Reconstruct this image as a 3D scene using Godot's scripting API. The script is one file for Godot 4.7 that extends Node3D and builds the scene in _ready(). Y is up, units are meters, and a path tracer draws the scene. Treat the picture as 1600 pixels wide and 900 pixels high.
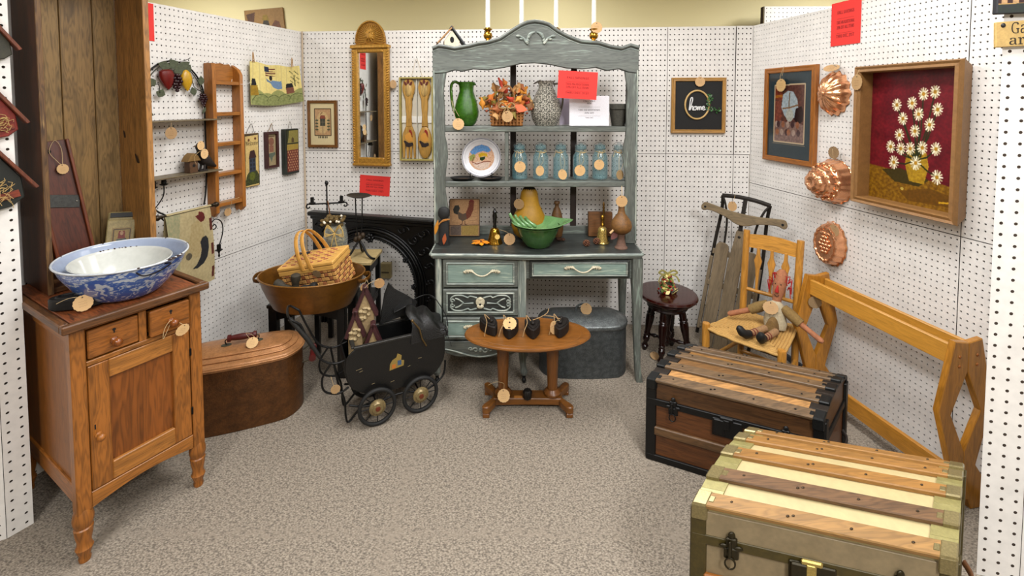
extends Node3D
# An antique-mall booth: three pegboard walls, a painted hutch and old household things.

func _ready() -> void:
	set_camera_and_light()
	make_noise()
	build_room()
	build_washstand_corner()
	build_left_wall()
	build_back_wall()
	build_hutch()
	build_hutch_things()
	build_left_floor()
	build_centre_floor()
	build_right_floor()
	build_right_wall()

func set_camera_and_light() -> void:
	var cam := Camera3D.new()
	cam.name = "camera"
	cam.projection = Camera3D.PROJECTION_FRUSTUM
	cam.near = 0.05
	cam.far = 60.0
	cam.size = 900.0 / 720.0 * 0.05
	cam.frustum_offset = Vector2(0, -259.0 / 720.0 * 0.05)
	cam.position = Vector3(0, 1.7, 0)
	cam.rotation_degrees.x = -2.7
	add_child(cam)
	cam.current = true
	var we := WorldEnvironment.new()
	we.name = "world"
	var e := Environment.new()
	e.background_mode = Environment.BG_COLOR
	e.background_color = Color(0.05, 0.05, 0.05)
	e.tonemap_mode = Environment.TONE_MAPPER_LINEAR
	e.tonemap_exposure = 1.0
	e.sdfgi_enabled = true
	e.ssao_enabled = true
	e.ssil_enabled = true
	we.environment = e
	add_child(we)
	# fluorescent ceiling panels of the shop: [x, z, energy]
	for p in [[-0.55, -2.15, 0.5, "over the left of the booth floor"], [0.9, -1.3, 0.72, "over the right of the booth floor"], [-1.2, 0.9, 1.0, "behind the viewer on the left"], [1.3, 0.9, 1.5, "behind the viewer on the right"], [-3.0, -3.4, 0.6, "beyond the left partition"], [3.2, -3.4, 0.75, "beyond the right partition"], [0.4, -3.7, 0.2, "beyond the back partition"]]:
		ceiling_panel(Vector3(p[0], 2.985, p[1]), p[2], p[3])

func ceiling_panel(at: Vector3, k: float, place: String) -> void:
	var t := thing("ceiling_light", "white ceiling light panel " + place, "light", at, 0.0, "ceiling light panels")
	var m := MB.new()
	m.box(Vector3(0, 0, 0), Vector3(0.56, 0.012, 1.16), 0.002)
	var em := StandardMaterial3D.new()
	em.albedo_color = Color(0.9, 0.9, 0.88)
	em.emission_enabled = true
	em.emission = Color(0.985, 0.985, 0.985)
	em.emission_energy_multiplier = 1.2
	obj("diffuser", m, em, t)
	m = MB.new()
	for s in [-1, 1]:
		m.box(Vector3(s * 0.295, 0, 0), Vector3(0.03, 0.02, 1.22), 0.002)
		m.box(Vector3(0, 0, s * 0.595), Vector3(0.56, 0.02, 0.03), 0.002)
	obj("rim", m, pm(Color(0.85, 0.85, 0.83), 0.5), t)
	var l := AreaLight3D.new()
	l.name = "panel_light"
	l.area_size = Vector2(0.56, 1.16)
	l.light_color = Color(0.985, 0.985, 0.985)
	l.light_energy = LIGHT * k
	l.shadow_enabled = true
	l.area_range = 12.0
	l.area_attenuation = 2.0
	l.position = Vector3(0, -0.012, 0)
	l.rotation_degrees.x = -90
	t.add_child(l)

const LIGHT := 8.6

# ---------------------------------------------------------------- mesh builder
class MB:
	var v := PackedVector3Array()
	var n := PackedVector3Array()
	var u := PackedVector2Array()
	var x := Transform3D.IDENTITY
	var xn := Basis.IDENTITY

	func at(p := Vector3.ZERO, rot := Vector3.ZERO, sc := Vector3.ONE) -> MB:
		x = Transform3D(Basis.from_euler(rot * (PI / 180.0)).scaled_local(sc), p)
		xn = x.basis.inverse().transposed()
		return self

	func put(t: Transform3D) -> MB:
		x = t
		xn = x.basis.inverse().transposed()
		return self

	func tri(a: Vector3, b: Vector3, c: Vector3, na: Vector3, nb: Vector3, nc: Vector3, ua := Vector2.ZERO, ub := Vector2.ZERO, uc := Vector2.ZERO) -> void:
		a = x * a
		b = x * b
		c = x * c
		na = xn * na
		nb = xn * nb
		nc = xn * nc
		v.append(a)
		n.append(na.normalized())
		u.append(ua)
		if (b - a).cross(c - a).dot(na + nb + nc) > 0.0:
			v.append(c)
			v.append(b)
			n.append(nc.normalized())
			n.append(nb.normalized())
			u.append(uc)
			u.append(ub)
		else:
			v.append(b)
			v.append(c)
			n.append(nb.normalized())
			n.append(nc.normalized())
			u.append(ub)
			u.append(uc)

	func ftri(a: Vector3, b: Vector3, c: Vector3, out: Vector3) -> void:
		var g := (b - a).cross(c - a).normalized()
		if g.dot(out) < 0.0:
			g = -g
		tri(a, b, c, g, g, g)

	func quad(a: Vector3, b: Vector3, c: Vector3, d: Vector3, out := Vector3.ZERO) -> void:
		var g := (c - a).cross(d - b).normalized()
		if g.dot(out) < 0.0:
			g = -g
		tri(a, b, c, g, g, g, Vector2(0, 1), Vector2(1, 1), Vector2(1, 0))
		tri(a, c, d, g, g, g, Vector2(0, 1), Vector2(1, 0), Vector2(0, 0))

	# a flat picture face, w by h, centred at c, looking along +z
	func face(c: Vector3, w: float, h: float) -> void:
		var a := Vector3(w * 0.5, 0, 0)
		var b := Vector3(0, h * 0.5, 0)
		quad(c - a - b, c + a - b, c + a + b, c - a + b, Vector3(0, 0, 1))

	func box(c: Vector3, s: Vector3, b := 0.0025) -> void:
		var h := s * 0.5
		b = minf(b, minf(h.x, minf(h.y, h.z)) * 0.7)
		for ax in 3:
			var i := (ax + 1) % 3
			var j := (ax + 2) % 3
			for sg in [-1.0, 1.0]:
				var q := []
				for st in [[-1, -1], [1, -1], [1, 1], [-1, 1]]:
					var p := Vector3.ZERO
					p[ax] = sg * h[ax]
					p[i] = st[0] * (h[i] - b)
					p[j] = st[1] * (h[j] - b)
					q.append(c + p)
				var o := Vector3.ZERO
				o[ax] = sg
				quad(q[0], q[1], q[2], q[3], o)
			for s1 in [-1.0, 1.0]:
				for s2 in [-1.0, 1.0]:
					var q2 := []
					for e in [[-1, 0], [1, 0], [1, 1], [-1, 1]]:
						var p2 := Vector3.ZERO
						p2[ax] = e[0] * (h[ax] - b)
						p2[i] = s1 * (h[i] - (0.0 if e[1] == 0 else b))
						p2[j] = s2 * (h[j] - (b if e[1] == 0 else 0.0))
						q2.append(c + p2)
					var o2 := Vector3.ZERO
					o2[i] = s1
					o2[j] = s2
					quad(q2[0], q2[1], q2[2], q2[3], o2)
		for sx in [-1.0, 1.0]:
			for sy in [-1.0, 1.0]:
				for sz in [-1.0, 1.0]:
					var k := Vector3(sx, sy, sz)
					ftri(c + k * Vector3(h.x, h.y - b, h.z - b), c + k * Vector3(h.x - b, h.y, h.z - b), c + k * Vector3(h.x - b, h.y - b, h.z), k)

	# a bar of rectangular section from p to q; up gives the side that is h thick
	func bar(p: Vector3, q: Vector3, w: float, h: float, up := Vector3.UP, b := 0.002) -> void:
		var keep := x
		var f := (q - p).normalized()
		var s := f.cross(up).normalized()
		var t := s.cross(f).normalized()
		put(keep * Transform3D(Basis(s, t, -f), (p + q) * 0.5))
		box(Vector3.ZERO, Vector3(w, h, p.distance_to(q)), b)
		put(keep)

	func rings(rs: Array, closed_ring := true, caps := true, closed_way := false, uv := true) -> void:
		var m: int = rs.size()
		var k: int = rs[0].size()
		var ns := []
		for i in m:
			var row := PackedVector3Array()
			for j in k:
				var i0 := i - 1
				var i1 := i + 1
				if closed_way:
					i0 = (i0 + m) % m
					i1 = i1 % m
				else:
					i0 = maxi(i0, 0)
					i1 = mini(i1, m - 1)
				var j0 := (j - 1 + k) % k if closed_ring else maxi(j - 1, 0)
				var j1 := (j + 1) % k if closed_ring else mini(j + 1, k - 1)
				var a: Vector3 = rs[i1][j] - rs[i0][j]
				var b: Vector3 = rs[i][j1] - rs[i][j0]
				var g := b.cross(a)
				if g.length_squared() < 1e-16:
					g = (rs[i][j] - centre(rs[i])) if closed_ring else Vector3.UP
					if g.length_squared() < 1e-14:
						g = (rs[i][j] - centre(rs[i1 if i == 0 else i0]))
				row.append(g.normalized())
			ns.append(row)
		if closed_ring and not closed_way:   # outward check
			var mid: int = m >> 1
			var c0 := centre(rs[mid])
			var s := 0.0
			for j in k:
				s += ns[mid][j].dot(rs[mid][j] - c0)
			if s < 0.0:
				for i in m:
					for j in k:
						ns[i][j] = -ns[i][j]
		var last := m if closed_way else m - 1
		for i in last:
			var i2 := (i + 1) % m
			for j in (k if closed_ring else k - 1):
				var j2 := (j + 1) % k
				var ua := Vector2(float(j) / k, float(i) / (m - 1))
				var ub := Vector2(float(j + 1) / k, float(i) / (m - 1))
				var uc := Vector2(float(j + 1) / k, float(i + 1) / (m - 1))
				var ud := Vector2(float(j) / k, float(i + 1) / (m - 1))
				tri(rs[i][j], rs[i][j2], rs[i2][j2], ns[i][j], ns[i][j2], ns[i2][j2], ua, ub, uc)
				tri(rs[i][j], rs[i2][j2], rs[i2][j], ns[i][j], ns[i2][j2], ns[i2][j], ua, uc, ud)
		if caps and closed_ring and not closed_way:
			cap(rs[0], centre(rs[0]) - centre(rs[1]))
			cap(rs[m - 1], centre(rs[m - 1]) - centre(rs[m - 2]))

	func cap(r: PackedVector3Array, out: Vector3) -> void:
		var c := centre(r)
		if r[0].distance_to(c) < 1e-5:
			return
		for j in r.size():
			ftri(c, r[j], r[(j + 1) % r.size()], out)

	func centre(r: PackedVector3Array) -> Vector3:
		var c := Vector3.ZERO
		for p in r:
			c += p
		return c / r.size()

	func tube(pts: Array, r, sides := 7, closed := false, flat := 1.0) -> void:
		var m := pts.size()
		var rs := []
		var nrm := Vector3.ZERO
		for i in m:
			var t: Vector3
			if closed:
				t = pts[(i + 1) % m] - pts[(i - 1 + m) % m]
			else:
				t = pts[mini(i + 1, m - 1)] - pts[maxi(i - 1, 0)]
			t = t.normalized()
			if i == 0:
				nrm = t.cross(Vector3.UP if absf(t.y) < 0.9 else Vector3.RIGHT).normalized()
			else:
				nrm = (nrm - t * nrm.dot(t)).normalized()
			var bn := t.cross(nrm)
			var rr: float = r[i] if r is Array else r
			var row := PackedVector3Array()
			for j in sides:
				var a := TAU * j / sides
				row.append(pts[i] + (nrm * cos(a) * flat + bn * sin(a)) * rr)
			rs.append(row)
		rings(rs, true, true, closed)

	# turned profile: [r, y] pairs round the y axis; sharp corners stay sharp
	func lathe(prof: Array, sides := 24, sx := 1.0, sz := 1.0, flute := 0.0, lobes := 0) -> void:
		var groups := [[prof[0]]]
		for i in range(1, prof.size()):
			var g: Array = groups[-1]
			g.append(prof[i])
			if i < prof.size() - 1:
				var a := Vector2(prof[i][0] - prof[i - 1][0], prof[i][1] - prof[i - 1][1])
				var b := Vector2(prof[i + 1][0] - prof[i][0], prof[i + 1][1] - prof[i][1])
				if absf(a.angle_to(b)) > 0.75:
					groups.append([prof[i]])
		var total := float(prof.size() - 1)
		var done := 0
		for g in groups:
			var k: int = g.size()
			for i in k - 1:
				for j in sides:
					var q := []
					for e in [[i, j], [i, j + 1], [i + 1, j + 1], [i + 1, j]]:
						var ii: int = e[0]
						var d := Vector2(g[mini(ii + 1, k - 1)][0] - g[maxi(ii - 1, 0)][0], g[mini(ii + 1, k - 1)][1] - g[maxi(ii - 1, 0)][1])
						var an: float = TAU * e[1] / sides
						var rr: float = g[ii][0]
						if lobes > 0:
							rr *= 1.0 + flute * cos(an * lobes)
						var pnt := Vector3(cos(an) * rr * sx, g[ii][1], sin(an) * rr * sz)
						var nn := Vector3(cos(an) * d.y / sx, -d.x, sin(an) * d.y / sz)
						if lobes > 0:
							var dd := flute * lobes * sin(an * lobes)
							nn += Vector3(-sin(an), 0, cos(an)) * dd * d.y
						q.append([pnt, nn.normalized(), Vector2(float(e[1]) / sides, (done + ii) / total)])
					tri2(q[0], q[1], q[2])
					tri2(q[0], q[2], q[3])
			done += k - 1

	func tri2(a: Array, b: Array, c: Array) -> void:
		if (a[0] - b[0]).length_squared() < 1e-14 or (b[0] - c[0]).length_squared() < 1e-14 or (a[0] - c[0]).length_squared() < 1e-14:
			return
		tri(a[0], b[0], c[0], a[1], b[1], c[1], a[2], b[2], c[2])

	func ball(c: Vector3, r: Vector3, nu := 14, nv := 9) -> void:
		for i in nv:
			for j in nu:
				var q := []
				for e in [[i, j], [i, j + 1], [i + 1, j + 1], [i + 1, j]]:
					var th: float = PI * e[0] / nv
					var ph: float = TAU * e[1] / nu
					var d := Vector3(sin(th) * cos(ph), cos(th), sin(th) * sin(ph))
					q.append([c + d * r, (d / r).normalized(), Vector2(float(e[1]) / nu, float(e[0]) / nv)])
				tri2(q[0], q[1], q[2])
				tri2(q[0], q[2], q[3])

	# a flat outline in xy, from z0 to z1, edges rounded by bevel b
	func prism(poly: PackedVector2Array, z0: float, z1: float, b := 0.0015) -> void:
		var idx := Geometry2D.triangulate_polygon(poly)
		var k := poly.size()
		var area := 0.0
		for i in k:
			area += poly[i].cross(poly[(i + 1) % k])
		var sgn := 1.0 if area > 0 else -1.0
		var en := []
		for i in k:
			var d := (poly[(i + 1) % k] - poly[i]).normalized()
			en.append(Vector2(d.y, -d.x) * sgn)
		var vn := []
		var ins := PackedVector2Array()
		b = minf(b, absf(z1 - z0) * 0.4)
		for i in k:
			var a: Vector2 = en[(i - 1 + k) % k]
			var c: Vector2 = en[i]
			var mm := (a + c)
			mm = mm / maxf(mm.length_squared() * 0.5, 0.4)
			ins.append(poly[i] - mm * b)
			if a.dot(c) > 0.75:
				vn.append([(a + c).normalized(), (a + c).normalized()])
			else:
				vn.append([a, c])
		for t in range(0, idx.size(), 3):
			var a3 := idx[t]
			var b3 := idx[t + 1]
			var c3 := idx[t + 2]
			ftri(Vector3(ins[a3].x, ins[a3].y, z1), Vector3(ins[b3].x, ins[b3].y, z1), Vector3(ins[c3].x, ins[c3].y, z1), Vector3(0, 0, z1 - z0))
			ftri(Vector3(ins[a3].x, ins[a3].y, z0), Vector3(ins[b3].x, ins[b3].y, z0), Vector3(ins[c3].x, ins[c3].y, z0), Vector3(0, 0, z0 - z1))
		var sz := signf(z1 - z0)
		for i in k:
			var i2 := (i + 1) % k
			var na2: Vector2 = vn[i][1]
			var nb2: Vector2 = vn[i2][0]
			var na := Vector3(na2.x, na2.y, 0)
			var nb := Vector3(nb2.x, nb2.y, 0)
			var p := poly[i]
			var q := poly[i2]
			var a0 := Vector3(p.x, p.y, z0 + b * sz)
			var a1 := Vector3(p.x, p.y, z1 - b * sz)
			var b0 := Vector3(q.x, q.y, z0 + b * sz)
			var b1 := Vector3(q.x, q.y, z1 - b * sz)
			tri(a0, b0, b1, na, nb, nb)
			tri(a0, b1, a1, na, nb, na)
			if b > 0.0:
				var f := Vector3(0, 0, sz)
				var i0 := Vector3(ins[i].x, ins[i].y, z1)
				var i1 := Vector3(ins[i2].x, ins[i2].y, z1)
				tri(a1, b1, i1, na + f, nb + f, nb + f)
				tri(a1, i1, i0, na + f, nb + f, na + f)
				i0.z = z0
				i1.z = z0
				tri(a0, b0, i1, na - f, nb - f, nb - f)
				tri(a0, i1, i0, na - f, nb - f, na - f)

	# a smooth sheet fn(u, v) -> Vector3 with thickness th towards its back
	func sheet(fn: Callable, nu: int, nv: int, th := 0.0, side := Vector3(0, 0, 1)) -> void:
		var rs := []
		for i in nu + 1:
			var row := PackedVector3Array()
			for j in nv + 1:
				row.append(fn.call(float(i) / nu, float(j) / nv))
			rs.append(row)
		var ns := []
		for i in nu + 1:
			var row := PackedVector3Array()
			for j in nv + 1:
				var a: Vector3 = rs[mini(i + 1, nu)][j] - rs[maxi(i - 1, 0)][j]
				var b: Vector3 = rs[i][mini(j + 1, nv)] - rs[i][maxi(j - 1, 0)]
				row.append(a.cross(b).normalized())
			ns.append(row)
		var mid: Vector3 = ns[nu >> 1][nv >> 1]
		var s := -1.0 if mid.dot(side) < 0.0 else 1.0
		for i in nu:
			for j in nv:
				var q := []
				var w := []
				for e in [[i, j], [i + 1, j], [i + 1, j + 1], [i, j + 1]]:
					var p: Vector3 = rs[e[0]][e[1]]
					var nn: Vector3 = ns[e[0]][e[1]] * s
					var uv := Vector2(float(e[0]) / nu, 1.0 - float(e[1]) / nv)
					q.append([p, nn, uv])
					w.append([p - nn * th, -nn, uv])
				tri2(q[0], q[1], q[2])
				tri2(q[0], q[2], q[3])
				if th > 0.0:
					tri2(w[0], w[1], w[2])
					tri2(w[0], w[2], w[3])
					if i == 0: quad(q[0][0], q[3][0], w[3][0], w[0][0])
					if i == nu - 1: quad(q[1][0], q[2][0], w[2][0], w[1][0])
					if j == 0: quad(q[0][0], q[1][0], w[1][0], w[0][0])
					if j == nv - 1: quad(q[3][0], q[2][0], w[2][0], w[3][0])

	func mesh() -> ArrayMesh:
		var a := []
		a.resize(Mesh.ARRAY_MAX)
		a[Mesh.ARRAY_VERTEX] = v
		a[Mesh.ARRAY_NORMAL] = n
		a[Mesh.ARRAY_TEX_UV] = u
		var r := ArrayMesh.new()
		r.add_surface_from_arrays(Mesh.PRIMITIVE_TRIANGLES, a)
		return r

# ---------------------------------------------------------------- objects
var taken := {}

func numbered(called: String) -> String:
	var k: int = taken.get(called, 0)
	taken[called] = k + 1
	return called if k == 0 else "%s_%03d" % [called, k]

func tag(o: Node3D, label: String, category := "", group := "", kind := "") -> void:
	if label: o.set_meta("label", label)
	if category: o.set_meta("category", category)
	if group: o.set_meta("group", group)
	if kind: o.set_meta("kind", kind)

func thing(called: String, label: String, category: String, at := Vector3.ZERO, yaw := 0.0, group := "") -> Node3D:
	var o := Node3D.new()
	o.name = numbered(called)
	add_child(o)
	o.position = at
	o.rotation.y = yaw
	tag(o, label, category, group)
	return o

func obj(called: String, m: MB, material: Material, parent: Node3D = null, label := "") -> MeshInstance3D:
	var o := MeshInstance3D.new()
	o.mesh = m.mesh()
	o.material_override = material
	if parent == null:
		o.name = numbered(called)
		add_child(o)
	else:
		o.name = called
		parent.add_child(o, true)
	if label: o.set_meta("label", label)
	return o

func structure(called: String, m: MB, material: Material, label: String) -> MeshInstance3D:
	var o := obj(called, m, material)
	tag(o, label, "", "", "structure")
	return o

# the same mesh under another place
func again(o: MeshInstance3D, parent: Node3D, t: Transform3D) -> MeshInstance3D:
	var c := MeshInstance3D.new()
	c.mesh = o.mesh
	c.material_override = o.material_override
	c.name = str(o.name).rstrip("0123456789")
	parent.add_child(c, true)
	c.transform = t
	return c

# smooth line through points
func cr(p: Array, k := 6, closed := false) -> Array:
	var out := []
	var m := p.size()
	for i in (m if closed else m - 1):
		var a = p[(i - 1 + m) % m] if closed else p[maxi(i - 1, 0)]
		var b = p[i]
		var c = p[(i + 1) % m]
		var d = p[(i + 2) % m] if closed else p[mini(i + 2, m - 1)]
		for j in k:
			var t := float(j) / k
			out.append(((b * 2.0) + (c - a) * t + (a * 2.0 - b * 5.0 + c * 4.0 - d) * t * t + (b * 3.0 - a - c * 3.0 + d) * t * t * t) * 0.5)
	if not closed:
		out.append(p[m - 1])
	return out

func v2(a: Array) -> Array:
	var r := []
	for i in range(0, a.size(), 2):
		r.append(Vector2(a[i], a[i + 1]))
	return r

func v3(a: Array) -> Array:
	var r := []
	for i in range(0, a.size(), 3):
		r.append(Vector3(a[i], a[i + 1], a[i + 2]))
	return r

func poly(a: Array) -> PackedVector2Array:
	return PackedVector2Array(a)

# ---------------------------------------------------------------- materials
var made := {}
var fine := PackedByteArray()
var broad := PackedByteArray()
var cells := PackedByteArray()
const TS := 256

func noise_bytes(kind: int, freq: float, oct: int, sd: int, size := TS) -> PackedByteArray:
	var f := FastNoiseLite.new()
	f.noise_type = kind
	f.frequency = freq
	f.fractal_octaves = oct
	f.fractal_type = FastNoiseLite.FRACTAL_FBM
	f.seed = sd
	var im := f.get_seamless_image(size, size, false, false, 0.15, true)
	im.convert(Image.FORMAT_L8)
	return im.get_data()

func make_noise() -> void:
	fine = noise_bytes(FastNoiseLite.TYPE_SIMPLEX_SMOOTH, 0.06, 4, 3)
	broad = noise_bytes(FastNoiseLite.TYPE_SIMPLEX_SMOOTH, 0.016, 3, 8)
	cells = noise_bytes(FastNoiseLite.TYPE_CELLULAR, 0.07, 1, 5)

func tex(fn: Callable, w := TS, h := TS) -> ImageTexture:
	var im := Image.create(w, h, false, Image.FORMAT_RGB8)
	for y in h:
		for x in w:
			im.set_pixel(x, y, fn.call(x, y))
	return ImageTexture.create_from_image(im)

func nb(b: PackedByteArray, x: int, y: int) -> float:
	return b[(y & 255) * TS + (x & 255)] / 255.0

func pm(c: Color, rough := 0.6, metal := 0.0) -> StandardMaterial3D:
	var key := "p%s %s %s" % [c.to_html(), rough, metal]
	if not made.has(key):
		var m := StandardMaterial3D.new()
		m.albedo_color = c
		m.roughness = rough
		m.metallic = metal
		made[key] = m
	return made[key]

func tri_mat(key: String, t: Texture2D, scale: Vector3, rough: float, metal := 0.0) -> StandardMaterial3D:
	var m := StandardMaterial3D.new()
	m.albedo_texture = t
	m.uv1_triplanar = true
	m.uv1_scale = scale
	m.uv1_triplanar_sharpness = 6.0
	m.roughness = rough
	m.metallic = metal
	made[key] = m
	return m

# how much darker the second colour is than the first, in steps; -1 where their hues differ too much to share a pattern
func step_between(c1: Color, c2: Color) -> float:
	var a := c1.srgb_to_linear()
	var b := c2.srgb_to_linear()
	var r := [b.r / maxf(a.r, 0.004), b.g / maxf(a.g, 0.004), b.b / maxf(a.b, 0.004)]
	if r.max() > 1.001 or r.max() - r.min() > 0.42:
		return -1.0
	return clampf(roundf((r[0] + r[1] * 2.0 + r[2]) / 4.0 * 6.0) / 6.0, 0.05, 1.0)

func grey(l: float) -> Color:
	return Color(l, l, l).linear_to_srgb()

# wood of two colours with its grain along axis 0, 1 or 2
func wood(light: Color, dark: Color, axis := 1, rough := 0.45, wear := 0.0, worn := Color(0.8, 0.76, 0.66), scale := 1.0) -> StandardMaterial3D:
	var key := "w%s%s%s%s %d %s %s" % [light.to_html(), dark.to_html(), wear, worn.to_html(), axis, rough, scale]
	if made.has(key):
		return made[key]
	var step := step_between(light, dark) if wear == 0.0 else -1.0
	if wear == 0.0 and step < 0.0:
		step = 0.35
	var base := "wood %s" % step if step >= 0.0 else "w%s%s%s%s" % [light.to_html(), dark.to_html(), wear, worn.to_html()]
	if not made.has(base):
		var c1 := light if step < 0.0 else Color.WHITE
		var c2 := dark if step < 0.0 else grey(step)
		made[base] = tex(func(x, y):
			var a := nb(fine, x, y)
			var b := nb(broad, x, y)
			var r := 0.5 + 0.5 * sin(b * 30.0 + a * 4.0)
			var c := c1.lerp(c2, clampf(0.42 * r * r + 0.55 * (a - 0.3) + 0.6 * (b - 0.45), 0.0, 1.0))
			if wear > 0.0:
				var w := clampf((nb(fine, x + 90, y + 40) * 0.6 + nb(broad, x + 30, y + 160) * 0.6 - (1.0 - wear)) * 5.0, 0.0, 1.0)
				c = c.lerp(worn, w)
			return c)
	var s := Vector3(5.0, 5.0, 5.0) * scale
	s[axis] = 0.55 * scale
	var m := tri_mat(key, made[base], s, rough)
	if step >= 0.0:
		m.albedo_color = light
	return m

# mottled surface of two colours; mode 0 soft clouds, 1 hard patches, 2 speckle
func mottle(c1: Color, c2: Color, scale := 4.0, rough := 0.6, metal := 0.0, mode := 0, bump := 0.0) -> StandardMaterial3D:
	var key := "m%s%s%s%s%s%d%s" % [c1.to_html(), c2.to_html(), scale, rough, metal, mode, bump]
	if made.has(key):
		return made[key]
	if c2.get_luminance() > c1.get_luminance():
		var c3 := c1
		c1 = c2
		c2 = c3
	var step := step_between(c1, c2)
	var base := "mottle %d %s" % [mode, step] if step >= 0.0 else key + "t"
	if not made.has(base):
		var k1 := c1 if step < 0.0 else Color.WHITE
		var k2 := c2 if step < 0.0 else grey(step)
		made[base] = tex(func(x, y):
			var k := nb(broad, x, y) * 0.6 + nb(fine, x, y) * 0.5 - 0.05
			if mode == 1:
				k = clampf((nb(broad, x * 2, y * 2) * 0.7 + nb(fine, x, y) * 0.5 - 0.6) * 9.0 + 0.5, 0.0, 1.0)
			elif mode == 2:
				k = clampf((nb(fine, x * 3, y * 3) - 0.5) * 2.2 + 0.5, 0.0, 1.0)
			return k1.lerp(k2, clampf(k, 0.0, 1.0)))
	var m := tri_mat(key, made[base], Vector3.ONE * scale, rough, metal)
	if step >= 0.0:
		m.albedo_color = c1
	if bump > 0.0:
		m.normal_enabled = true
		m.normal_scale = bump
		m.normal_texture = bumps()
	return m

func bumps() -> Texture2D:
	if not made.has("bumps"):
		var im := Image.create(TS, TS, false, Image.FORMAT_L8)
		for y in TS:
			for x in TS:
				var k := nb(fine, x * 2, y * 2)
				im.set_pixel(x, y, Color(k, k, k))
		im.bump_map_to_normal_map(6.0)
		made["bumps"] = ImageTexture.create_from_image(im)
	return made["bumps"]

func glass(c: Color, a := 0.12) -> StandardMaterial3D:
	var m := pm(Color(c.r, c.g, c.b, a), 0.03)
	m.transparency = BaseMaterial3D.TRANSPARENCY_ALPHA
	return m

func picture(im: Image, rough := 0.6) -> StandardMaterial3D:
	var m := StandardMaterial3D.new()
	m.albedo_texture = ImageTexture.create_from_image(im)
	m.texture_repeat = false
	m.roughness = rough
	return m

# ---------------------------------------------------------------- flat print
func canvas(w: int, h: int, c: Color, c2: Color) -> Image:
	var im := Image.create(w, h, false, Image.FORMAT_RGB8)
	for y in h:
		for x in w:
			im.set_pixel(x, y, c.lerp(c2, clampf(nb(fine, x * 2, y * 2) * 0.7 + nb(broad, x, y) * 0.6 - 0.15, 0.0, 1.0)))
	return im

func daub(im: Image, pts: Array, c: Color, c2 := Color.TRANSPARENT) -> void:
	var pl := PackedVector2Array(v2(pts))
	var lo := pl[0]
	var hi := pl[0]
	for p in pl:
		lo = lo.min(p)
		hi = hi.max(p)
	if c2.a == 0.0:
		c2 = c.darkened(0.25)
	for y in range(maxi(int(lo.y), 0), mini(int(hi.y) + 1, im.get_height())):
		for x in range(maxi(int(lo.x), 0), mini(int(hi.x) + 1, im.get_width())):
			if Geometry2D.is_point_in_polygon(Vector2(x + 0.5, y + 0.5), pl):
				im.set_pixel(x, y, c.lerp(c2, nb(fine, x * 2, y * 2)))

func dot(im: Image, cx: float, cy: float, rx: float, ry: float, c: Color, c2 := Color.TRANSPARENT) -> void:
	var p := []
	for i in 18:
		p.append(cx + cos(TAU * i / 18) * rx)
		p.append(cy + sin(TAU * i / 18) * ry)
	daub(im, p, c, c2)

func stroke(im: Image, pts: Array, w: float, c: Color) -> void:
	var p := v2(pts)
	for i in p.size() - 1:
		var a: Vector2 = p[i]
		var b: Vector2 = p[i + 1]
		var k := int(a.distance_to(b) / 0.5) + 1
		for j in k + 1:
			var q := a.lerp(b, float(j) / k)
			for dy in range(int(-w), int(w) + 1):
				for dx in range(int(-w), int(w) + 1):
					if dx * dx + dy * dy <= w * w:
						var X := int(q.x) + dx
						var Y := int(q.y) + dy
						if X >= 0 and Y >= 0 and X < im.get_width() and Y < im.get_height():
							im.set_pixel(X, Y, c)

var fonts := {}
func words(text: String, height: float, material: Material, parent: Node3D, t: Transform3D, font := "Droid Sans", bold := false, called := "lettering", width := 0.0) -> void:
	var key := font + str(bold)
	if not fonts.has(key):
		var f := SystemFont.new()
		f.font_names = PackedStringArray([font])
		f.font_weight = 700 if bold else 400
		fonts[key] = f
	var tm := TextMesh.new()
	tm.text = text
	tm.font = fonts[key]
	tm.font_size = 32
	tm.pixel_size = height / 23.0
	tm.depth = 0.0006
	tm.curve_step = 2.0
	tm.material = material
	var o := MeshInstance3D.new()
	o.name = called
	o.mesh = tm
	parent.add_child(o, true)
	o.transform = t
	if width > 0.0:
		var w := tm.get_aabb().size.x
		if w > 0.0:
			o.transform = t * Transform3D(Basis().scaled(Vector3(width / w, 1, 1)), Vector3.ZERO)

func facing(p: Vector3, yaw: float, pitch := 0.0, roll := 0.0) -> Transform3D:
	return Transform3D(Basis.from_euler(Vector3(pitch, yaw, roll)), p)

# ---------------------------------------------------------------- price tags
var tag_mesh: Mesh
var hole_mesh: Mesh

func tag_card() -> Mesh:
	if tag_mesh == null:
		var p := PackedVector2Array()
		for i in 56:
			var a := TAU * i / 56 + PI * 0.5
			p.append(Vector2(cos(a), sin(a)) * (0.94 + 0.06 * absf(cos(a * 7.0))))
		var m := MB.new()
		m.prism(p, -0.02, 0.02, 0.008)
		tag_mesh = m.mesh()
		m = MB.new()
		m.at(Vector3(0, 0.72, 0.0), Vector3(90, 0, 0)).lathe([[0.0, -0.03], [0.09, -0.03], [0.09, 0.03], [0.0, 0.03]], 10)
		hole_mesh = m.mesh()
	return tag_mesh

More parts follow.
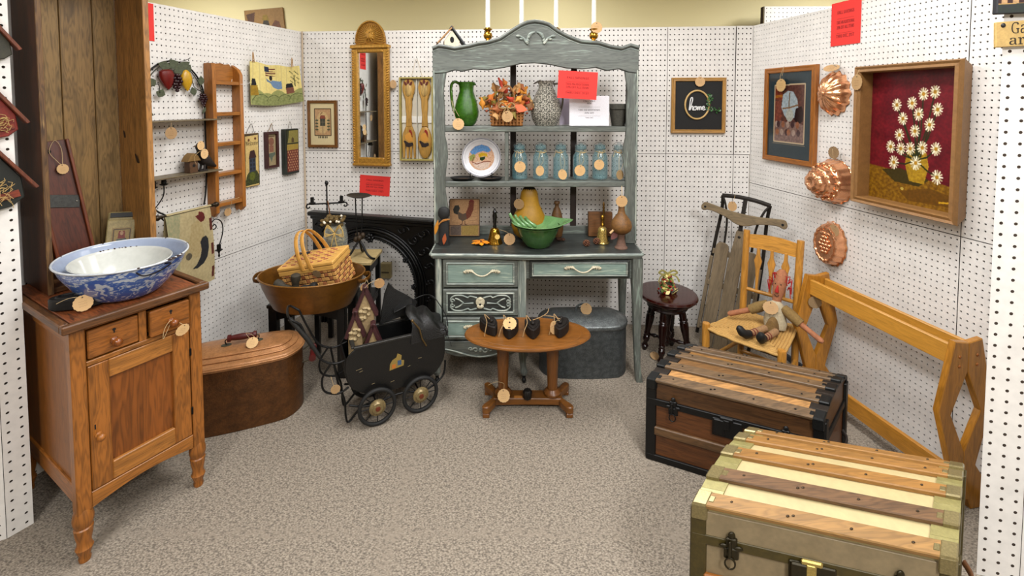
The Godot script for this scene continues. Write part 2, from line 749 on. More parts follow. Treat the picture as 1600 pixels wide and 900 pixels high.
# a scalloped card of radius r centred at `at`, turned yaw/pitch/roll; its string runs from its hole through the given points
func price_tag(label: String, at: Vector3, r: float, yaw: float, pitch := 0.0, roll := 0.0, string := [], c := Color(0.80, 0.62, 0.42), squash := 1.0) -> Node3D:
	var t := thing("price_tag", label, "price tag", at, 0.0, "scalloped paper price tags")
	var b := Basis.from_euler(Vector3(pitch, yaw, roll))
	var o := MeshInstance3D.new()
	o.name = "card"
	o.mesh = tag_card()
	o.material_override = mottle(c, c.lerp(Color(0.92, 0.78, 0.58), 0.6), 9.0, 0.85)
	t.add_child(o)
	o.transform = Transform3D(b.scaled_local(Vector3(r * squash, r, r)), Vector3.ZERO)
	var h := MeshInstance3D.new()
	h.name = "punched_hole"
	h.mesh = hole_mesh
	h.material_override = pm(Color(0.16, 0.1, 0.06), 0.9)
	o.add_child(h)
	# pencilled price lines
	if r > 0.022:
		var m := MB.new()
		for k in 3:
			var y := 0.2 - 0.28 * k
			var pts := []
			for i in 9:
				pts.append(Vector3(-0.42 + 0.1 * i, y + 0.06 * sin(i * 2.4 + k), 0.024))
			m.tube(pts, 0.012, 3)
		obj("pencil_writing", m, pm(Color(0.5, 0.38, 0.26), 0.9), o)
	if string.size() > 0:
		var hole := b * Vector3(0, r * 0.72, r * 0.03)
		var pts := [hole]
		for s in string:
			pts.append(s - at)
		var ms := MB.new()
		ms.tube(cr(pts, 5), 0.0011, 5)
		obj("string", ms, pm(Color(0.72, 0.62, 0.46), 0.9), t)
	return t

# ---------------------------------------------------------------- room
const LA := Vector2(-1.65, -3.637)   # back left corner of the booth (x, z)
const LB := Vector2(-2.60, -0.6)
const RA := Vector2(1.74, -3.356)    # back right corner
const RB := Vector2(2.23, -0.6)
const WALL_H := 2.24

# a point on a booth wall: s metres along it from its back corner, y up, out metres into the booth
func on_left(s: float, y: float, out := 0.0) -> Vector3:
	var d := (LB - LA).normalized()
	return Vector3(LA.x + d.x * s - d.y * -out, y, LA.y + d.y * s - d.x * out)
func on_right(s: float, y: float, out := 0.0) -> Vector3:
	var d := (RB - RA).normalized()
	return Vector3(RA.x + d.x * s - d.y * out, y, RA.y + d.y * s + d.x * out)
func on_back(s: float, y: float, out := 0.0) -> Vector3:
	var d := (RA - LA).normalized()
	return Vector3(LA.x + d.x * s - d.y * out, y, LA.y + d.y * s + d.x * out)
func yaw_left() -> float:
	var d := (LB - LA).normalized()
	return atan2(d.y, -d.x)
func yaw_right() -> float:
	var d := (RB - RA).normalized()
	return atan2(-d.y, d.x)
func yaw_back() -> float:
	var d := (RA - LA).normalized()
	return atan2(-d.y, d.x)

# pegboard with real holes between (0,0) and (w,h) of its own xy plane, facing +z
func peg(w: float, h: float, x0 := 0.0, y0 := 0.0, pitch := Vector2(0.0395, 0.0395), r := 0.0058) -> ArrayMesh:
	var v := PackedVector3Array()
	var nn := PackedVector3Array()
	var ix := PackedInt32Array()
	var nx := maxi(1, roundi(w / pitch.x))
	var ny := maxi(1, roundi(h / pitch.y))
	var cx := w / nx
	var cy := h / ny
	var sq := [Vector2(-1, -1), Vector2(0, -1), Vector2(1, -1), Vector2(1, 0), Vector2(1, 1), Vector2(0, 1), Vector2(-1, 1), Vector2(-1, 0)]
	for j in ny:
		for i in nx:
			var c := Vector2(x0 + (i + 0.5) * cx, y0 + (j + 0.5) * cy)
			var b := v.size()
			for k in 8:
				var o: Vector2 = c + sq[k] * Vector2(cx, cy) * 0.5
				v.append(Vector3(o.x, o.y, 0))
				var a := TAU * k / 8.0 - PI * 0.75
				v.append(Vector3(c.x + cos(a) * r, c.y + sin(a) * r, 0))
				v.append(Vector3(c.x + cos(a) * r, c.y + sin(a) * r, -0.005))
				for q in 3:
					nn.append(Vector3(0, 0, 1))
			for k in 8:
				var k2 := (k + 1) % 8
				ix.append_array(PackedInt32Array([b + k * 3, b + k2 * 3 + 1, b + k2 * 3, b + k * 3, b + k * 3 + 1, b + k2 * 3 + 1, b + k * 3 + 1, b + k2 * 3 + 2, b + k2 * 3 + 1, b + k * 3 + 1, b + k * 3 + 2, b + k2 * 3 + 2]))
	var arr := []
	arr.resize(Mesh.ARRAY_MAX)
	arr[Mesh.ARRAY_VERTEX] = v
	arr[Mesh.ARRAY_NORMAL] = nn
	arr[Mesh.ARRAY_INDEX] = ix
	var m := ArrayMesh.new()
	m.add_surface_from_arrays(Mesh.PRIMITIVE_TRIANGLES, arr)
	return m

# a wall of pegboard panels: list of [s0, s1, y0, y1] with an offset frame
func peg_wall(called: String, label: String, origin: Vector3, yaw: float, panels: Array, pitch := Vector2(0.0395, 0.0395), r := 0.0058) -> Node3D:
	var t := Node3D.new()
	t.name = called
	add_child(t)
	t.position = origin
	t.rotation.y = yaw
	tag(t, label, "", "", "structure")
	var x0 := 1e9
	var x1 := -1e9
	var y1 := 0.0
	for p in panels:
		x0 = minf(x0, p[0])
		x1 = maxf(x1, p[1])
		y1 = maxf(y1, p[3])
		var o := MeshInstance3D.new()
		o.name = "pegboard_panel"
		var g := 0.0018
		o.mesh = peg(p[1] - p[0] - g * 2, p[3] - p[2] - g * 2, p[0] + g, p[2] + g, pitch, r)
		o.material_override = white_board
		t.add_child(o, true)
		if p.size() > 4:
			o.position.z = p[4]
	var m := MB.new()
	m.box(Vector3((x0 + x1) * 0.5, y1 * 0.5, -0.045), Vector3(x1 - x0, y1, 0.05), 0.001)
	obj("backing", m, pm(Color(0.2, 0.15, 0.11), 0.9), t)
	m = MB.new()   # painted edge strips that close the gap behind the boards
	m.box(Vector3((x0 + x1) * 0.5, y1 - 0.004, -0.0125), Vector3(x1 - x0, 0.008, 0.014), 0.001)
	m.box(Vector3(x0 + 0.001, y1 * 0.5, -0.0125), Vector3(0.002, y1, 0.014), 0.0)
	m.box(Vector3(x1 - 0.001, y1 * 0.5, -0.0125), Vector3(0.002, y1, 0.014), 0.0)
	obj("edge_strip", m, pm(Color(0.72, 0.68, 0.62), 0.7), t)
	return t

var white_board: StandardMaterial3D

func build_room() -> void:
	white_board = mottle(Color(0.895, 0.88, 0.86), Color(0.83, 0.815, 0.795), 2.0, 0.5)
	# carpet
	var carpet := StandardMaterial3D.new()
	var pile := noise_bytes(FastNoiseLite.TYPE_SIMPLEX, 0.07, 3, 41, 512)
	var fleck := noise_bytes(FastNoiseLite.TYPE_SIMPLEX, 0.16, 2, 42, 512)
	carpet.albedo_texture = tex(func(x, y):
		var k := pile[y * 512 + x] / 255.0
		var q := fleck[y * 512 + x] / 255.0
		var c := Color(0.53, 0.488, 0.435).lerp(Color(0.40, 0.365, 0.325), clampf((k - 0.5) * 3.0, 0.0, 1.0))
		if q > 0.62: c = c.lerp(Color(0.64, 0.60, 0.54), clampf((q - 0.62) * 4.0, 0.0, 1.0))
		if q < 0.36: c = c.lerp(Color(0.34, 0.31, 0.275), clampf((0.36 - q) * 4.0, 0.0, 1.0))
		return c, 512, 512)
	carpet.uv1_triplanar = true
	carpet.uv1_scale = Vector3(0.9, 1.3, 1.4)
	carpet.roughness = 0.97
	var m := MB.new()
	m.box(Vector3(0, -0.05, -0.7), Vector3(9.4, 0.1, 10.0), 0.0)
	structure("floor", m, carpet, "grey beige low pile carpet across the booth floor")
	m = MB.new()
	m.box(Vector3(0, 3.05, -0.7), Vector3(9.4, 0.1, 10.0), 0.0)
	structure("ceiling", m, pm(Color(0.86, 0.84, 0.8), 0.9), "white ceiling of the shop above the booths")
	var yellow := mottle(Color(0.92, 0.87, 0.68), Color(0.89, 0.84, 0.65), 0.8, 0.8)
	m = MB.new()
	m.box(Vector3(0, 1.5, -4.85), Vector3(9.4, 3.0, 0.1), 0.0)
	structure("wall_far", m, yellow, "pale yellow shop wall rising behind the pegboard")
	m = MB.new()
	m.box(Vector3(-4.75, 1.5, -0.7), Vector3(0.1, 3.0, 8.2), 0.0)
	structure("wall_far_left", m, yellow, "pale yellow shop wall beyond the left pegboard")
	m = MB.new()
	m.box(Vector3(4.75, 1.5, -0.7), Vector3(0.1, 3.0, 8.2), 0.0)
	structure("wall_far_right", m, yellow, "pale yellow shop wall beyond the right pegboard")
	m = MB.new()
	m.box(Vector3(0, 1.5, 4.35), Vector3(9.4, 3.0, 0.1), 0.0)
	structure("wall_front", m, pm(Color(0.80, 0.76, 0.68), 0.8), "light wall across the aisle behind the viewer")
	# booth walls
	var w := LA.distance_to(RA)
	peg_wall("wall_back", "white pegboard back wall of the booth", Vector3(LA.x, 0, LA.y), yaw_back(), [[0.0, 2.802, 0.0, 1.305], [0.0, 2.802, 1.305, WALL_H], [2.802, 3.285, 0.0, 1.305], [2.802, 3.285, 1.305, WALL_H], [3.285, w, 0.0, 1.305], [3.285, w, 1.305, WALL_H, 0.006]], Vector2(0.031, 0.037), 0.0056)
	var ll := LA.distance_to(LB)
	# on the left wall the panel's x runs from the front edge to the back corner
	peg_wall("wall_left", "white pegboard left wall of the booth", Vector3(LB.x, 0, LB.y), yaw_left(), [[0.0, 1.6, 0.0, 0.69], [1.6, ll, 0.0, 0.69], [0.0, 1.6, 0.69, WALL_H], [1.6, ll, 0.69, WALL_H]], Vector2(0.026, 0.035), 0.005)
	var rl := RA.distance_to(RB)
	peg_wall("wall_right", "white pegboard right wall of the booth", Vector3(RA.x, 0, RA.y), yaw_right(), [[0.0, 1.37, 0.0, 1.1], [0.0, 1.37, 1.1, WALL_H], [1.37, rl, 0.0, 1.1], [1.37, rl, 1.1, WALL_H]], Vector2(0.025, 0.031), 0.0046)
	# corner strip at the back left
	m = MB.new()
	m.box(Vector3(0.012, WALL_H * 0.5, 0.01), Vector3(0.012, WALL_H, 0.008), 0.001)
	var o := structure("trim_1", m, pm(Color(0.74, 0.67, 0.58), 0.7), "narrow beige strip in the back left corner")
	o.position = Vector3(LA.x, 0, LA.y)
	o.rotation.y = yaw_back()
	# free ends of the side partitions nearest the viewer
	wing("wall_left_end", "white pegboard end of the left partition behind the washstand", Vector2(-1.962, -1.712), Vector2(-1.925, -1.778), Vector2(-2.55, -1.40), Vector2(-2.45, -1.86))
	wing("wall_right_end", "white pegboard end of the right partition", Vector2(1.668, -1.578), Vector2(1.787, -1.545), Vector2(2.02, -1.62), Vector2(2.30, -1.30))

# a partition end: a capped pegboard box; a-b is its end face, c and d lie further out behind b and a
func wing(called: String, label: String, a: Vector2, b: Vector2, c: Vector2, d: Vector2) -> void:
	var t := Node3D.new()
	t.name = called
	add_child(t)
	tag(t, label, "", "", "structure")
	for e in ([[a, b], [c, a], [b, d]] if a.x < 0 else [[a, b], [c, a], [b, d]]):
		var p: Vector2 = e[0]
		var q: Vector2 = e[1]
		var o := MeshInstance3D.new()
		o.name = "pegboard_panel"
		o.mesh = peg(p.distance_to(q) - 0.002, WALL_H, 0.001, 0.0)
		o.material_override = white_board
		t.add_child(o, true)
		o.position = Vector3(p.x, 0, p.y)
		var dd := (q - p).normalized()
		o.rotation.y = atan2(-dd.y, dd.x)
	var m := MB.new()
	var cen := (a + b + c + d) * 0.25
	var pl := PackedVector2Array()
	for q in [a, b, d, c]:
		var k: Vector2 = q + (cen - q).normalized() * 0.012
		pl.append(Vector2(k.x, -k.y))
	m.at(Vector3(0, 0, 0), Vector3(-90, 0, 0)).prism(pl, 0.0, WALL_H - 0.002, 0.0)
	obj("backing", m, pm(Color(0.2, 0.15, 0.11), 0.9), t)

# ---------------------------------------------------------------- washstand corner (front left)
const PINE := Color(0.60, 0.365, 0.14)
const PINE_DARK := Color(0.40, 0.22, 0.07)

func knob(t: Node3D, at: Vector3, r: float, mt: Material) -> MeshInstance3D:
	var m := MB.new()
	m.at(at, Vector3(90, 0, 0)).lathe([[0.0, 0.0], [r * 0.85, 0.0], [r * 0.8, r * 0.3], [r * 0.42, r * 0.5], [r * 0.4, r * 0.95], [r * 0.75, r * 1.3], [r, r * 1.75], [r * 0.9, r * 2.3], [r * 0.5, r * 2.7], [0.0, r * 2.8]], 20)
	return obj("knob", m, mt, t)

func wave_poly(x0: float, x1: float, y0: float, y1: float, dip: float, n := 12) -> PackedVector2Array:
	var p := PackedVector2Array([Vector2(x0, y1), Vector2(x1, y1)])
	for i in n + 1:
		var k := float(i) / n
		p.append(Vector2(lerpf(x1, x0, k), y0 + dip * sin(PI * k)))
	return p

func build_washstand_corner() -> void:
	var W := 0.43
	var D := 0.66
	var H := 0.905
	var yaw := 1.043
	var pv := wood(PINE, PINE_DARK, 1, 0.38)
	var ph := wood(Color(0.62, 0.39, 0.16), Color(0.42, 0.235, 0.08), 0, 0.38)
	var pz := wood(PINE, PINE_DARK, 2, 0.38)
	var t := thing("washstand", "honey pine washstand with two drawers above one panelled door and turned feet", "washstand", Vector3(-1.575, 0, -1.60), yaw)
	# posts with turned feet
	for s in [[0.022, -0.022], [W - 0.022, -0.022], [0.022, -D + 0.022], [W - 0.022, -D + 0.022]]:
		var m := MB.new()
		m.box(Vector3(s[0], 0.535, s[1]), Vector3(0.044, 0.69, 0.044), 0.003)
		m.at(Vector3(s[0], 0, s[1])).lathe([[0.0, 0.0], [0.017, 0.0], [0.019, 0.012], [0.016, 0.02], [0.023, 0.04], [0.027, 0.052], [0.023, 0.06], [0.021, 0.075], [0.026, 0.1], [0.029, 0.128], [0.025, 0.132], [0.031, 0.15], [0.032, 0.165], [0.027, 0.19], [0.02, 0.205]], 20)
		obj("leg", m, pv, t)
	# side and back panels, recessed between rails
	var m2 := MB.new()
	m2.box(Vector3(0.026, 0.52, -D * 0.5), Vector3(0.012, 0.6, D - 0.08), 0.002)
	obj("side_panel", m2, wood(Color(0.55, 0.33, 0.125), PINE_DARK, 1, 0.4), t)
	m2 = MB.new()
	m2.box(Vector3(W - 0.026, 0.52, -D * 0.5), Vector3(0.012, 0.6, D - 0.08), 0.002)
	obj("side_panel", m2, wood(Color(0.55, 0.33, 0.125), PINE_DARK, 1, 0.4), t)
	for e in [[0.025, 0.235, 0.07], [0.025, 0.845, 0.07], [W - 0.025, 0.235, 0.07], [W - 0.025, 0.845, 0.07]]:
		m2 = MB.new()
		m2.box(Vector3(e[0], e[1], -D * 0.5), Vector3(0.028, e[2], D - 0.088), 0.003)
		obj("side_rail", m2, pz, t)
	m2 = MB.new()
	m2.box(Vector3(W * 0.5, 0.53, -D + 0.02), Vector3(W - 0.088, 0.66, 0.014), 0.001)
	obj("back_panel", m2, pv, t)
	# front rails
	m2 = MB.new()
	m2.box(Vector3(W * 0.5, 0.872, -0.024), Vector3(W - 0.088, 0.018, 0.036), 0.002)
	obj("rail", m2, ph, t)
	m2 = MB.new()
	m2.box(Vector3(W * 0.5, 0.735, -0.022), Vector3(W - 0.088, 0.018, 0.036), 0.002)
	obj("rail", m2, ph, t)
	m2 = MB.new()
	m2.box(Vector3(W * 0.5 + 0.005, 0.803, -0.022), Vector3(0.026, 0.12, 0.034), 0.002)
	obj("rail", m2, pv, t)
	m2 = MB.new()
	m2.prism(wave_poly(0.044, W - 0.044, 0.19, 0.25, 0.022), -0.038, -0.004, 0.002)
	obj("rail", m2, ph, t)
	m2 = MB.new()   # dark inside
	m2.box(Vector3(W * 0.5, 0.55, -0.06), Vector3(W - 0.09, 0.62, 0.01), 0.0)
	obj("inner_partition", m2, pm(Color(0.1, 0.05, 0.02), 0.9), t)
	for k in 2:
		var x0 := 0.05 if k == 0 else 0.239
		var x1 := 0.205 if k == 0 else 0.381
		m2 = MB.new()
		var fwd := 0.0 if k == 0 else 0.014
		m2.box(Vector3((x0 + x1) * 0.5, 0.803 - 0.001 * k, -0.013 + fwd), Vector3(x1 - x0, 0.106, 0.022), 0.004)
		m2.box(Vector3((x0 + x1) * 0.5, 0.803 - 0.001 * k, -0.16 + fwd), Vector3(x1 - x0 - 0.012, 0.085, 0.26), 0.002)
		var d := obj("drawer", m2, wood(Color(0.57, 0.34, 0.13), Color(0.38, 0.2, 0.065), 0, 0.38, 0.0, Color.WHITE, 1.2), t)
		knob(d, Vector3((x0 + x1) * 0.5, 0.79, fwd - 0.002), 0.0165, wood(Color(0.52, 0.28, 0.1), Color(0.3, 0.14, 0.04), 1, 0.25))
		var mk := MB.new()
		mk.at(Vector3((x0 + x1) * 0.5 + 0.001, 0.832, fwd - 0.0015), Vector3(90, 0, 0)).lathe([[0.0, 0.0], [0.0055, 0.0], [0.0055, 0.001], [0.0, 0.001]], 12)
		mk.at().box(Vector3((x0 + x1) * 0.5 + 0.001, 0.825, fwd - 0.0015), Vector3(0.004, 0.012, 0.001), 0.0)
		obj("keyhole", mk, pm(Color(0.04, 0.025, 0.015), 0.9), d)
	# door
	var door := MB.new()
	door.box(Vector3(0.0785, 0.488, -0.016), Vector3(0.063, 0.47, 0.024), 0.0025)
	door.box(Vector3(W - 0.0785, 0.488, -0.016), Vector3(0.063, 0.47, 0.024), 0.0025)
	var dn := obj("door", door, pv, t)
	door = MB.new()
	door.box(Vector3(W * 0.5, 0.688, -0.016), Vector3(W - 0.22, 0.07, 0.024), 0.0025)
	obj("door_rail", door, wood(Color(0.64, 0.415, 0.18), Color(0.45, 0.26, 0.095), 0, 0.38), dn)
	door = MB.new()
	door.box(Vector3(W * 0.5, 0.288, -0.016), Vector3(W - 0.22, 0.07, 0.024), 0.0025)
	obj("door_rail", door, wood(Color(0.64, 0.415, 0.18), Color(0.45, 0.26, 0.095), 0, 0.38), dn)
	door = MB.new()
	door.box(Vector3(W * 0.5, 0.488, -0.024), Vector3(W - 0.2, 0.34, 0.01), 0.002)
	obj("door_panel", door, wood(Color(0.52, 0.29, 0.10), Color(0.34, 0.17, 0.05), 1, 0.3, 0.0, Color.WHITE, 0.6), dn)
	knob(dn, Vector3(0.07, 0.455, -0.003), 0.014, pv)
	door = MB.new()
	door.box(Vector3(0.062, 0.489, -0.0035), Vector3(0.004, 0.018, 0.002), 0.0005)
	obj("keyhole", door, pm(Color(0.04, 0.025, 0.015), 0.9), dn)
	for y in [0.62, 0.36]:
		door = MB.new()
		door.box(Vector3(W - 0.046, y, -0.002), Vector3(0.007, 0.032, 0.006), 0.001)
		obj("hinge", door, pm(Color(0.06, 0.045, 0.035), 0.5, 0.6), dn)
	# top: inset boards inside a darker rim
	m2 = MB.new()
	m2.box(Vector3(W * 0.5, H - 0.014, -D * 0.5 + 0.005), Vector3(W - 0.02, 0.024, D - 0.02), 0.002)
	obj("top_board", m2, wood(Color(0.54, 0.29, 0.14), Color(0.26, 0.125, 0.06), 2, 0.5, 0.18, Color(0.13, 0.08, 0.05)), t)
	var rim := wood(Color(0.42, 0.26, 0.12), Color(0.18, 0.10, 0.05), 0, 0.5)
	var rimz := wood(Color(0.42, 0.26, 0.12), Color(0.18, 0.10, 0.05), 2, 0.5)
	m2 = MB.new()
	m2.box(Vector3(W * 0.5, H - 0.012, 0.012), Vector3(W + 0.05, 0.03, 0.028), 0.004)
	obj("top_edge", m2, rim, t)
	for sx in [-0.011, W + 0.011]:
		m2 = MB.new()
		m2.box(Vector3(sx, H - 0.012, -D * 0.5), Vector3(0.028, 0.03, D - 0.003), 0.004)
		obj("top_edge", m2, rimz, t)
	price_tag("scalloped tan tag dangling by string from the right drawer knob of the washstand", t.transform * Vector3(0.335, 0.752, 0.05), 0.026, yaw, 0.25, -0.3, [t.transform * Vector3(0.307, 0.80, 0.03), t.transform * Vector3(0.28, 0.775, 0.03), t.transform * Vector3(0.275, 0.735, 0.028), t.transform * Vector3(0.30, 0.79, 0.032)], Color(0.86, 0.68, 0.45))

	# tall upright wooden box on the washstand
	var c := thing("upright_cupboard", "tall open brown wooden cupboard carcass standing upright on the washstand", "cupboard", t.transform * Vector3(0, H, -0.40), yaw)
	var CH := 1.42
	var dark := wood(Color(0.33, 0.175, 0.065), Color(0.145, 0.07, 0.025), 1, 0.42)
	m2 = MB.new()
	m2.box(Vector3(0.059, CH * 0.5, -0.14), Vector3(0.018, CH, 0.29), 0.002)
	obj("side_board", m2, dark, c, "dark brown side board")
	m2 = MB.new()
	m2.box(Vector3(0.0595, CH * 0.5, 0.0075), Vector3(0.019, CH, 0.006), 0.0015)
	obj("front_edge", m2, wood(Color(0.42, 0.30, 0.16), Color(0.16, 0.09, 0.04), 1, 0.6, 0.2, Color(0.6, 0.48, 0.3)), c)
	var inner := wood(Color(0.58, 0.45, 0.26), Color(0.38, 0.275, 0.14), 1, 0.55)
	m2 = MB.new()
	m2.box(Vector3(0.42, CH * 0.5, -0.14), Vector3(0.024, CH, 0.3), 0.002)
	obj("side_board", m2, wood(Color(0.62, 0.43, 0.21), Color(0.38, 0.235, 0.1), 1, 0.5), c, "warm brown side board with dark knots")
	m2 = MB.new()
	m2.at(Vector3(0.4075, 0.5, -0.09), Vector3(0, 0, 14)).ball(Vector3.ZERO, Vector3(0.001, 0.045, 0.014), 10, 6)
	obj("knot", m2, pm(Color(0.13, 0.065, 0.025), 0.6), c)
	m2 = MB.new()
	m2.at(Vector3(0.4075, 0.62, -0.225), Vector3(0, 0, 8)).ball(Vector3.ZERO, Vector3(0.001, 0.03, 0.01), 10, 6)
	obj("knot", m2, pm(Color(0.13, 0.065, 0.025), 0.6), c)
	var xs := [0.069, 0.2, 0.318, 0.408]
	for i in 3:
		m2 = MB.new()
		m2.box(Vector3((xs[i] + xs[i + 1]) * 0.5, CH * 0.5, -0.287 - 0.001 * i), Vector3(xs[i + 1] - xs[i] - 0.003, CH, 0.014), 0.002)
		obj("back_board", m2, wood(Color(0.58, 0.46, 0.28), Color(0.38, 0.28, 0.15), 1, 0.6) if i != 1 else inner, c)
	m2 = MB.new()
	m2.box(Vector3(0.2385, 0.011, -0.14), Vector3(0.338, 0.02, 0.28), 0.002)
	obj("bottom_board", m2, wood(Color(0.36, 0.22, 0.09), Color(0.2, 0.12, 0.05), 0, 0.6), c)
	m2 = MB.new()
	m2.box(Vector3(0.2385, CH - 0.012, -0.14), Vector3(0.338, 0.02, 0.28), 0.002)
	obj("top_board", m2, inner, c)

	# vegetable slicer leaning in the box
	var sl := thing("vegetable_slicer", "reddish brown wooden vegetable slicer board with a diagonal steel blade leaning in the upright cupboard", "slicer", c.transform * Vector3(0.155, 0.022, -0.1), yaw)
	sl.transform = c.transform * Transform3D(Basis.from_euler(Vector3(-0.145, 0.05, 0.10)), Vector3(0.19, 0.024, -0.13))
	var red := wood(Color(0.33, 0.14, 0.07), Color(0.2, 0.075, 0.035), 1, 0.4)
	m2 = MB.new()
	m2.box(Vector3(0, 0.3, 0), Vector3(0.115, 0.6, 0.012), 0.002)
	obj("board", m2, red, sl)
	for s in [-1, 1]:
		m2 = MB.new()
		m2.box(Vector3(s * 0.062, 0.3, 0.005), Vector3(0.012, 0.6, 0.026), 0.002)
		obj("side_rail", m2, wood(Color(0.44, 0.2, 0.07), Color(0.26, 0.1, 0.04), 1, 0.4), sl)
	m2 = MB.new()
	m2.at(Vector3(0, 0.33, 0.0085), Vector3(0, 0, -16)).box(Vector3.ZERO, Vector3(0.118, 0.055, 0.004), 0.001)
	var bl := obj("blade", m2, mottle(Color(0.30, 0.30, 0.29), Color(0.2, 0.19, 0.18), 12.0, 0.45, 0.7), sl, "grey steel blade")
	m2 = MB.new()
	for s in [-1, 1]:
		m2 = MB.new()
		m2.ball(Vector3(s * 0.045, 0.33 - s * 0.013, 0.011), Vector3(0.004, 0.004, 0.002), 8, 5)
		obj("screw", m2, pm(Color(0.5, 0.48, 0.44), 0.4, 0.8), bl)
	m2 = MB.new()
	m2.at(Vector3(-0.005, 0.555, 0.0062), Vector3(90, 0, 0)).lathe([[0.0, 0.0], [0.008, 0.0], [0.008, 0.0008], [0.0, 0.0008]], 14)
	obj("hanging_hole", m2, pm(Color(0.03, 0.02, 0.015), 0.9), sl)
	price_tag("scalloped tan tag strung through the hole of the reddish vegetable slicer", sl.transform * Vector3(0.022, 0.47, 0.02), 0.023, yaw, -0.1, 0.1, [sl.transform * Vector3(0.01, 0.51, 0.016), sl.transform * Vector3(-0.005, 0.555, 0.01), sl.transform * Vector3(0.02, 0.60, 0.014), sl.transform * Vector3(0.035, 0.56, 0.015), sl.transform * Vector3(0.024, 0.49, 0.022)], Color(0.72, 0.54, 0.34), 0.9)

	# cream wooden box with an old print
	var bx := thing("slate_box", "small cream painted wooden box with an old coloured print and a dark slate edge", "box", Vector3.ZERO, 0.0)
	bx.transform = c.transform * Transform3D(Basis.from_euler(Vector3(-0.25, -0.35, -0.10)), Vector3(0.335, 0.024, -0.15))
	var cream := mottle(Color(0.62, 0.55, 0.36), Color(0.46, 0.38, 0.22), 7.0, 0.55)
	m2 = MB.new()
	m2.box(Vector3(0, 0.12, -0.012), Vector3(0.105, 0.235, 0.024), 0.006)
	obj("body", m2, cream, bx)
	m2 = MB.new()
	m2.box(Vector3(0, 0.1, 0.007), Vector3(0.106, 0.2, 0.014), 0.004)
	obj("lid", m2, cream, bx)
	m2 = MB.new()
	m2.box(Vector3(0.0, 0.222, 0.004), Vector3(0.088, 0.022, 0.006), 0.001)
	obj("slate", m2, pm(Color(0.07, 0.065, 0.06), 0.6), bx)
	var im := canvas(64, 96, Color(0.55, 0.45, 0.24), Color(0.42, 0.33, 0.17))
	daub(im, [4, 4, 60, 4, 60, 92, 4, 92], Color(0.56, 0.47, 0.26), Color(0.45, 0.36, 0.18))
	daub(im, [22, 12, 42, 12, 44, 40, 20, 40], Color(0.45, 0.12, 0.06))
	dot(im, 32, 20, 6, 8, Color(0.65, 0.5, 0.36))
	daub(im, [16, 42, 48, 40, 52, 56, 14, 58], Color(0.3, 0.33, 0.3), Color(0.16, 0.18, 0.17))
	daub(im, [20, 58, 46, 58, 40, 86, 24, 86], Color(0.42, 0.16, 0.08), Color(0.2, 0.1, 0.06))
	stroke(im, [5, 5, 59, 5, 59, 91, 5, 91, 5, 5], 1.0, Color(0.2, 0.13, 0.07))
	m2 = MB.new()
	m2.face(Vector3(0.004, 0.1, 0.0145), 0.072, 0.12)
	obj("print", m2, picture(im, 0.5), bx)

	# enamel bowls
	var enamel := StandardMaterial3D.new()
	enamel.albedo_texture = tex(func(x, y):
		var a := nb(fine, x + int(nb(broad, x, y * 2) * 50.0), int(y * 0.42) + int(nb(broad, x * 2, y) * 30.0))
		var k := clampf((a - 0.52) * 14.0 + (nb(fine, x * 3, y * 2) - 0.5) * 1.5, 0.0, 1.0)
		return Color(0.20, 0.34, 0.62).lerp(Color(0.70, 0.73, 0.78), k))
	enamel.uv1_scale = Vector3(2, 0.8, 1)
	enamel.roughness = 0.12
	enamel.clearcoat_enabled = true
	enamel.clearcoat = 0.5
	var bp: Vector3 = t.transform * Vector3(0.228, H + 0.003, -0.175)
	var b := thing("enamel_basin", "large blue and white swirled enamel basin with a white inside and black rim", "bowl", bp, 2.49)
	b.scale = Vector3(0.92, 0.97, 0.92)
	m2 = MB.new()
	m2.lathe([[0.0, 0.002], [0.13, 0.0], [0.15, 0.012], [0.195, 0.06], [0.232, 0.115], [0.246, 0.148], [0.252, 0.155]], 48, 1.08, 0.93)
	obj("outside", m2, enamel, b)
	m2 = MB.new()
	m2.lathe([[0.0, 0.008], [0.125, 0.008], [0.145, 0.018], [0.19, 0.066], [0.226, 0.118], [0.238, 0.15], [0.25, 0.16]], 48, 1.08, 0.93)
	var white_in := mottle(Color(0.60, 0.645, 0.73), Color(0.55, 0.60, 0.69), 3.0, 0.15)
	obj("inside", m2, white_in, b)
	m2 = MB.new()
	var ring := []
	for i in 48:
		ring.append(Vector3(cos(TAU * i / 48) * 0.252 * 1.08, 0.158, sin(TAU * i / 48) * 0.252 * 0.93))
	m2.tube(ring, 0.0042, 6, true)
	obj("rim", m2, mottle(Color(0.80, 0.82, 0.84), Color(0.66, 0.69, 0.73), 6.0, 0.2), b)
	m2 = MB.new()
	for i in 9:
		var a: float = [0.3, 0.42, 0.5, 1.0, 4.0, 5.1, 5.8, 3.2, 0.2][i]
		m2.ball(Vector3(cos(a + 2.2) * 0.273, 0.160, sin(a + 2.2) * 0.235), Vector3(0.012, 0.0025, 0.012) if i < 3 else Vector3(0.006, 0.0025, 0.006), 8, 5)
	obj("rim_chips", m2, pm(Color(0.16, 0.08, 0.045), 0.8), b).set_meta("kind", "stuff")
	m2 = MB.new()
	m2.at(Vector3.ZERO, Vector3(0, -10, 0)).tube(cr(v3([-0.22, 0.145, 0.115, -0.25, 0.15, 0.145, -0.262, 0.13, 0.10, -0.268, 0.125, 0.05, -0.255, 0.148, 0.02]), 6), 0.003, 6)
	obj("wire_handle", m2, pm(Color(0.12, 0.11, 0.11), 0.4, 0.8), b)
	var b2 := thing("white_bowl", "smaller plain white enamel bowl nested in the blue swirled basin", "bowl", bp + Vector3(0.0, 0.013, 0.015), 0.0)
	b2.rotation = Vector3(0.02, 2.49, 0.0)
	b2.scale = Vector3(0.9, 0.97, 0.9)
	m2 = MB.new()
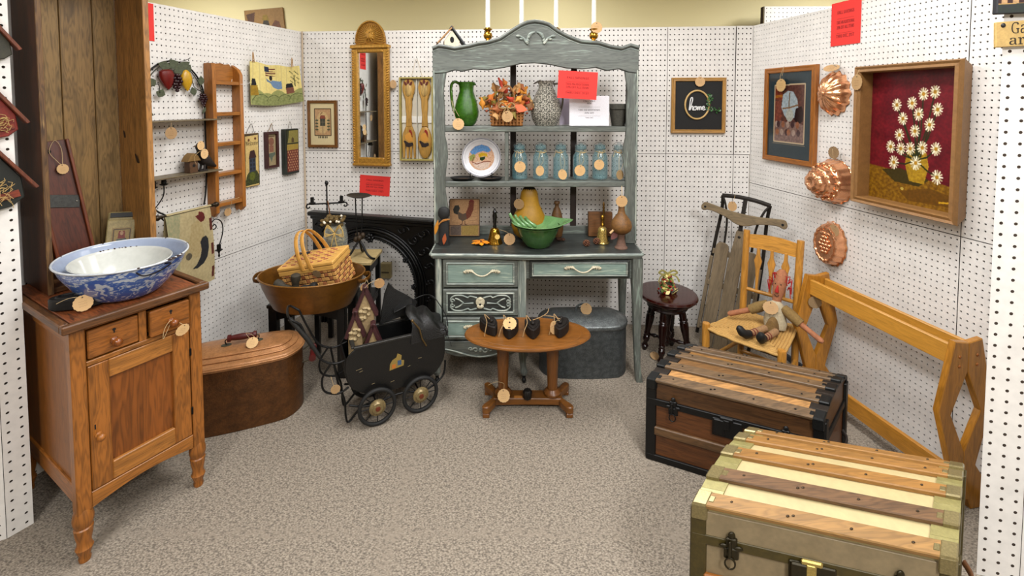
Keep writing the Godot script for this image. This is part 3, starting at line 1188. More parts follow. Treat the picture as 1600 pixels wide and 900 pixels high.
	m2.at(Vector3.ZERO, Vector3.ZERO, Vector3(1, 1.15, 1)).lathe([[0.0, 0.0], [0.085, 0.0], [0.115, 0.015], [0.155, 0.06], [0.178, 0.105], [0.186, 0.112], [0.183, 0.1145], [0.172, 0.106], [0.149, 0.062], [0.11, 0.019], [0.08, 0.006], [0.0, 0.006]], 48, 1.16, 1.0)
	obj("bowl", m2, mottle(Color(0.76, 0.765, 0.74), Color(0.72, 0.725, 0.70), 3.0, 0.15), b2)
	m2 = MB.new()
	for i in 9:
		var a := 3.9 + 0.09 * i + 0.03 * sin(i * 5.0)
		m2.ball(Vector3(cos(a + 2.2) * 0.1845 * 1.16, 0.1314, sin(a + 2.2) * 0.1845), Vector3(0.006 if i % 3 else 0.011, 0.0012, 0.004), 8, 5)
	obj("rim_chips", m2, pm(Color(0.2, 0.1, 0.05), 0.8), b2).set_meta("kind", "stuff")

	# oval iron base with a tag
	var ir := thing("sad_iron", "dark oval cast iron sadiron base lying on the washstand corner", "iron", t.transform * Vector3(0.07, H + 0.003, -0.16), yaw - 0.75)
	var ironp := PackedVector2Array()
	for i in 30:
		var a := TAU * i / 30
		ironp.append(Vector2(cos(a) * 0.085, sin(a) * 0.04 * (1.0 - 0.15 * cos(a))))
	m2 = MB.new()
	m2.at(Vector3.ZERO, Vector3(-90, 0, 0)).prism(ironp, 0.0, 0.042, 0.004)
	var iron := mottle(Color(0.10, 0.09, 0.085), Color(0.055, 0.05, 0.05), 14.0, 0.55, 0.4, 0, 0.4)
	obj("body", m2, iron, ir)
	m2 = MB.new()
	m2.at(Vector3(0, 0.042, 0), Vector3.ZERO, Vector3(1, 1, 0.5)).lathe([[0.066, 0.0], [0.062, 0.005], [0.055, 0.005], [0.052, 0.001], [0.0, 0.001]], 30)
	m2.at().ball(Vector3(0.02, 0.046, 0), Vector3(0.028, 0.008, 0.014), 12, 7)
	obj("raised_rim", m2, iron, ir)
	price_tag("scalloped tan tag propped against the dark oval iron base", t.transform * Vector3(0.068, H + 0.032, -0.088), 0.030, yaw - 0.35, -0.3, 0.1, [t.transform * Vector3(0.05, H + 0.056, -0.11), t.transform * Vector3(0.03, H + 0.052, -0.125), t.transform * Vector3(0.0, H + 0.05, -0.11)], Color(0.80, 0.62, 0.40))

	# three wooden birdhouse plaques on the partition end
	birdhouse_plaque("grey green wooden birdhouse plaque highest on the left partition end", Vector3(-1.945, 1.93, -1.742), Color(0.23, 0.22, 0.15), 0.10, 0.0)
	birdhouse_plaque("barn red wooden birdhouse plaque with dry straw on the left partition end", Vector3(-1.945, 1.66, -1.742), Color(0.50, 0.12, 0.055), 0.13, 0.02)
	birdhouse_plaque("dark green wooden birdhouse plaque with straw and a small red sign", Vector3(-1.945, 1.42, -1.742), Color(0.07, 0.085, 0.055), 0.17, 0.03)

func birdhouse_plaque(label: String, at: Vector3, c: Color, s: float, dx: float) -> void:
	var dir := Vector2(-1.962 + 1.925, -1.712 + 1.778)
	var n := Vector3(0.872, 0, 0.489)
	var t := thing("birdhouse_plaque", label, "wall decoration", at + n * 0.012 + Vector3(-0.49, 0, 0.87) * (s * 0.45 - 0.02), atan2(0.872, 0.489), "birdhouse plaques on the left partition")
	var m := MB.new()
	var p := PackedVector2Array()
	p.append(Vector2(-s * 0.72, -s * 0.1))
	for q in v2([-0.72, -0.62, -0.55, -0.80, -0.2, -0.74, 0.1, -0.80, 0.45, -0.74, 0.66, -0.55, 0.62, -0.1, 0.0, 0.85]):
		p.append(q * s)
	m.prism(p, -0.009, 0.012, 0.003)
	obj("board", m, mottle(c, c.darkened(0.4), 8.0, 0.6), t)
	m = MB.new()
	m.bar(Vector3(-0.02 * s, 0.95 * s, 0.008), Vector3(0.86 * s, -0.36 * s, 0.008), 0.04, 0.012, Vector3(0.8, 0.55, 0), 0.002)
	m.bar(Vector3(0.02 * s, 0.95 * s, 0.008), Vector3(-0.86 * s, -0.36 * s, 0.008), 0.04, 0.012, Vector3(-0.8, 0.55, 0), 0.002)
	obj("roof", m, wood(Color(0.42, 0.20, 0.10), Color(0.26, 0.11, 0.05), 1, 0.6), t)
	if s > 0.12:
		m = MB.new()
		var r := RandomNumberGenerator.new()
		r.seed = int(s * 1000)
		for i in 70:
			var a := Vector3(r.randf_range(-0.1, 0.45) * s, r.randf_range(-0.6, -0.15) * s, 0.016 + r.randf() * 0.012)
			var b := a + Vector3(r.randf_range(-0.2, 0.2) * s, r.randf_range(-0.2, 0.2) * s, r.randf_range(-0.004, 0.008))
			m.tube([a, (a + b) * 0.5 + Vector3(r.randf() * 0.01, r.randf() * 0.01, 0.004), b], 0.0009, 4)
		var o := obj("straw", m, pm(Color(0.72, 0.60, 0.38), 0.9), t)
		o.set_meta("kind", "stuff")
		m = MB.new()
		m.at(Vector3(0.42 * s, -0.48 * s, 0.014), Vector3(0, 0, 12)).box(Vector3.ZERO, Vector3(0.32 * s, 0.16 * s, 0.006), 0.001)
		obj("small_sign", m, wood(Color(0.48, 0.18, 0.08), Color(0.3, 0.1, 0.05), 0, 0.6), t)

# ---------------------------------------------------------------- left wall
func wire(pts: Array, r: float, k := 6) -> MB:
	var m := MB.new()
	m.tube(cr(pts, k), r, 6)
	return m

func peg_hook(label: String, at: Vector3, yaw: float, reach := 0.05) -> void:
	var t := thing("peg_hook", label, "hook", at, yaw, "white metal peg hooks on the left wall")
	var m := MB.new()
	m.tube(cr(v3([0, 0.028, 0.002, 0, 0.004, 0.004, 0, -0.004, reach * 0.5, 0, 0.002, reach, 0, 0.012, reach + 0.003]), 5), 0.0016, 6)
	obj("hook", m, pm(Color(0.88, 0.88, 0.86), 0.35, 0.3), t)

func leaf_poly(w: float, h: float) -> PackedVector2Array:
	return PackedVector2Array([Vector2(0, -h * 0.5), Vector2(w * 0.32, -h * 0.28), Vector2(w * 0.5, 0), Vector2(w * 0.3, h * 0.26), Vector2(0, h * 0.5), Vector2(-w * 0.3, h * 0.26), Vector2(-w * 0.5, 0), Vector2(-w * 0.32, -h * 0.28)])

func red_sign(label: String, p: Vector3, yaw: float, w: float, h: float, lines: Array, pitch := 0.0, roll := 0.0, c := Color(0.86, 0.19, 0.165), ink := Color(0.52, 0.09, 0.085)) -> Node3D:
	var t := thing("paper_sign", label, "sign", p, 0.0)
	t.transform = facing(p, yaw, pitch, roll)
	var m := MB.new()
	m.box(Vector3.ZERO, Vector3(w, h, 0.0012), 0.0003)
	obj("paper", m, pm(c, 0.75), t)
	for l in lines:
		var y: float = h * (0.5 - l[1])
		if l[0] == "-":
			m = MB.new()
			m.box(Vector3(0, y, 0.0009), Vector3(w * 0.56, 0.0012, 0.0006), 0.0)
			obj("printed_rule", m, pm(ink, 0.8), t)
		else:
			words(l[0], l[2] * h, pm(ink, 0.8), t, Transform3D(Basis(), Vector3(0, y, 0.0009)), "Droid Sans", true, "lettering", w * l[3])
	return t

const SALE := [["FALL SAVINGS", 0.24, 0.075, 0.56], ["-", 0.385], ["TAKE AN ADDITIONAL", 0.47, 0.075, 0.6], ["20% OFF ALL ITEMS", 0.585, 0.075, 0.58], ["-", 0.715], ["THRU DEC. 31ST", 0.785, 0.075, 0.6]]

func build_left_wall() -> void:
	var yw := yaw_left()
	# red sale sign by the cupboard
	red_sign("red paper sale sign half hidden behind the upright cupboard on the left wall", on_left(1.195, 2.13, 0.002), yw, 0.16, 0.205, SALE)
	# wrought arch shelf
	var t := thing("arch_shelf", "dark wire arch wall shelf with painted tin fruit and leaves and two narrow shelves", "shelf", on_left(1.03, 0, 0.001), yw)
	var black := pm(Color(0.075, 0.065, 0.05), 0.5, 0.6)
	var pts := []
	for i in 25:
		var a := PI * i / 24.0
		pts.append(Vector3(-cos(a) * 0.185, 1.70 + sin(a) * 0.225, 0.018))
	var m := MB.new()
	m.tube(cr([Vector3(-0.10, 1.06, 0.06), Vector3(-0.15, 1.12, 0.03), Vector3(-0.185, 1.28, 0.018), Vector3(-0.185, 1.5, 0.018)], 6) + pts + cr([Vector3(0.185, 1.5, 0.018), Vector3(0.185, 1.28, 0.018), Vector3(0.165, 1.14, 0.03), Vector3(0.12, 1.075, 0.07)], 6), 0.005, 7)
	obj("arch_frame", m, black, t)
	m = MB.new()
	m.tube(pts.map(func(p): return p * Vector3(0.93, 1, 1) + Vector3(0, -0.012 , 0.006)), 0.003, 5)
	obj("inner_wire", m, pm(Color(0.16, 0.17, 0.11), 0.6, 0.3), t)
	for e in [[1.585, "shelf"], [1.275, "shelf"]]:
		m = MB.new()
		m.box(Vector3(0, e[0], 0.062), Vector3(0.42, 0.008, 0.122), 0.002)
		obj("shelf", m, mottle(Color(0.50, 0.44, 0.33), Color(0.34, 0.29, 0.2), 9.0, 0.5, 0.1), t)
	var green := mottle(Color(0.36, 0.39, 0.29), Color(0.2, 0.225, 0.165), 14.0, 0.6)
	# leaves, fruit
	for l in [[-0.005, 1.905, 0.055, 0.075, 40], [0.05, 1.90, 0.055, 0.085, -50], [-0.06, 1.895, 0.05, 0.07, 70], [0.02, 1.87, 0.05, 0.07, 10], [0.075, 1.885, 0.045, 0.06, -25], [-0.13, 1.80, 0.045, 0.055, 30], [-0.085, 1.74, 0.05, 0.05, -20], [0.155, 1.82, 0.04, 0.06, 5], [0.105, 1.755, 0.04, 0.055, 20], [-0.15, 1.63, 0.025, 0.05, 60], [0.17, 1.64, 0.02, 0.045, -20], [-0.165, 1.86, 0.03, 0.05, 40]]:
		m = MB.new()
		m.at(Vector3(l[0], l[1], 0.034), Vector3(8, -10, l[4])).prism(leaf_poly(l[2], l[3]), -0.0015, 0.0015, 0.001)
		obj("leaf", m, green, t)
	m = MB.new()
	m.at(Vector3(-0.045, 1.82, 0.03), Vector3(0, 0, 8)).lathe([[0.0, -0.06], [0.018, -0.045], [0.034, -0.01], [0.042, 0.02], [0.036, 0.045], [0.018, 0.055], [0.0, 0.052]], 18, 1.0, 0.6)
	obj("strawberry", m, mottle(Color(0.45, 0.06, 0.04), Color(0.3, 0.035, 0.03), 12.0, 0.35), t)
	m = MB.new()
	m.at(Vector3(0.068, 1.82, 0.03), Vector3(0, 0, 4)).lathe([[0.0, -0.066], [0.012, -0.054], [0.03, -0.02], [0.034, 0.01], [0.026, 0.04], [0.012, 0.056], [0.0, 0.066]], 18, 1.0, 0.6)
	obj("lemon", m, mottle(Color(0.78, 0.6, 0.1), Color(0.7, 0.5, 0.08), 10.0, 0.35), t)
	for g in [[0.005, 1.805, 1.0], [0.165, 1.705, 0.75], [-0.165, 1.69, 0.8]]:
		m = MB.new()
		var rr := 0
		for row in [3, 4, 4, 3, 2, 1]:
			for i in row:
				m.ball(Vector3(g[0] + (i - (row - 1) * 0.5) * 0.0165 * g[2], g[1] + (0.04 - rr * 0.0175) * g[2], 0.032 + 0.006 * ((i + rr) % 2)), Vector3.ONE * 0.0105 * g[2], 8, 6)
			rr += 1
		obj("grape_cluster", m, mottle(Color(0.20, 0.06, 0.09), Color(0.10, 0.025, 0.05), 30.0, 0.35), t)
	for q in [[[-0.16, 1.76, 0.03, -0.10, 1.79, 0.035, -0.09, 1.74, 0.035]], [[0.10, 1.84, 0.03, 0.11, 1.78, 0.035, 0.165, 1.75, 0.035]], [[0.02, 1.92, 0.03, 0.06, 1.935, 0.04, 0.08, 1.95, 0.05]]]:
		obj("tendril", wire(v3(q[0]), 0.002), black, t)
	# candle arms and towel bar
	for s in [-1.0, 1.0]:
		for k in 2:
			var cx: float = s * (0.17 - 0.055 * k) if s < 0 else 0.205
			var cy := 1.235 + 0.008 * k if s < 0 else 0.775
			if s > 0 and k == 1: continue
			m = MB.new()
			m.at(Vector3(cx, cy, 0.075)).lathe([[0.0, -0.012], [0.009, -0.012], [0.02, -0.006], [0.021, -0.003], [0.0115, -0.001], [0.0115, 0.03], [0.0095, 0.03], [0.009, 0.002], [0.0, 0.002]], 16)
			if s > 0: m.at(Vector3(cx, cy - 0.013, 0.075)).lathe([[0.0, -0.04], [0.006, -0.03], [0.004, -0.012], [0.008, 0.0]], 10)
			obj("candle_cup", m, black, t)
			if s < 0:
				obj("candle_arm", wire([Vector3(cx, cy - 0.012, 0.075), Vector3(cx - 0.002, cy - 0.07, 0.07), Vector3(cx - 0.03, cy - 0.13, 0.05), Vector3(-0.16, 1.08, 0.03)], 0.003), black, t)
	obj("scroll", wire(v3([0.16, 1.02, 0.03, 0.185, 0.98, 0.04, 0.165, 0.93, 0.05, 0.18, 0.905, 0.06, 0.20, 0.915, 0.065, 0.19, 0.935, 0.065, 0.175, 0.925, 0.06, 0.17, 0.945, 0.06, 0.20, 0.965, 0.06, 0.235, 0.94, 0.065, 0.24, 0.88, 0.07, 0.21, 0.80, 0.075, 0.205, 0.77, 0.075]), 0.0035), black, t)
	obj("scroll", wire(v3([-0.13, 1.06, 0.05, -0.10, 1.02, 0.06, -0.075, 0.98, 0.075, -0.05, 0.985, 0.09, -0.055, 1.0, 0.095]), 0.0035), black, t)
	m = MB.new()
	m.tube([Vector3(-0.165, 1.066, 0.1), Vector3(0.165, 1.066, 0.1)], 0.006, 10)
	var bar := obj("towel_bar", m, mottle(Color(0.2, 0.16, 0.1), Color(0.12, 0.1, 0.07), 12.0, 0.4, 0.5), t)
	for s in [-1, 1]:
		m = MB.new()
		m.ball(Vector3(s * 0.175, 1.066, 0.1), Vector3(0.018, 0.016, 0.016), 14, 9)
		m.at(Vector3(s * 0.155, 1.066, 0.1), Vector3(0, 0, 90)).lathe([[0.0, -0.008], [0.01, -0.008], [0.011, 0.0], [0.01, 0.008], [0.0, 0.008]], 12)
		obj("finial", m, mottle(Color(0.22, 0.17, 0.1), Color(0.12, 0.09, 0.06), 14.0, 0.35, 0.5), bar)
	# towel with a rooster on the bar
	var im := canvas(128, 160, Color(0.70, 0.64, 0.48), Color(0.56, 0.51, 0.37))
	daub(im, [0, 0, 40, 0, 30, 50, 24, 110, 0, 120], Color(0.48, 0.50, 0.38), Color(0.63, 0.58, 0.44))
	daub(im, [66, 30, 84, 24, 96, 30, 100, 52, 92, 78, 78, 100, 60, 96, 54, 70], Color(0.66, 0.6, 0.44), Color(0.56, 0.49, 0.33))
	daub(im, [86, 22, 80, 14, 90, 13, 92, 7, 100, 8, 106, 12, 108, 22, 102, 28, 94, 29], Color(0.36, 0.07, 0.045))
	daub(im, [86, 70, 92, 62, 104, 60, 110, 68, 110, 86, 104, 104, 92, 116, 76, 122, 62, 120, 74, 114, 84, 100, 88, 86], Color(0.06, 0.065, 0.075), Color(0.12, 0.13, 0.14))
	daub(im, [120, 26, 128, 26, 127, 52, 119, 52], Color(0.33, 0.1, 0.05))
	daub(im, [118, 80, 126, 80, 126, 104, 118, 104], Color(0.33, 0.1, 0.05))
	daub(im, [118, 130, 126, 130, 125, 152, 117, 152], Color(0.33, 0.1, 0.05))
	dot(im, 52, 92, 9, 7, Color(0.34, 0.31, 0.24))
	var tw := thing("hand_towel", "beige hand towel printed with a rooster hanging over the wire shelf's bar", "towel", on_left(1.03, 0, 0.001), yw)
	m = MB.new()
	m.sheet(func(u, v):
		var x: float = -0.13 + 0.265 * u
		var w: float = 0.006 * sin(u * 9.0 + v * 2.0) * (1.0 - v)
		return Vector3(x + 0.008 * sin(v * 4.0), 0.60 + 0.02 * u + v * (0.468 - 0.02 * u), 0.116 - 0.008 * v * v + w - 0.006 * smoothstep(0.93, 1.0, v)), 14, 20, 0.002)
	obj("front_drape", m, picture(im, 0.95), tw)
	m = MB.new()
	m.sheet(func(u, v):
		var a: float = PI * v
		return Vector3(-0.13 + 0.265 * u, 1.066 + 0.0085 * sin(a), 0.1 + 0.0095 * cos(a)), 14, 8, 0.0015, Vector3.UP)
	var tback := mottle(Color(0.70, 0.64, 0.48), Color(0.56, 0.51, 0.37), 8.0, 0.95)
	obj("fold", m, tback, tw)
	m = MB.new()
	m.sheet(func(u, v):
		return Vector3(-0.13 + 0.265 * u, 0.72 + v * 0.346, 0.06 + 0.03 * v + 0.005 * sin(u * 8.0) * (1.0 - v)), 14, 10, 0.002)
	obj("back_drape", m, tback, tw)

	# figures on the lower shelf
	var f := thing("little_birdhouse", "tiny twig birdhouse with a straw roof on the wire shelf", "ornament", on_left(0.985, 1.279, 0.075), yw)
	m = MB.new()
	m.box(Vector3(0, 0.035, 0), Vector3(0.05, 0.07, 0.045), 0.002)
	obj("body", m, wood(Color(0.34, 0.22, 0.11), Color(0.18, 0.11, 0.05), 1, 0.7, 0.0, Color.WHITE, 2.0), f)
	m = MB.new()
	m.at(Vector3(0, 0, -0.03)).prism(poly([Vector2(-0.04, 0.068), Vector2(0.04, 0.068), Vector2(0.022, 0.10), Vector2(0.0, 0.115), Vector2(-0.022, 0.10)]), 0.0, 0.06, 0.003)
	obj("roof", m, mottle(Color(0.62, 0.48, 0.27), Color(0.4, 0.29, 0.14), 22.0, 0.95, 0.0, 2, 1.0), f)
	m = MB.new()
	m.at(Vector3(0, 0.042, 0.022), Vector3(90, 0, 0)).lathe([[0.0, 0.0], [0.009, 0.0], [0.009, 0.001], [0.0, 0.001]], 12)
	obj("entry_hole", m, pm(Color(0.03, 0.02, 0.015), 0.9), f)
	f = thing("carved_bird", "dark brown carved bird standing beside the tiny birdhouse", "figurine", on_left(0.915, 1.279, 0.07), yw)
	m = MB.new()
	var rs := []
	for e in [[-0.012, 0.172, 0.006], [-0.014, 0.165, 0.018], [-0.014, 0.150, 0.023], [-0.008, 0.128, 0.021], [-0.004, 0.10, 0.030], [0.008, 0.075, 0.036], [0.026, 0.055, 0.034], [0.048, 0.04, 0.024], [0.072, 0.026, 0.014], [0.09, 0.016, 0.007]]:
		var row := PackedVector3Array()
		for j in 14:
			var a := TAU * j / 14
			row.append(Vector3(e[0] + cos(a) * e[2] * 0.75, e[1] + cos(a) * e[2] * 0.6, sin(a) * e[2]))
		rs.append(row)
	m.rings(rs)
	obj("body", m, mottle(Color(0.12, 0.075, 0.05), Color(0.06, 0.04, 0.03), 18.0, 0.7), f)
	m = MB.new()
	m.at(Vector3(-0.036, 0.152, 0), Vector3(0, 0, 100)).lathe([[0.0, 0.02], [0.004, 0.006], [0.006, 0.0], [0.0, -0.002]], 10)
	obj("beak", m, pm(Color(0.3, 0.2, 0.08), 0.6), f)
	m = MB.new()
	for s in [-1, 1]:
		m.tube([Vector3(0.012, 0.06, s * 0.014), Vector3(0.0, 0.002, s * 0.016)], 0.006, 7)
	m.box(Vector3(-0.002, 0.004, 0), Vector3(0.05, 0.008, 0.045), 0.002)
	obj("feet", m, pm(Color(0.09, 0.055, 0.04), 0.7), f)
	price_tag("pale scalloped tag hanging on the dark bird, the upper of two", on_left(0.945, 1.435, 0.105), 0.028, yw + 0.2, 0.0, 0.2, [], Color(0.84, 0.67, 0.45))
	price_tag("pale scalloped tag hanging on the dark bird, the lower of two", on_left(0.93, 1.385, 0.113), 0.030, yw + 0.2, 0.0, -0.3, [on_left(0.97, 1.40, 0.12), on_left(1.0, 1.37, 0.12), on_left(0.985, 1.33, 0.115)], Color(0.84, 0.67, 0.45))
	price_tag("brown scalloped tag under the upper shelf of the wire arch", on_left(1.12, 1.52, 0.11), 0.034, yw, 0.0, 0.0, [on_left(1.125, 1.58, 0.12)], Color(0.56, 0.39, 0.23))
	price_tag("brown scalloped tag dangling beside the edge of the upright cupboard", on_left(1.235, 1.10, 0.1), 0.030, yw, 0.0, 0.1, [on_left(1.21, 1.06, 0.105)], Color(0.48, 0.32, 0.19))

	# narrow wooden shelf rack
	var r := thing("shelf_rack", "narrow tall honey wood wall rack with five small shelves", "shelf", on_left(0.722, 0, 0.003), yw)
	var hv := wood(Color(0.64, 0.40, 0.15), Color(0.48, 0.28, 0.09), 1, 0.4)
	var hh := wood(Color(0.62, 0.39, 0.15), Color(0.48, 0.28, 0.09), 0, 0.4)
	for s in [-1.0, 1.0]:
		m = MB.new()
		var sp := PackedVector2Array([Vector2(0.0, 0.99), Vector2(0.012, 0.975), Vector2(0.03, 0.985), Vector2(0.045, 0.975), Vector2(0.07, 1.0), Vector2(0.07, 1.865), Vector2(0.05, 1.90), Vector2(0.0, 1.93)])
		if s < 0: sp[6] = Vector2(0.066, 1.93)
		m.put(Transform3D(Basis(Vector3(0, 0, 1), Vector3(0, 1, 0), Vector3(-1, 0, 0)), Vector3(s * 0.097 + 0.0125, 0, 0)))
		m.prism(sp, 0.0, 0.025, 0.002)
		obj("side_board", m, hv, r)
	m = MB.new()
	m.prism(poly([Vector2(-0.088, 1.80), Vector2(0.088, 1.80), Vector2(0.088, 1.905), Vector2(0.06, 1.935), Vector2(0.03, 1.93), Vector2(0, 1.937), Vector2(-0.05, 1.93), Vector2(-0.088, 1.935)]), 0.0, 0.012, 0.002)
	obj("back_board", m, hh, r)
	for y in [1.81, 1.615, 1.425, 1.235, 1.045]:
		m = MB.new()
		m.box(Vector3(0, y, 0.034), Vector3(0.17, 0.022, 0.062), 0.002)
		obj("shelf", m, hh, r)
		if y < 1.1:
			m = MB.new()
			m.tube(cr([Vector3(-0.06, y + 0.012, 0.05), Vector3(0.0, y + 0.018, 0.06), Vector3(0.03, y + 0.013, 0.045), Vector3(0.07, y + 0.02, 0.055)], 5), 0.002, 5)
			obj("twine", m, pm(Color(0.66, 0.55, 0.38), 0.9), r)
	price_tag("tan scalloped tag below the lowest shelf of the narrow wood rack", on_left(0.728, 0.985, 0.045), 0.026, yw, 0.0, 0.0, [on_left(0.724, 1.03, 0.068), on_left(0.72, 1.06, 0.07)], Color(0.66, 0.46, 0.26))
	peg_hook("white metal peg hook resting across the top shelf of the narrow wood rack", on_left(0.66, 1.81, 0.03), yw + 0.6, 0.1)

	# painted canvas panel on two hooks
	peg_hook("white metal peg hook above the left corner of the painted yellow panel", on_left(0.50, 2.04, 0.003), yw, 0.06)
	peg_hook("white metal peg hook above the right corner of the painted yellow panel", on_left(0.15, 2.045, 0.003), yw, 0.06)
	im = canvas(160, 112, Color(0.86, 0.80, 0.52), Color(0.78, 0.70, 0.42))
	for i in 9:
		stroke(im, [i * 18 + 8, 0, i * 18 + 6, 70], 1.2, Color(0.76, 0.69, 0.45))
	for i in 5:
		dot(im, 10 + i * 36, 96 + (i % 2) * 8, 30, 26, Color(0.46, 0.48, 0.26), Color(0.60, 0.60, 0.38))
	for i in 4:
		dot(im, 28 + i * 38, 104, 26, 22, Color(0.56, 0.57, 0.36), Color(0.38, 0.41, 0.22))
		stroke(im, [4 + i * 38, 100, 12 + i * 38, 88, 28 + i * 38, 82, 44 + i * 38, 88, 52 + i * 38, 100], 0.8, Color(0.22, 0.25, 0.12))
	for i in 4:
		daub(im, [42, 10 + i * 6, 76, 10 + i * 6 + (i % 2) * 2, 76, 13 + i * 6, 42, 13 + i * 6], Color(0.38, 0.11, 0.08))
	daub(im, [40, 6, 54, 6, 54, 20, 40, 20], Color(0.12, 0.15, 0.25))
	daub(im, [56, 48, 64, 42, 90, 46, 96, 44, 98, 66, 84, 68, 66, 62], Color(0.36, 0.46, 0.58), Color(0.42, 0.52, 0.63))
	daub(im, [44, 38, 60, 46, 58, 50, 46, 46], Color(0.42, 0.52, 0.63))
	dot(im, 59, 36, 5, 7, Color(0.09, 0.06, 0.05))
	daub(im, [110, 64, 112, 52, 130, 50, 134, 62], Color(0.07, 0.06, 0.07))
	daub(im, [110, 64, 134, 62, 136, 80, 112, 82], Color(0.50, 0.30, 0.22))
	daub(im, [2, 62, 4, 44, 12, 44, 16, 62], Color(0.08, 0.07, 0.08))
	daub(im, [0, 62, 18, 60, 20, 86, 0, 88], Color(0.62, 0.48, 0.10))
	stroke(im, [140, 60, 138, 30], 1.0, Color(0.3, 0.28, 0.14))
	for i in 26:
		dot(im, 126 + (i * 37) % 28, 14 + (i * 23) % 42, 1.8, 1.5, Color(0.3, 0.3, 0.14))
	var pn := thing("fabric_hanging", "pale yellow painted fabric panel with green hills, small houses and a striped flag", "wall decoration", on_left(0.29, 1.82, 0.03), yw)
	m = MB.new()
	m.sheet(func(u, v):
		var top: float = 0.145 - 0.012 * sin(u * PI) + 0.004 * sin(u * 14.0)
		var bot: float = -0.148 + 0.022 * u - 0.018 * sin(u * PI)
		return Vector3(-0.235 + 0.47 * u + 0.012 * (1.0 - v) * u, lerpf(bot, top, v), 0.01 + 0.012 * sin(u * 7.0) * (1.0 - v * 0.6) - 0.02 * u * v), 24, 12, 0.003)
	obj("cloth", m, picture(im, 0.9), pn)
	for e in [[-0.21, 0.14], [0.14, 0.13]]:
		m = MB.new()
		m.tube(cr([Vector3(e[0] - 0.006, e[1], 0.014), Vector3(e[0], e[1] + 0.07, 0.012), Vector3(e[0] + 0.008, e[1], 0.014)], 4), 0.003, 5)
		obj("hanging_loop", m, pm(Color(0.62, 0.47, 0.28), 0.9), pn)

	# three small hanging plaques
	for e in [[0.505, 1.545, "welcome plaque"], [0.335, 1.545, "small red frame"], [0.155, 1.555, "green plaque"]]:
		peg_hook("white metal peg hook above the " + e[2], on_left(e[0], e[1], 0.003), yw, 0.04)
	var w := thing("welcome_plaque", "cream wooden welcome plaque painted with a blue house on a green hill", "plaque", on_left(0.508, 1.292, 0.004), yw)
	im = canvas(72, 192, Color(0.80, 0.70, 0.45), Color(0.68, 0.57, 0.34))
	daub(im, [0, 0, 72, 0, 72, 4, 5, 8, 4, 188, 0, 192], Color(0.25, 0.18, 0.09))
	daub(im, [68, 4, 72, 4, 72, 190, 68, 190], Color(0.25, 0.18, 0.09))
	dot(im, 22, 22, 5, 5, Color(0.40, 0.2, 0.06))
	dot(im, 54, 18, 5, 5, Color(0.40, 0.2, 0.06))
	daub(im, [4, 170, 10, 150, 24, 136, 44, 132, 60, 138, 70, 158, 70, 186, 4, 188], Color(0.30, 0.33, 0.06), Color(0.07, 0.09, 0.04))
	dot(im, 36, 156, 14, 16, Color(0.38, 0.40, 0.06), Color(0.24, 0.28, 0.06))
	daub(im, [22, 88, 54, 86, 54, 138, 22, 140], Color(0.13, 0.16, 0.22), Color(0.18, 0.21, 0.28))
	daub(im, [28, 62, 48, 60, 58, 88, 20, 90], Color(0.20, 0.05, 0.05))
	for i in 6:
		daub(im, [26 + (i % 2) * 15, 94 + (i / 2) * 15, 35 + (i % 2) * 15, 94 + (i / 2) * 15, 35 + (i % 2) * 15, 103 + (i / 2) * 15, 26 + (i % 2) * 15, 103 + (i / 2) * 15], Color(0.06, 0.07, 0.1))
	m = MB.new()
	m.box(Vector3(0, 0, 0.007), Vector3(0.126, 0.365, 0.014), 0.003)
	obj("board", m, wood(Color(0.45, 0.34, 0.18), Color(0.26, 0.19, 0.1), 1, 0.6), w)
	m = MB.new()
	m.face(Vector3(0, 0, 0.0146), 0.12, 0.359)
	obj("painting", m, picture(im, 0.6), w)
	words("Welcome", 0.026, pm(Color(0.16, 0.1, 0.05), 0.7), w, Transform3D(Basis(), Vector3(0, 0.115, 0.015)), "Droid Serif", false, "lettering", 0.1)
	obj("wire_hanger", wire([Vector3(-0.035, 0.18, 0.007), Vector3(-0.018, 0.22, 0.01), Vector3(0.0, 0.248, 0.016), Vector3(0.018, 0.22, 0.01), Vector3(0.035, 0.18, 0.007)], 0.0015), pm(Color(0.25, 0.2, 0.15), 0.6, 0.4), w)
	w = thing("red_frame", "small dark red wooden frame holding a pale house print", "picture frame", on_left(0.335, 1.345, 0.003), yw)
	im = canvas(48, 108, Color(0.62, 0.56, 0.42), Color(0.5, 0.44, 0.32))
	dot(im, 24, 26, 15, 14, Color(0.52, 0.33, 0.25))
	daub(im, [12, 40, 36, 40, 36, 62, 12, 62], Color(0.56, 0.36, 0.27))
	daub(im, [4, 66, 44, 64, 44, 72, 30, 80, 24, 96, 14, 80, 4, 74], Color(0.36, 0.4, 0.34))
	stroke(im, [8, 8, 40, 8], 1.0, Color(0.3, 0.16, 0.1))
	frame(w, 0.112, 0.262, 0.018, 0.03, mottle(Color(0.24, 0.055, 0.05), Color(0.15, 0.035, 0.035), 8.0, 0.5), picture(im, 0.6))
	obj("wire_hanger", wire([Vector3(-0.03, 0.13, 0.012), Vector3(-0.012, 0.155, 0.012), Vector3(0, 0.19, 0.02), Vector3(0.012, 0.155, 0.012), Vector3(0.03, 0.13, 0.012)], 0.002), pm(Color(0.5, 0.4, 0.25), 0.8), w)
	w = thing("green_plaque", "tall dark green block plaque with a checked red and cream lower half", "plaque", on_left(0.165, 1.316, 0.003), yw)
	im = canvas(80, 192, Color(0.62, 0.54, 0.30), Color(0.5, 0.42, 0.2))
	daub(im, [0, 0, 80, 0, 80, 60, 0, 60], Color(0.42, 0.40, 0.18), Color(0.56, 0.5, 0.28))
	daub(im, [0, 0, 16, 0, 12, 30, 4, 58, 0, 58], Color(0.18, 0.2, 0.1))
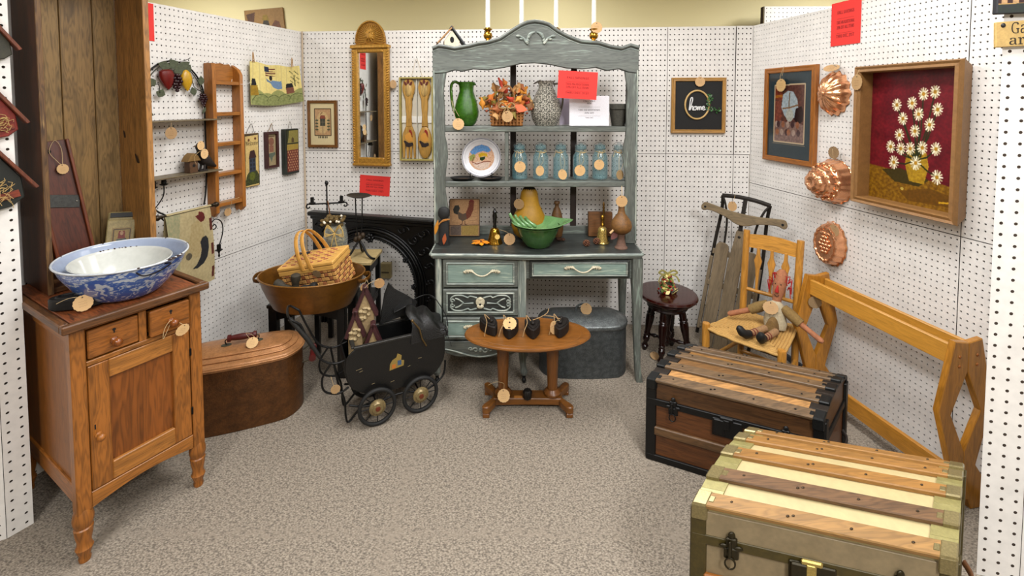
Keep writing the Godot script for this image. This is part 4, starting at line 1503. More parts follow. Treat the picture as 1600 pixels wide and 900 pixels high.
	daub(im, [32, 56, 32, 40, 40, 30, 50, 40, 50, 56], Color(0.32, 0.25, 0.14))
	daub(im, [0, 58, 80, 58, 80, 64, 0, 64], Color(0.14, 0.15, 0.09))
	daub(im, [0, 66, 80, 64, 80, 88, 0, 90], Color(0.66, 0.55, 0.22))
	daub(im, [0, 92, 80, 90, 80, 192, 0, 192], Color(0.42, 0.15, 0.09), Color(0.33, 0.10, 0.06))
	for j in 8:
		for i in 5:
			var X := 8.0 + i * 16 + (8 if j % 2 else 0)
			var Y := 100.0 + j * 12
			daub(im, [X, Y - 5, X + 5, Y, X, Y + 5, X - 5, Y], Color(0.70, 0.52, 0.36))
	m = MB.new()
	m.box(Vector3(0, 0, 0.02), Vector3(0.135, 0.34, 0.04), 0.003)
	obj("block", m, mottle(Color(0.09, 0.12, 0.075), Color(0.05, 0.07, 0.05), 8.0, 0.5), w)
	m = MB.new()
	m.face(Vector3(0.003, 0.004, 0.0406), 0.112, 0.31)
	obj("painting", m, picture(im, 0.5), w)
	obj("wire_hanger", wire([Vector3(-0.02, 0.165, 0.02), Vector3(0, 0.225, 0.022), Vector3(0.02, 0.165, 0.02)], 0.0015), pm(Color(0.3, 0.25, 0.18), 0.6), w)

# a frame of four mitred rails, its picture set back in it; rails fw wide and d deep
func frame(t: Node3D, w: float, h: float, fw: float, d: float, fm: Material, im: Material, sunk := 0.008, inner := 0.0, fm2: Material = null, taper := 0.0) -> void:
	for k in 4:
		var hor := k % 2 == 0
		var L := w if hor else h
		var off := (h if hor else w) * 0.5
		var m := MB.new()
		var rot := [0.0, -90.0, 180.0, 90.0][k] as float
		m.at(Vector3.ZERO, Vector3(0, 0, rot))
		var y := off
		var a := L * 0.5
		var pr := [Vector2(taper, 0.0), Vector2(0.0, d * 0.85), Vector2(fw * 0.18, d), Vector2(fw * 0.5, d * 0.93), Vector2(fw * 0.85, d * 0.98 - inner), Vector2(fw, d * 0.88 - inner), Vector2(fw, 0.0)]
		for i in pr.size() - 1:
			var p: Vector2 = pr[i]
			var q: Vector2 = pr[i + 1]
			m.quad(Vector3(-a + p.x, y - p.x, p.y), Vector3(a - p.x, y - p.x, p.y), Vector3(a - q.x, y - q.x, q.y), Vector3(-a + q.x, y - q.x, q.y), Vector3(0, q.y - p.y, q.x - p.x))
		obj("frame_rail", m, fm if hor or fm2 == null else fm2, t)
	var b := MB.new()
	b.box(Vector3(0, 0, d * 0.65 - sunk - 0.004), Vector3(w - fw * 1.85, h - fw * 1.85, 0.008), 0.0)
	obj("backing_board", b, pm(Color(0.4, 0.3, 0.2), 0.8), t)
	b = MB.new()
	b.face(Vector3(0, 0, d * 0.65 - sunk + 0.0008), w - fw * 1.9, h - fw * 1.9)
	obj("picture", b, im, t)

# ---------------------------------------------------------------- back wall
func build_back_wall() -> void:
	var yb := yaw_back()
	var im: Image
	var m: MB
	var t: Node3D
	# small framed house print
	t = thing("house_print", "small brown framed print of a red roofed house on a cream mat", "picture", on_back(0.167, 1.516, 0.003), yb)
	im = canvas(96, 150, Color(0.80, 0.74, 0.58), Color(0.77, 0.71, 0.55))
	daub(im, [16, 20, 80, 20, 80, 116, 16, 116], Color(0.62, 0.47, 0.34), Color(0.74, 0.61, 0.44))
	dot(im, 48, 70, 24, 40, Color(0.76, 0.66, 0.48), Color(0.70, 0.58, 0.40))
	stroke(im, [16, 20, 80, 20, 80, 116, 16, 116, 16, 20], 1.0, Color(0.26, 0.2, 0.15))
	daub(im, [36, 56, 40, 44, 56, 44, 60, 56], Color(0.56, 0.29, 0.22))
	daub(im, [38, 56, 58, 56, 58, 82, 38, 82], Color(0.25, 0.26, 0.22))
	stroke(im, [48, 56, 48, 82], 0.6, Color(0.55, 0.5, 0.4))
	stroke(im, [38, 68, 58, 68], 0.6, Color(0.55, 0.5, 0.4))
	stroke(im, [48, 82, 48, 112], 1.0, Color(0.5, 0.43, 0.33))
	for s in [-1, 1]:
		for k in 4:
			dot(im, 48 + s * 23, 62 + k * 11, 6, 3.2, Color(0.34, 0.36, 0.26))
			stroke(im, [48 + s * 26, 54 + k * 12, 48 + s * 22, 66 + k * 12], 0.8, Color(0.3, 0.3, 0.22))
	stroke(im, [40, 40, 46, 34], 1.2, Color(0.35, 0.22, 0.14))
	for k in 6:
		daub(im, [30 + k * 6.4, 119, 34 + k * 6.4, 119, 34 + k * 6.4, 126, 30 + k * 6.4, 126], Color(0.27, 0.25, 0.2))
	frame(t, 0.24, 0.37, 0.022, 0.022, wood(Color(0.46, 0.29, 0.11), Color(0.3, 0.17, 0.06), 0, 0.35), picture(im, 0.35), 0.004, 0.0, wood(Color(0.46, 0.29, 0.11), Color(0.3, 0.17, 0.06), 1, 0.35))
	peg_hook_back("white metal peg hook high above the small framed house print", on_back(0.165, 1.985, 0.002), yb)
	m = MB.new()
	m.tube([Vector3(-0.035, 0.185, 0.008), Vector3(0.0, 0.46, 0.02), Vector3(0.035, 0.185, 0.008)], 0.0008, 4)
	obj("hanging_thread", m, pm(Color(0.72, 0.66, 0.56), 0.9), t)
	# gilded mirror
	t = thing("gilt_mirror", "tall narrow gilded mirror with a sunburst arch at its top", "mirror", on_back(0.576, 0, 0.022), yb - 0.10)
	var gold := mottle(Color(0.84, 0.62, 0.24), Color(0.56, 0.37, 0.11), 12.0, 0.3, 0.5, 0, 0.6)
	for e in [[-0.128, 1.655, 0.046, 0.90], [0.128, 1.655, 0.046, 0.90], [0, 1.232, 0.21, 0.055], [0, 2.085, 0.21, 0.04]]:
		m = MB.new()
		m.box(Vector3(e[0], e[1], 0.02), Vector3(e[2], e[3], 0.036), 0.007)
		obj("frame_rail", m, gold, t)
	m = MB.new()
	m.box(Vector3(0, 2.11, 0.026), Vector3(0.318, 0.028, 0.052), 0.006)
	m.box(Vector3(0, 1.205, 0.024), Vector3(0.31, 0.02, 0.046), 0.006)
	obj("moulding", m, gold, t)
	for s in [-1, 1]:
		m = MB.new()
		for i in 44:
			m.at(Vector3(s * 0.142, 1.235 + i * 0.0195, 0.036), Vector3(0, 0, 35 * s)).ball(Vector3.ZERO, Vector3(0.0125, 0.007, 0.009), 8, 6)
		obj("rope_beading", m, gold, t).set_meta("kind", "stuff")
	m = MB.new()
	var ap := PackedVector2Array()
	for i in 25:
		var a := PI * i / 24
		ap.append(Vector2(cos(a) * 0.122, 2.12 + pow(sin(a), 0.8) * 0.185))
	m.prism(ap, 0.0, 0.026, 0.004)
	obj("arched_crest", m, mottle(Color(0.72, 0.50, 0.17), Color(0.45, 0.28, 0.08), 12.0, 0.35, 0.5, 0, 0.6), t)
	m = MB.new()
	for i in 40:
		var a := PI * i / 39
		m.ball(Vector3(cos(a) * 0.119, 2.122 + pow(sin(a), 0.8) * 0.181, 0.03), Vector3(0.0075, 0.0075, 0.008), 7, 5)
	obj("crest_beading", m, gold, t).set_meta("kind", "stuff")
	for i in 25:
		var a := PI * i / 24
		var r1 := 0.098 + 0.045 * sin(a)
		m = MB.new()
		m.tube([Vector3(cos(a) * 0.032, 2.192 + sin(a) * 0.03 - 0.05 * (1.0 - sin(a)), 0.03), Vector3(cos(a) * r1 * 0.95, 2.15 + sin(a) * 0.128 - 0.02 * (1.0 - sin(a)), 0.029)], [0.0055, 0.002], 6)
		obj("sun_ray", m, gold, t)
	m = MB.new()
	m.ball(Vector3(0, 2.19, 0.03), Vector3(0.028, 0.028, 0.016), 16, 9)
	m.ball(Vector3(0, 2.186, 0.044), Vector3(0.006, 0.011, 0.007), 8, 6)
	m.ball(Vector3(-0.011, 2.197, 0.042), Vector3(0.006, 0.003, 0.004), 8, 5)
	m.ball(Vector3(0.011, 2.197, 0.042), Vector3(0.006, 0.003, 0.004), 8, 5)
	m.ball(Vector3(0, 2.173, 0.042), Vector3(0.01, 0.003, 0.004), 8, 5)
	for i in 10:
		var a := TAU * i / 10
		m.tube([Vector3(cos(a) * 0.025, 2.19 + sin(a) * 0.025, 0.032), Vector3(cos(a + 0.12) * 0.046, 2.19 + sin(a + 0.12) * 0.046, 0.031)], [0.008, 0.002], 6)
	obj("sun_face", m, gold, t)
	m = MB.new()
	m.box(Vector3(0, 1.66, 0.014), Vector3(0.216, 0.82, 0.006), 0.0)
	var mir := StandardMaterial3D.new()
	mir.albedo_color = Color(0.9, 0.92, 0.92)
	mir.metallic = 1.0
	mir.roughness = 0.02
	obj("mirror_glass", m, mir, t)
	price_tag("round tan tag stuck out at the right side of the gilded mirror", on_back(0.745, 1.825, 0.035), 0.034, yb + 0.5, 0.0, 0.0, [], Color(0.60, 0.43, 0.27), 0.75)
	# boxed fork and spoon
	t = thing("boxed_spoons", "pale green tray box holding a big wooden fork and spoon painted with roosters", "wall decoration", on_back(0.925, 1.558, 0.003), yb)
	var pale := mottle(Color(0.70, 0.64, 0.36), Color(0.58, 0.52, 0.27), 8.0, 0.6)
	m = MB.new()
	m.box(Vector3(0, 0, 0.004), Vector3(0.25, 0.625, 0.008), 0.001)
	obj("back_board", m, pm(Color(0.80, 0.77, 0.70), 0.8), t)
	for e in [[-0.126, 0, 0.012, 0.64], [0.126, 0, 0.012, 0.64], [0, -0.314, 0.24, 0.012], [0, 0.314, 0.24, 0.012]]:
		m = MB.new()
		m.box(Vector3(e[0], e[1], 0.022), Vector3(e[2], e[3], 0.044), 0.002)
		obj("tray_side", m, pale, t)
	m = MB.new()
	m.box(Vector3(0.002, 0, 0.016), Vector3(0.008, 0.616, 0.024), 0.001)
	obj("divider", m, pm(Color(0.76, 0.75, 0.7), 0.7), t)
	m = MB.new()
	m.box(Vector3(0, -0.005, 0.01), Vector3(0.24, 0.05, 0.012), 0.001)
	obj("white_band", m, pm(Color(0.9, 0.89, 0.86), 0.7), t)
	var sw := wood(Color(0.76, 0.58, 0.28), Color(0.63, 0.44, 0.18), 1, 0.4)
	for s in [-1.0, 1.0]:
		var cx: float = s * 0.062
		m = MB.new()
		var h := [Vector2(0.024, -0.06), Vector2(0.02, 0.03), Vector2(0.026, 0.10), Vector2(0.026, 0.155), Vector2(0.034, 0.165), Vector2(0.034, 0.18), Vector2(0.044, 0.2), Vector2(0.05, 0.245), Vector2(0.04, 0.285), Vector2(0.02, 0.305)]
		var pl := PackedVector2Array()
		for p in h: pl.append(Vector2(cx + p.x, p.y))
		for i in range(h.size() - 1, -1, -1): pl.append(Vector2(cx - h[i].x, h[i].y))
		m.prism(pl, 0.012, 0.032, 0.006)
		var part := obj("fork_handle" if s < 0 else "spoon_handle", m, sw, t)
		m = MB.new()
		m.at(Vector3(cx, 0.225, 0.03)).ball(Vector3.ZERO, Vector3(0.03, 0.055, 0.012), 14, 8)
		obj("carved_bulb", m, wood(Color(0.80, 0.66, 0.40), Color(0.6, 0.4, 0.18), 1, 0.35), part)
		for q in [-1, 0, 1]:
			m = MB.new()
			m.at(Vector3(cx + q * 0.02, 0.285 - absf(q) * 0.015, 0.036), Vector3(0, 0, -35 * q)).prism(leaf_poly(0.02, 0.05), -0.002, 0.002)
			obj("painted_leaf", m, pm(Color(0.36, 0.13, 0.07), 0.5), part)
		if s > 0:
			m = MB.new()
			m.at(Vector3(cx, -0.18, 0.024)).lathe([[0.0, 0.0], [0.001, 0.0]], 4)
			m.at(Vector3(cx, -0.18, 0.022)).ball(Vector3.ZERO, Vector3(0.055, 0.125, 0.018), 20, 12)
			obj("spoon_bowl", m, sw, t)
		else:
			m = MB.new()
			m.prism(poly([Vector2(cx - 0.024, -0.055), Vector2(cx - 0.048, -0.11), Vector2(cx - 0.053, -0.18), Vector2(cx - 0.05, -0.3), Vector2(cx - 0.034, -0.3), Vector2(cx - 0.03, -0.2), Vector2(cx - 0.024, -0.2), Vector2(cx - 0.018, -0.302), Vector2(cx - 0.004, -0.302), Vector2(cx - 0.001, -0.2), Vector2(cx + 0.003, -0.2), Vector2(cx + 0.006, -0.302), Vector2(cx + 0.02, -0.302), Vector2(cx + 0.025, -0.2), Vector2(cx + 0.031, -0.2), Vector2(cx + 0.036, -0.3), Vector2(cx + 0.05, -0.3), Vector2(cx + 0.053, -0.18), Vector2(cx + 0.048, -0.11), Vector2(cx + 0.024, -0.055)]), 0.014, 0.03, 0.004)
			obj("fork_head", m, sw, t)
		# painted rooster, thin paint on the wood
		var z := 0.0305 if s < 0 else 0.0395
		for e in [["tail_paint", [-0.03, -0.19, -0.042, -0.17, -0.03, -0.165, 0.0, -0.185, 0.03, -0.18, 0.035, -0.2, 0.01, -0.215, -0.02, -0.215], Color(0.13, 0.08, 0.08)], ["body_paint", [-0.03, -0.15, 0.0, -0.175, 0.03, -0.17, 0.028, -0.13, 0.01, -0.1, -0.01, -0.11, -0.028, -0.125], Color(0.80, 0.56, 0.22)], ["comb_paint", [0.0, -0.095, 0.006, -0.08, 0.016, -0.085, 0.026, -0.105, 0.03, -0.14, 0.02, -0.135, 0.014, -0.11], Color(0.56, 0.11, 0.06)]]:
			m = MB.new()
			var pp := PackedVector2Array()
			for p in v2(e[1]): pp.append(Vector2(p.x + cx, p.y))
			m.prism(pp, z - (0.012 if s > 0 and e[0] != "body_paint" else 0.002), z + 0.001, 0.0)
			obj(e[0], m, pm(e[2], 0.5), part)
	obj("string", wire([Vector3(-0.04, 0.31, 0.03), Vector3(-0.02, 0.40, 0.02), Vector3(0.0, 0.46, 0.012), Vector3(0.03, 0.38, 0.02), Vector3(0.05, 0.31, 0.03)], 0.0012), pm(Color(0.74, 0.66, 0.54), 0.9), t)
	peg_hook_back("white metal peg hook holding the string of the boxed spoons", on_back(0.925, 2.03, 0.002), yb)
	# red sign
	red_sign("red paper sale sign on the back wall above the black fireplace surround", on_back(0.576, 1.034, 0.003), yb, 0.243, 0.155, SALE, 0.0, -0.06)
	# framed home sign
	t = thing("home_sign", "square wood framed black sign reading home inside a wooden hoop", "sign", on_back(3.024, 1.664, 0.003), yb)
	frame(t, 0.385, 0.405, 0.026, 0.026, wood(Color(0.68, 0.50, 0.24), Color(0.55, 0.37, 0.16), 0, 0.45), pm(Color(0.032, 0.03, 0.03), 0.7), 0.004, 0.0, wood(Color(0.68, 0.50, 0.24), Color(0.55, 0.37, 0.16), 1, 0.45))
	var z0 := 0.018
	m = MB.new()
	var ring := []
	for i in 40:
		ring.append(Vector3(-0.012 + cos(TAU * i / 40) * 0.085, 0.005 + sin(TAU * i / 40) * 0.103, z0 + 0.006))
	m.tube(ring, 0.0065, 8, true)
	obj("hoop", m, wood(Color(0.80, 0.66, 0.42), Color(0.7, 0.54, 0.32), 0, 0.5), t)
	var ink := pm(Color(0.86, 0.86, 0.86), 0.6)
	var lt := [
		[-0.068, -0.035, -0.064, 0.0, -0.058, 0.045, -0.048, 0.058, -0.044, 0.04, -0.054, 0.0, -0.062, -0.035, -0.05, -0.008, -0.042, -0.008, -0.042, -0.032, -0.034, -0.034],
		[-0.022, -0.008, -0.034, -0.014, -0.034, -0.03, -0.024, -0.034, -0.016, -0.024, -0.022, -0.008, -0.008, -0.012],
		[-0.008, -0.01, -0.008, -0.034, -0.002, -0.012, 0.004, -0.012, 0.004, -0.034, 0.01, -0.012, 0.018, -0.012, 0.018, -0.034],
		[0.024, -0.022, 0.04, -0.018, 0.036, -0.006, 0.028, -0.012, 0.027, -0.028, 0.036, -0.034, 0.048, -0.026]]
	for l in lt:
		var pts := []
		for p in v2(l): pts.append(Vector3(p.x, p.y, z0 + 0.004))
		m = MB.new()
		m.tube(cr(pts, 5), 0.0042, 6)
		obj("script_letter", m, ink, t)
	var rg := RandomNumberGenerator.new()
	rg.seed = 12
	m = MB.new()
	m.tube(cr([Vector3(0.075, 0.075, z0 + 0.01), Vector3(0.068, 0.03, z0 + 0.016), Vector3(0.07, -0.02, z0 + 0.016), Vector3(0.11, -0.035, z0 + 0.012), Vector3(0.145, -0.03, z0 + 0.012)], 5), 0.002, 5)
	obj("stem", m, pm(Color(0.2, 0.3, 0.14), 0.7), t)
	for i in 40:
		var k := rg.randf()
		var c := Vector3(0.075, 0.075, 0).lerp(Vector3(0.07, -0.03, 0), k * 1.6) if k < 0.62 else Vector3(0.07, -0.03, 0).lerp(Vector3(0.15, -0.035, 0), (k - 0.62) * 2.6)
		m = MB.new()
		m.at(c + Vector3(rg.randf_range(-0.017, 0.017), rg.randf_range(-0.017, 0.017), z0 + rg.randf_range(0.008, 0.024)), Vector3(rg.randf_range(-40, 40), rg.randf_range(-40, 40), rg.randf_range(0, 360))).prism(leaf_poly(0.011, 0.02), -0.0004, 0.0004, 0.0)
		obj("leaf", m, pm([Color(0.13, 0.33, 0.12), Color(0.22, 0.42, 0.2), Color(0.42, 0.52, 0.42)][i % 3], 0.7), t)
	price_tag("round tan tag over the top rail of the black home sign", on_back(3.027, 1.836, 0.036), 0.036, yb, 0.0, 0.0, [on_back(3.02, 1.87, 0.03), on_back(3.03, 1.885, 0.02), on_back(3.04, 1.865, 0.03)], Color(0.76, 0.57, 0.38))
	# cast iron fireplace surround leaning by the wall
	var p0 := Vector3(-1.53, 0, -3.50)
	var p1 := Vector3(-0.555, 0, -3.24)
	var fw := p0.distance_to(p1)
	t = thing("fireplace_surround", "black cast iron arched fireplace surround with scrolled corners and roped arch", "fireplace", (p0 + p1) * 0.5, atan2(-(p1.z - p0.z), p1.x - p0.x))
	var iron := mottle(Color(0.022, 0.021, 0.021), Color(0.012, 0.012, 0.012), 14.0, 0.34, 0.2, 0, 0.35)
	var hw := fw * 0.5
	var arch := PackedVector2Array([Vector2(-hw, 0), Vector2(-hw, 0.83), Vector2(hw, 0.83), Vector2(hw, 0)])
	var n := 36
	for i in n + 1:
		var a := PI * i / n
		var x := cos(a) * 0.36
		var y := 0.34 + sin(a) * 0.345
		if i == 0: arch.append(Vector2(0.36, 0))
		arch.append(Vector2(x, y))
		if i == n: arch.append(Vector2(-0.36, 0))
	m = MB.new()
	m.prism(arch, -0.02, 0.008, 0.003)
	obj("plate", m, iron, t)
	for e in [[0.375, 0.011], [0.405, 0.007], [0.425, 0.012], [0.445, 0.006]]:
		m = MB.new()
		var q := [Vector3(e[0], 0.0, 0.012), Vector3(e[0], 0.17, 0.012)]
		for i in n + 1:
			var a := PI * i / n
			q.append(Vector3(cos(a) * e[0], 0.34 + sin(a) * (e[0] - 0.015), 0.012))
		q.append(Vector3(-e[0], 0.17, 0.012))
		q.append(Vector3(-e[0], 0.0, 0.012))
		m.tube(q, e[1], 8)
		obj("arch_moulding", m, iron, t)
	m = MB.new()
	for i in 60:
		var a := PI * i / 59
		m.ball(Vector3(cos(a) * 0.36, 0.34 + sin(a) * 0.345, 0.012), Vector3(0.009, 0.009, 0.011), 8, 6)
	for i in 17:
		for s in [-1, 1]:
			m.ball(Vector3(s * 0.36, 0.02 + i * 0.019, 0.012), Vector3(0.009, 0.009, 0.011), 8, 6)
	obj("roped_edge", m, iron, t).set_meta("kind", "stuff")
	for e in [[0.0, 0.69, 0.034], [0.29, 0.55, 0.02], [-0.29, 0.55, 0.02], [0.355, 0.36, 0.02], [-0.355, 0.36, 0.02]]:
		m = MB.new()
		for i in 7:
			var a := TAU * i / 7
			m.ball(Vector3(e[0] + cos(a) * e[2] * 0.7, e[1] + sin(a) * e[2] * 0.7, 0.022), Vector3(e[2] * 0.42, e[2] * 0.42, 0.014), 8, 6)
		m.ball(Vector3(e[0], e[1], 0.028), Vector3(e[2] * 0.45, e[2] * 0.45, 0.016), 10, 7)
		obj("rosette", m, iron, t)
	m = MB.new()
	m.box(Vector3(0, 0.842, 0.012), Vector3(fw + 0.03, 0.032, 0.075), 0.008)
	m.box(Vector3(0, 0.814, 0.006), Vector3(fw + 0.01, 0.03, 0.045), 0.006)
	obj("mantel_lip", m, iron, t)
	for s in [-1.0, 1.0]:
		for c in [[[0.36, 0.70], 1.0], [[0.43, 0.62], 0.8], [[0.43, 0.75], 0.75], [[0.27, 0.765], 0.7], [[0.465, 0.52], 0.5], [[0.47, 0.4], 0.5], [[0.47, 0.28], 0.5], [[0.47, 0.16], 0.5]]:
			m = MB.new()
			for sp in [1.0, -1.0]:
				var q := []
				for i in 15:
					var a := i * 0.42
					var r: float = (0.045 - 0.0027 * i) * c[1]
					q.append(Vector3(s * (c[0][0] + sp * (cos(a) * r + 0.012)), c[0][1] + sin(a) * r * sp, 0.011))
				m.tube(q, 0.0062, 6)
			obj("scroll_relief", m, iron, t)

func peg_hook_back(label: String, at: Vector3, yaw: float) -> void:
	var t := thing("peg_hook", label, "hook", at, yaw, "white metal peg hooks on the back wall")
	var m := MB.new()
	m.tube(cr(v3([0, 0.02, 0.002, 0, 0.0, 0.006, 0.008, -0.012, 0.022, -0.006, -0.016, 0.03, -0.012, -0.004, 0.024]), 5), 0.0016, 6)
	obj("hook", m, pm(Color(0.84, 0.82, 0.78), 0.35, 0.3), t)

# ---------------------------------------------------------------- hutch
const HX := 0.148
const HZ := -2.72
const SHELF1 := 1.535
const SHELF2 := 1.184
const DESK := 0.79

func hutch_paint(axis: int, kind: int) -> StandardMaterial3D:
	if kind == 0:    # grey green with worn mint
		return wood(Color(0.39, 0.405, 0.38), Color(0.27, 0.285, 0.27), axis, 0.45, 0.28, Color(0.49, 0.535, 0.495))
	if kind == 1:    # pale aqua drawer fields
		return wood(Color(0.50, 0.575, 0.54), Color(0.41, 0.485, 0.455), axis, 0.45, 0.30, Color(0.62, 0.67, 0.61))
	if kind == 2:    # dark top
		return wood(Color(0.20, 0.215, 0.205), Color(0.12, 0.13, 0.125), axis, 0.42, 0.22, Color(0.34, 0.37, 0.35))
	return wood(Color(0.52, 0.555, 0.525), Color(0.38, 0.415, 0.40), axis, 0.45, 0.38, Color(0.70, 0.71, 0.66))   # rubbed edges


func drawer_pull(t: Node3D, c: Vector3, w: float) -> void:
	var m := MB.new()
	m.tube(cr([c + Vector3(-w * 0.5, 0.008, 0.004), c + Vector3(-w * 0.3, 0.006, 0.010), c + Vector3(-w * 0.14, -0.012, 0.018), c + Vector3(0, -0.018, 0.02), c + Vector3(w * 0.14, -0.012, 0.018), c + Vector3(w * 0.3, 0.006, 0.010), c + Vector3(w * 0.5, 0.008, 0.004)], 5), 0.0045, 8)
	for s in [-1, 1]:
		for k in 4:
			m.at(c + Vector3(s * w * (0.30 + 0.06 * k), 0.010 - 0.002 * k, 0.006), Vector3(0, 0, s * (30 + 20 * k))).ball(Vector3.ZERO, Vector3(0.013, 0.006, 0.006), 8, 6)
		m.at().ball(c + Vector3(s * w * 0.52, 0.002, 0.005), Vector3(0.008, 0.008, 0.006), 8, 6)
	obj("pull", m, mottle(Color(0.86, 0.82, 0.70), Color(0.66, 0.6, 0.46), 20.0, 0.4), t)

func swirl(m: MB, c: Vector3, r: float, dir: float, turns: float, th: float, a0 := 0.0) -> void:
	var q := []
	for i in 16:
		var a := a0 + dir * TAU * turns * i / 15.0
		var rr := r * (1.0 - 0.75 * i / 15.0)
		q.append(c + Vector3(cos(a) * rr, sin(a) * rr, 0))
	m.tube(q, th, 6)

func build_hutch() -> void:
	var t := thing("painted_hutch", "grey green and aqua distressed painted hutch desk with arched crown, two shelves and white pulls", "hutch", Vector3(HX, 0, HZ))
	var v := hutch_paint(1, 0)
	var h := hutch_paint(0, 0)
	var edge := hutch_paint(0, 3)
	var edgev := hutch_paint(1, 3)
	var aqua := hutch_paint(0, 1)
	var m := MB.new()
	# desk top with a serpentine front
	var top := PackedVector2Array([Vector2(-0.645, 0.42), Vector2(-0.645, 0.0)])
	for i in 25:
		var x := lerpf(-0.63, 0.63, i / 24.0)
		top.append(Vector2(x, -0.012 - 0.026 * cos(x / 0.63 * PI * 0.5) - 0.006 * cos(x * 9.0)))
	top.append(Vector2(0.645, 0.0))
	top.append(Vector2(0.645, 0.42))
	var lower := PackedVector2Array()
	for p in top: lower.append(Vector2(p.x * 0.985, p.y * 0.985 + 0.006))
	m.at(Vector3.ZERO, Vector3(-90, 0, 0)).prism(top, DESK - 0.022, DESK - 0.002, 0.006)
	obj("desk_edge", m, edge, t)
	m = MB.new()
	var inn := PackedVector2Array()
	for p in top: inn.append(Vector2(p.x * 0.98, p.y * 0.985 + 0.008))
	m.at(Vector3.ZERO, Vector3(-90, 0, 0)).prism(inn, DESK - 0.004, DESK, 0.001)
	obj("desk_top", m, hutch_paint(0, 2), t)
	m = MB.new()
	m.at(Vector3.ZERO, Vector3(-90, 0, 0)).prism(lower, DESK - 0.034, DESK - 0.02, 0.003)
	obj("desk_moulding", m, h, t)
	# pedestal of three drawers
	m = MB.new()
	m.box(Vector3(-0.336, 0.49, -0.22), Vector3(0.50, 0.53, 0.38), 0.003)
	obj("pedestal", m, v, t)
	for e in [[-0.59, 0.5, 0.035], [-0.088, 0.5, 0.05]]:
		m = MB.new()
		m.box(Vector3(e[0], e[1], -0.02), Vector3(e[2], 0.52, 0.045), 0.006)
		m.box(Vector3(e[0] - e[2] * 0.2, e[1], 0.003), Vector3(e[2] * 0.25, 0.5, 0.01), 0.003)
		obj("stile", m, edgev, t)
	var dx := -0.338
	for k in 3:
		var y0: float = [0.578, 0.408, 0.262][k]
		var y1: float = [0.748, 0.568, 0.398][k]
		var yc := (y0 + y1) * 0.5
		var z := 0.008 + 0.006 * k
		m = MB.new()
		m.box(Vector3(dx, yc, z - 0.02), Vector3(0.45, y1 - y0, 0.03), 0.004)
		var d := obj("drawer", m, h, t)
		m = MB.new()
		for q in [[0, 1, 0.41, 0.01], [0, -1, 0.41, 0.01], [1, 0, 0.01, 0], [-1, 0, 0.01, 0]]:
			if q[1] != 0: m.box(Vector3(dx, yc + q[1] * ((y1 - y0) * 0.5 - 0.022), z - 0.003), Vector3(q[2], q[3], 0.012), 0.003)
			else: m.box(Vector3(dx + q[0] * 0.2, yc, z - 0.003), Vector3(q[2], y1 - y0 - 0.04, 0.012), 0.003)
		obj("bead_moulding", m, edge, d)
		if k != 1:
			m = MB.new()
			m.box(Vector3(dx, yc, z - 0.005), Vector3(0.386, y1 - y0 - 0.062, 0.006), 0.001)
			obj("drawer_field", m, aqua, d)
			drawer_pull(d, Vector3(dx + 0.01, yc + 0.012, z), 0.2)
		else:
			m = MB.new()
			m.box(Vector3(dx, yc, z - 0.005), Vector3(0.386, y1 - y0 - 0.062, 0.006), 0.001)
			obj("drawer_field", m, hutch_paint(0, 2), d)
			m = MB.new()
			var zz := z
			for s in [-1.0, 1.0]:
				for u in [-1.0, 1.0]:
					m.tube(cr([Vector3(dx + s * 0.02, yc + u * 0.032, zz), Vector3(dx + s * 0.06, yc + u * 0.042, zz), Vector3(dx + s * 0.075, yc + u * 0.034, zz), Vector3(dx + s * 0.11, yc + u * 0.046, zz), Vector3(dx + s * 0.155, yc + u * 0.044, zz), Vector3(dx + s * 0.178, yc + u * 0.025, zz), Vector3(dx + s * 0.172, yc + u * 0.008, zz)], 5), 0.0048, 6)
					swirl(m, Vector3(dx + s * 0.168, yc + u * 0.012, zz), 0.014, -s * u, 1.0, 0.0042)
				m.tube([Vector3(dx + s * 0.04, yc, zz), Vector3(dx + s * 0.11, yc - 0.004, zz)], [0.006, 0.002], 6)
				for u in [-1.0, 1.0]:
					m.tube(cr([Vector3(dx + s * 0.10, yc, zz), Vector3(dx + s * 0.13, yc + u * 0.022, zz), Vector3(dx + s * 0.15, yc + u * 0.028, zz)], 4), 0.0045, 6)
			obj("carving", m, edge, d)
			m = MB.new()
			m.at(Vector3(dx, yc + 0.008, zz), Vector3(90, 0, 0)).lathe([[0.0, 0.0], [0.028, 0.0], [0.026, 0.008], [0.0, 0.012]], 18)
			m.at(Vector3(dx, yc - 0.018, zz + 0.006)).ball(Vector3.ZERO, Vector3(0.022, 0.014, 0.008), 12, 7)
			m.at(Vector3(dx, yc + 0.026, zz + 0.004)).ball(Vector3.ZERO, Vector3(0.016, 0.012, 0.008), 12, 7)
			obj("pull", m, mottle(Color(0.86, 0.82, 0.70), Color(0.66, 0.6, 0.46), 20.0, 0.4), d)
			m = MB.new()
			m.ball(Vector3(dx, yc - 0.004, zz + 0.011), Vector3(0.008, 0.006, 0.003), 8, 5)
			obj("keyhole", m, pm(Color(0.06, 0.05, 0.04), 0.8), d)
	# scalloped apron and cabriole feet
	m = MB.new()
	var ap := PackedVector2Array([Vector2(-0.585, 0.252), Vector2(-0.09, 0.252)])
	for i in 17:
		var u := i / 16.0
		ap.append(Vector2(lerpf(-0.09, -0.585, u), 0.20 - 0.05 * sin(PI * u) - 0.012 * sin(PI * u * 3.0)))
	m.prism(ap, -0.02, 0.012, 0.004)
	obj("apron", m, h, t)
	m = MB.new()
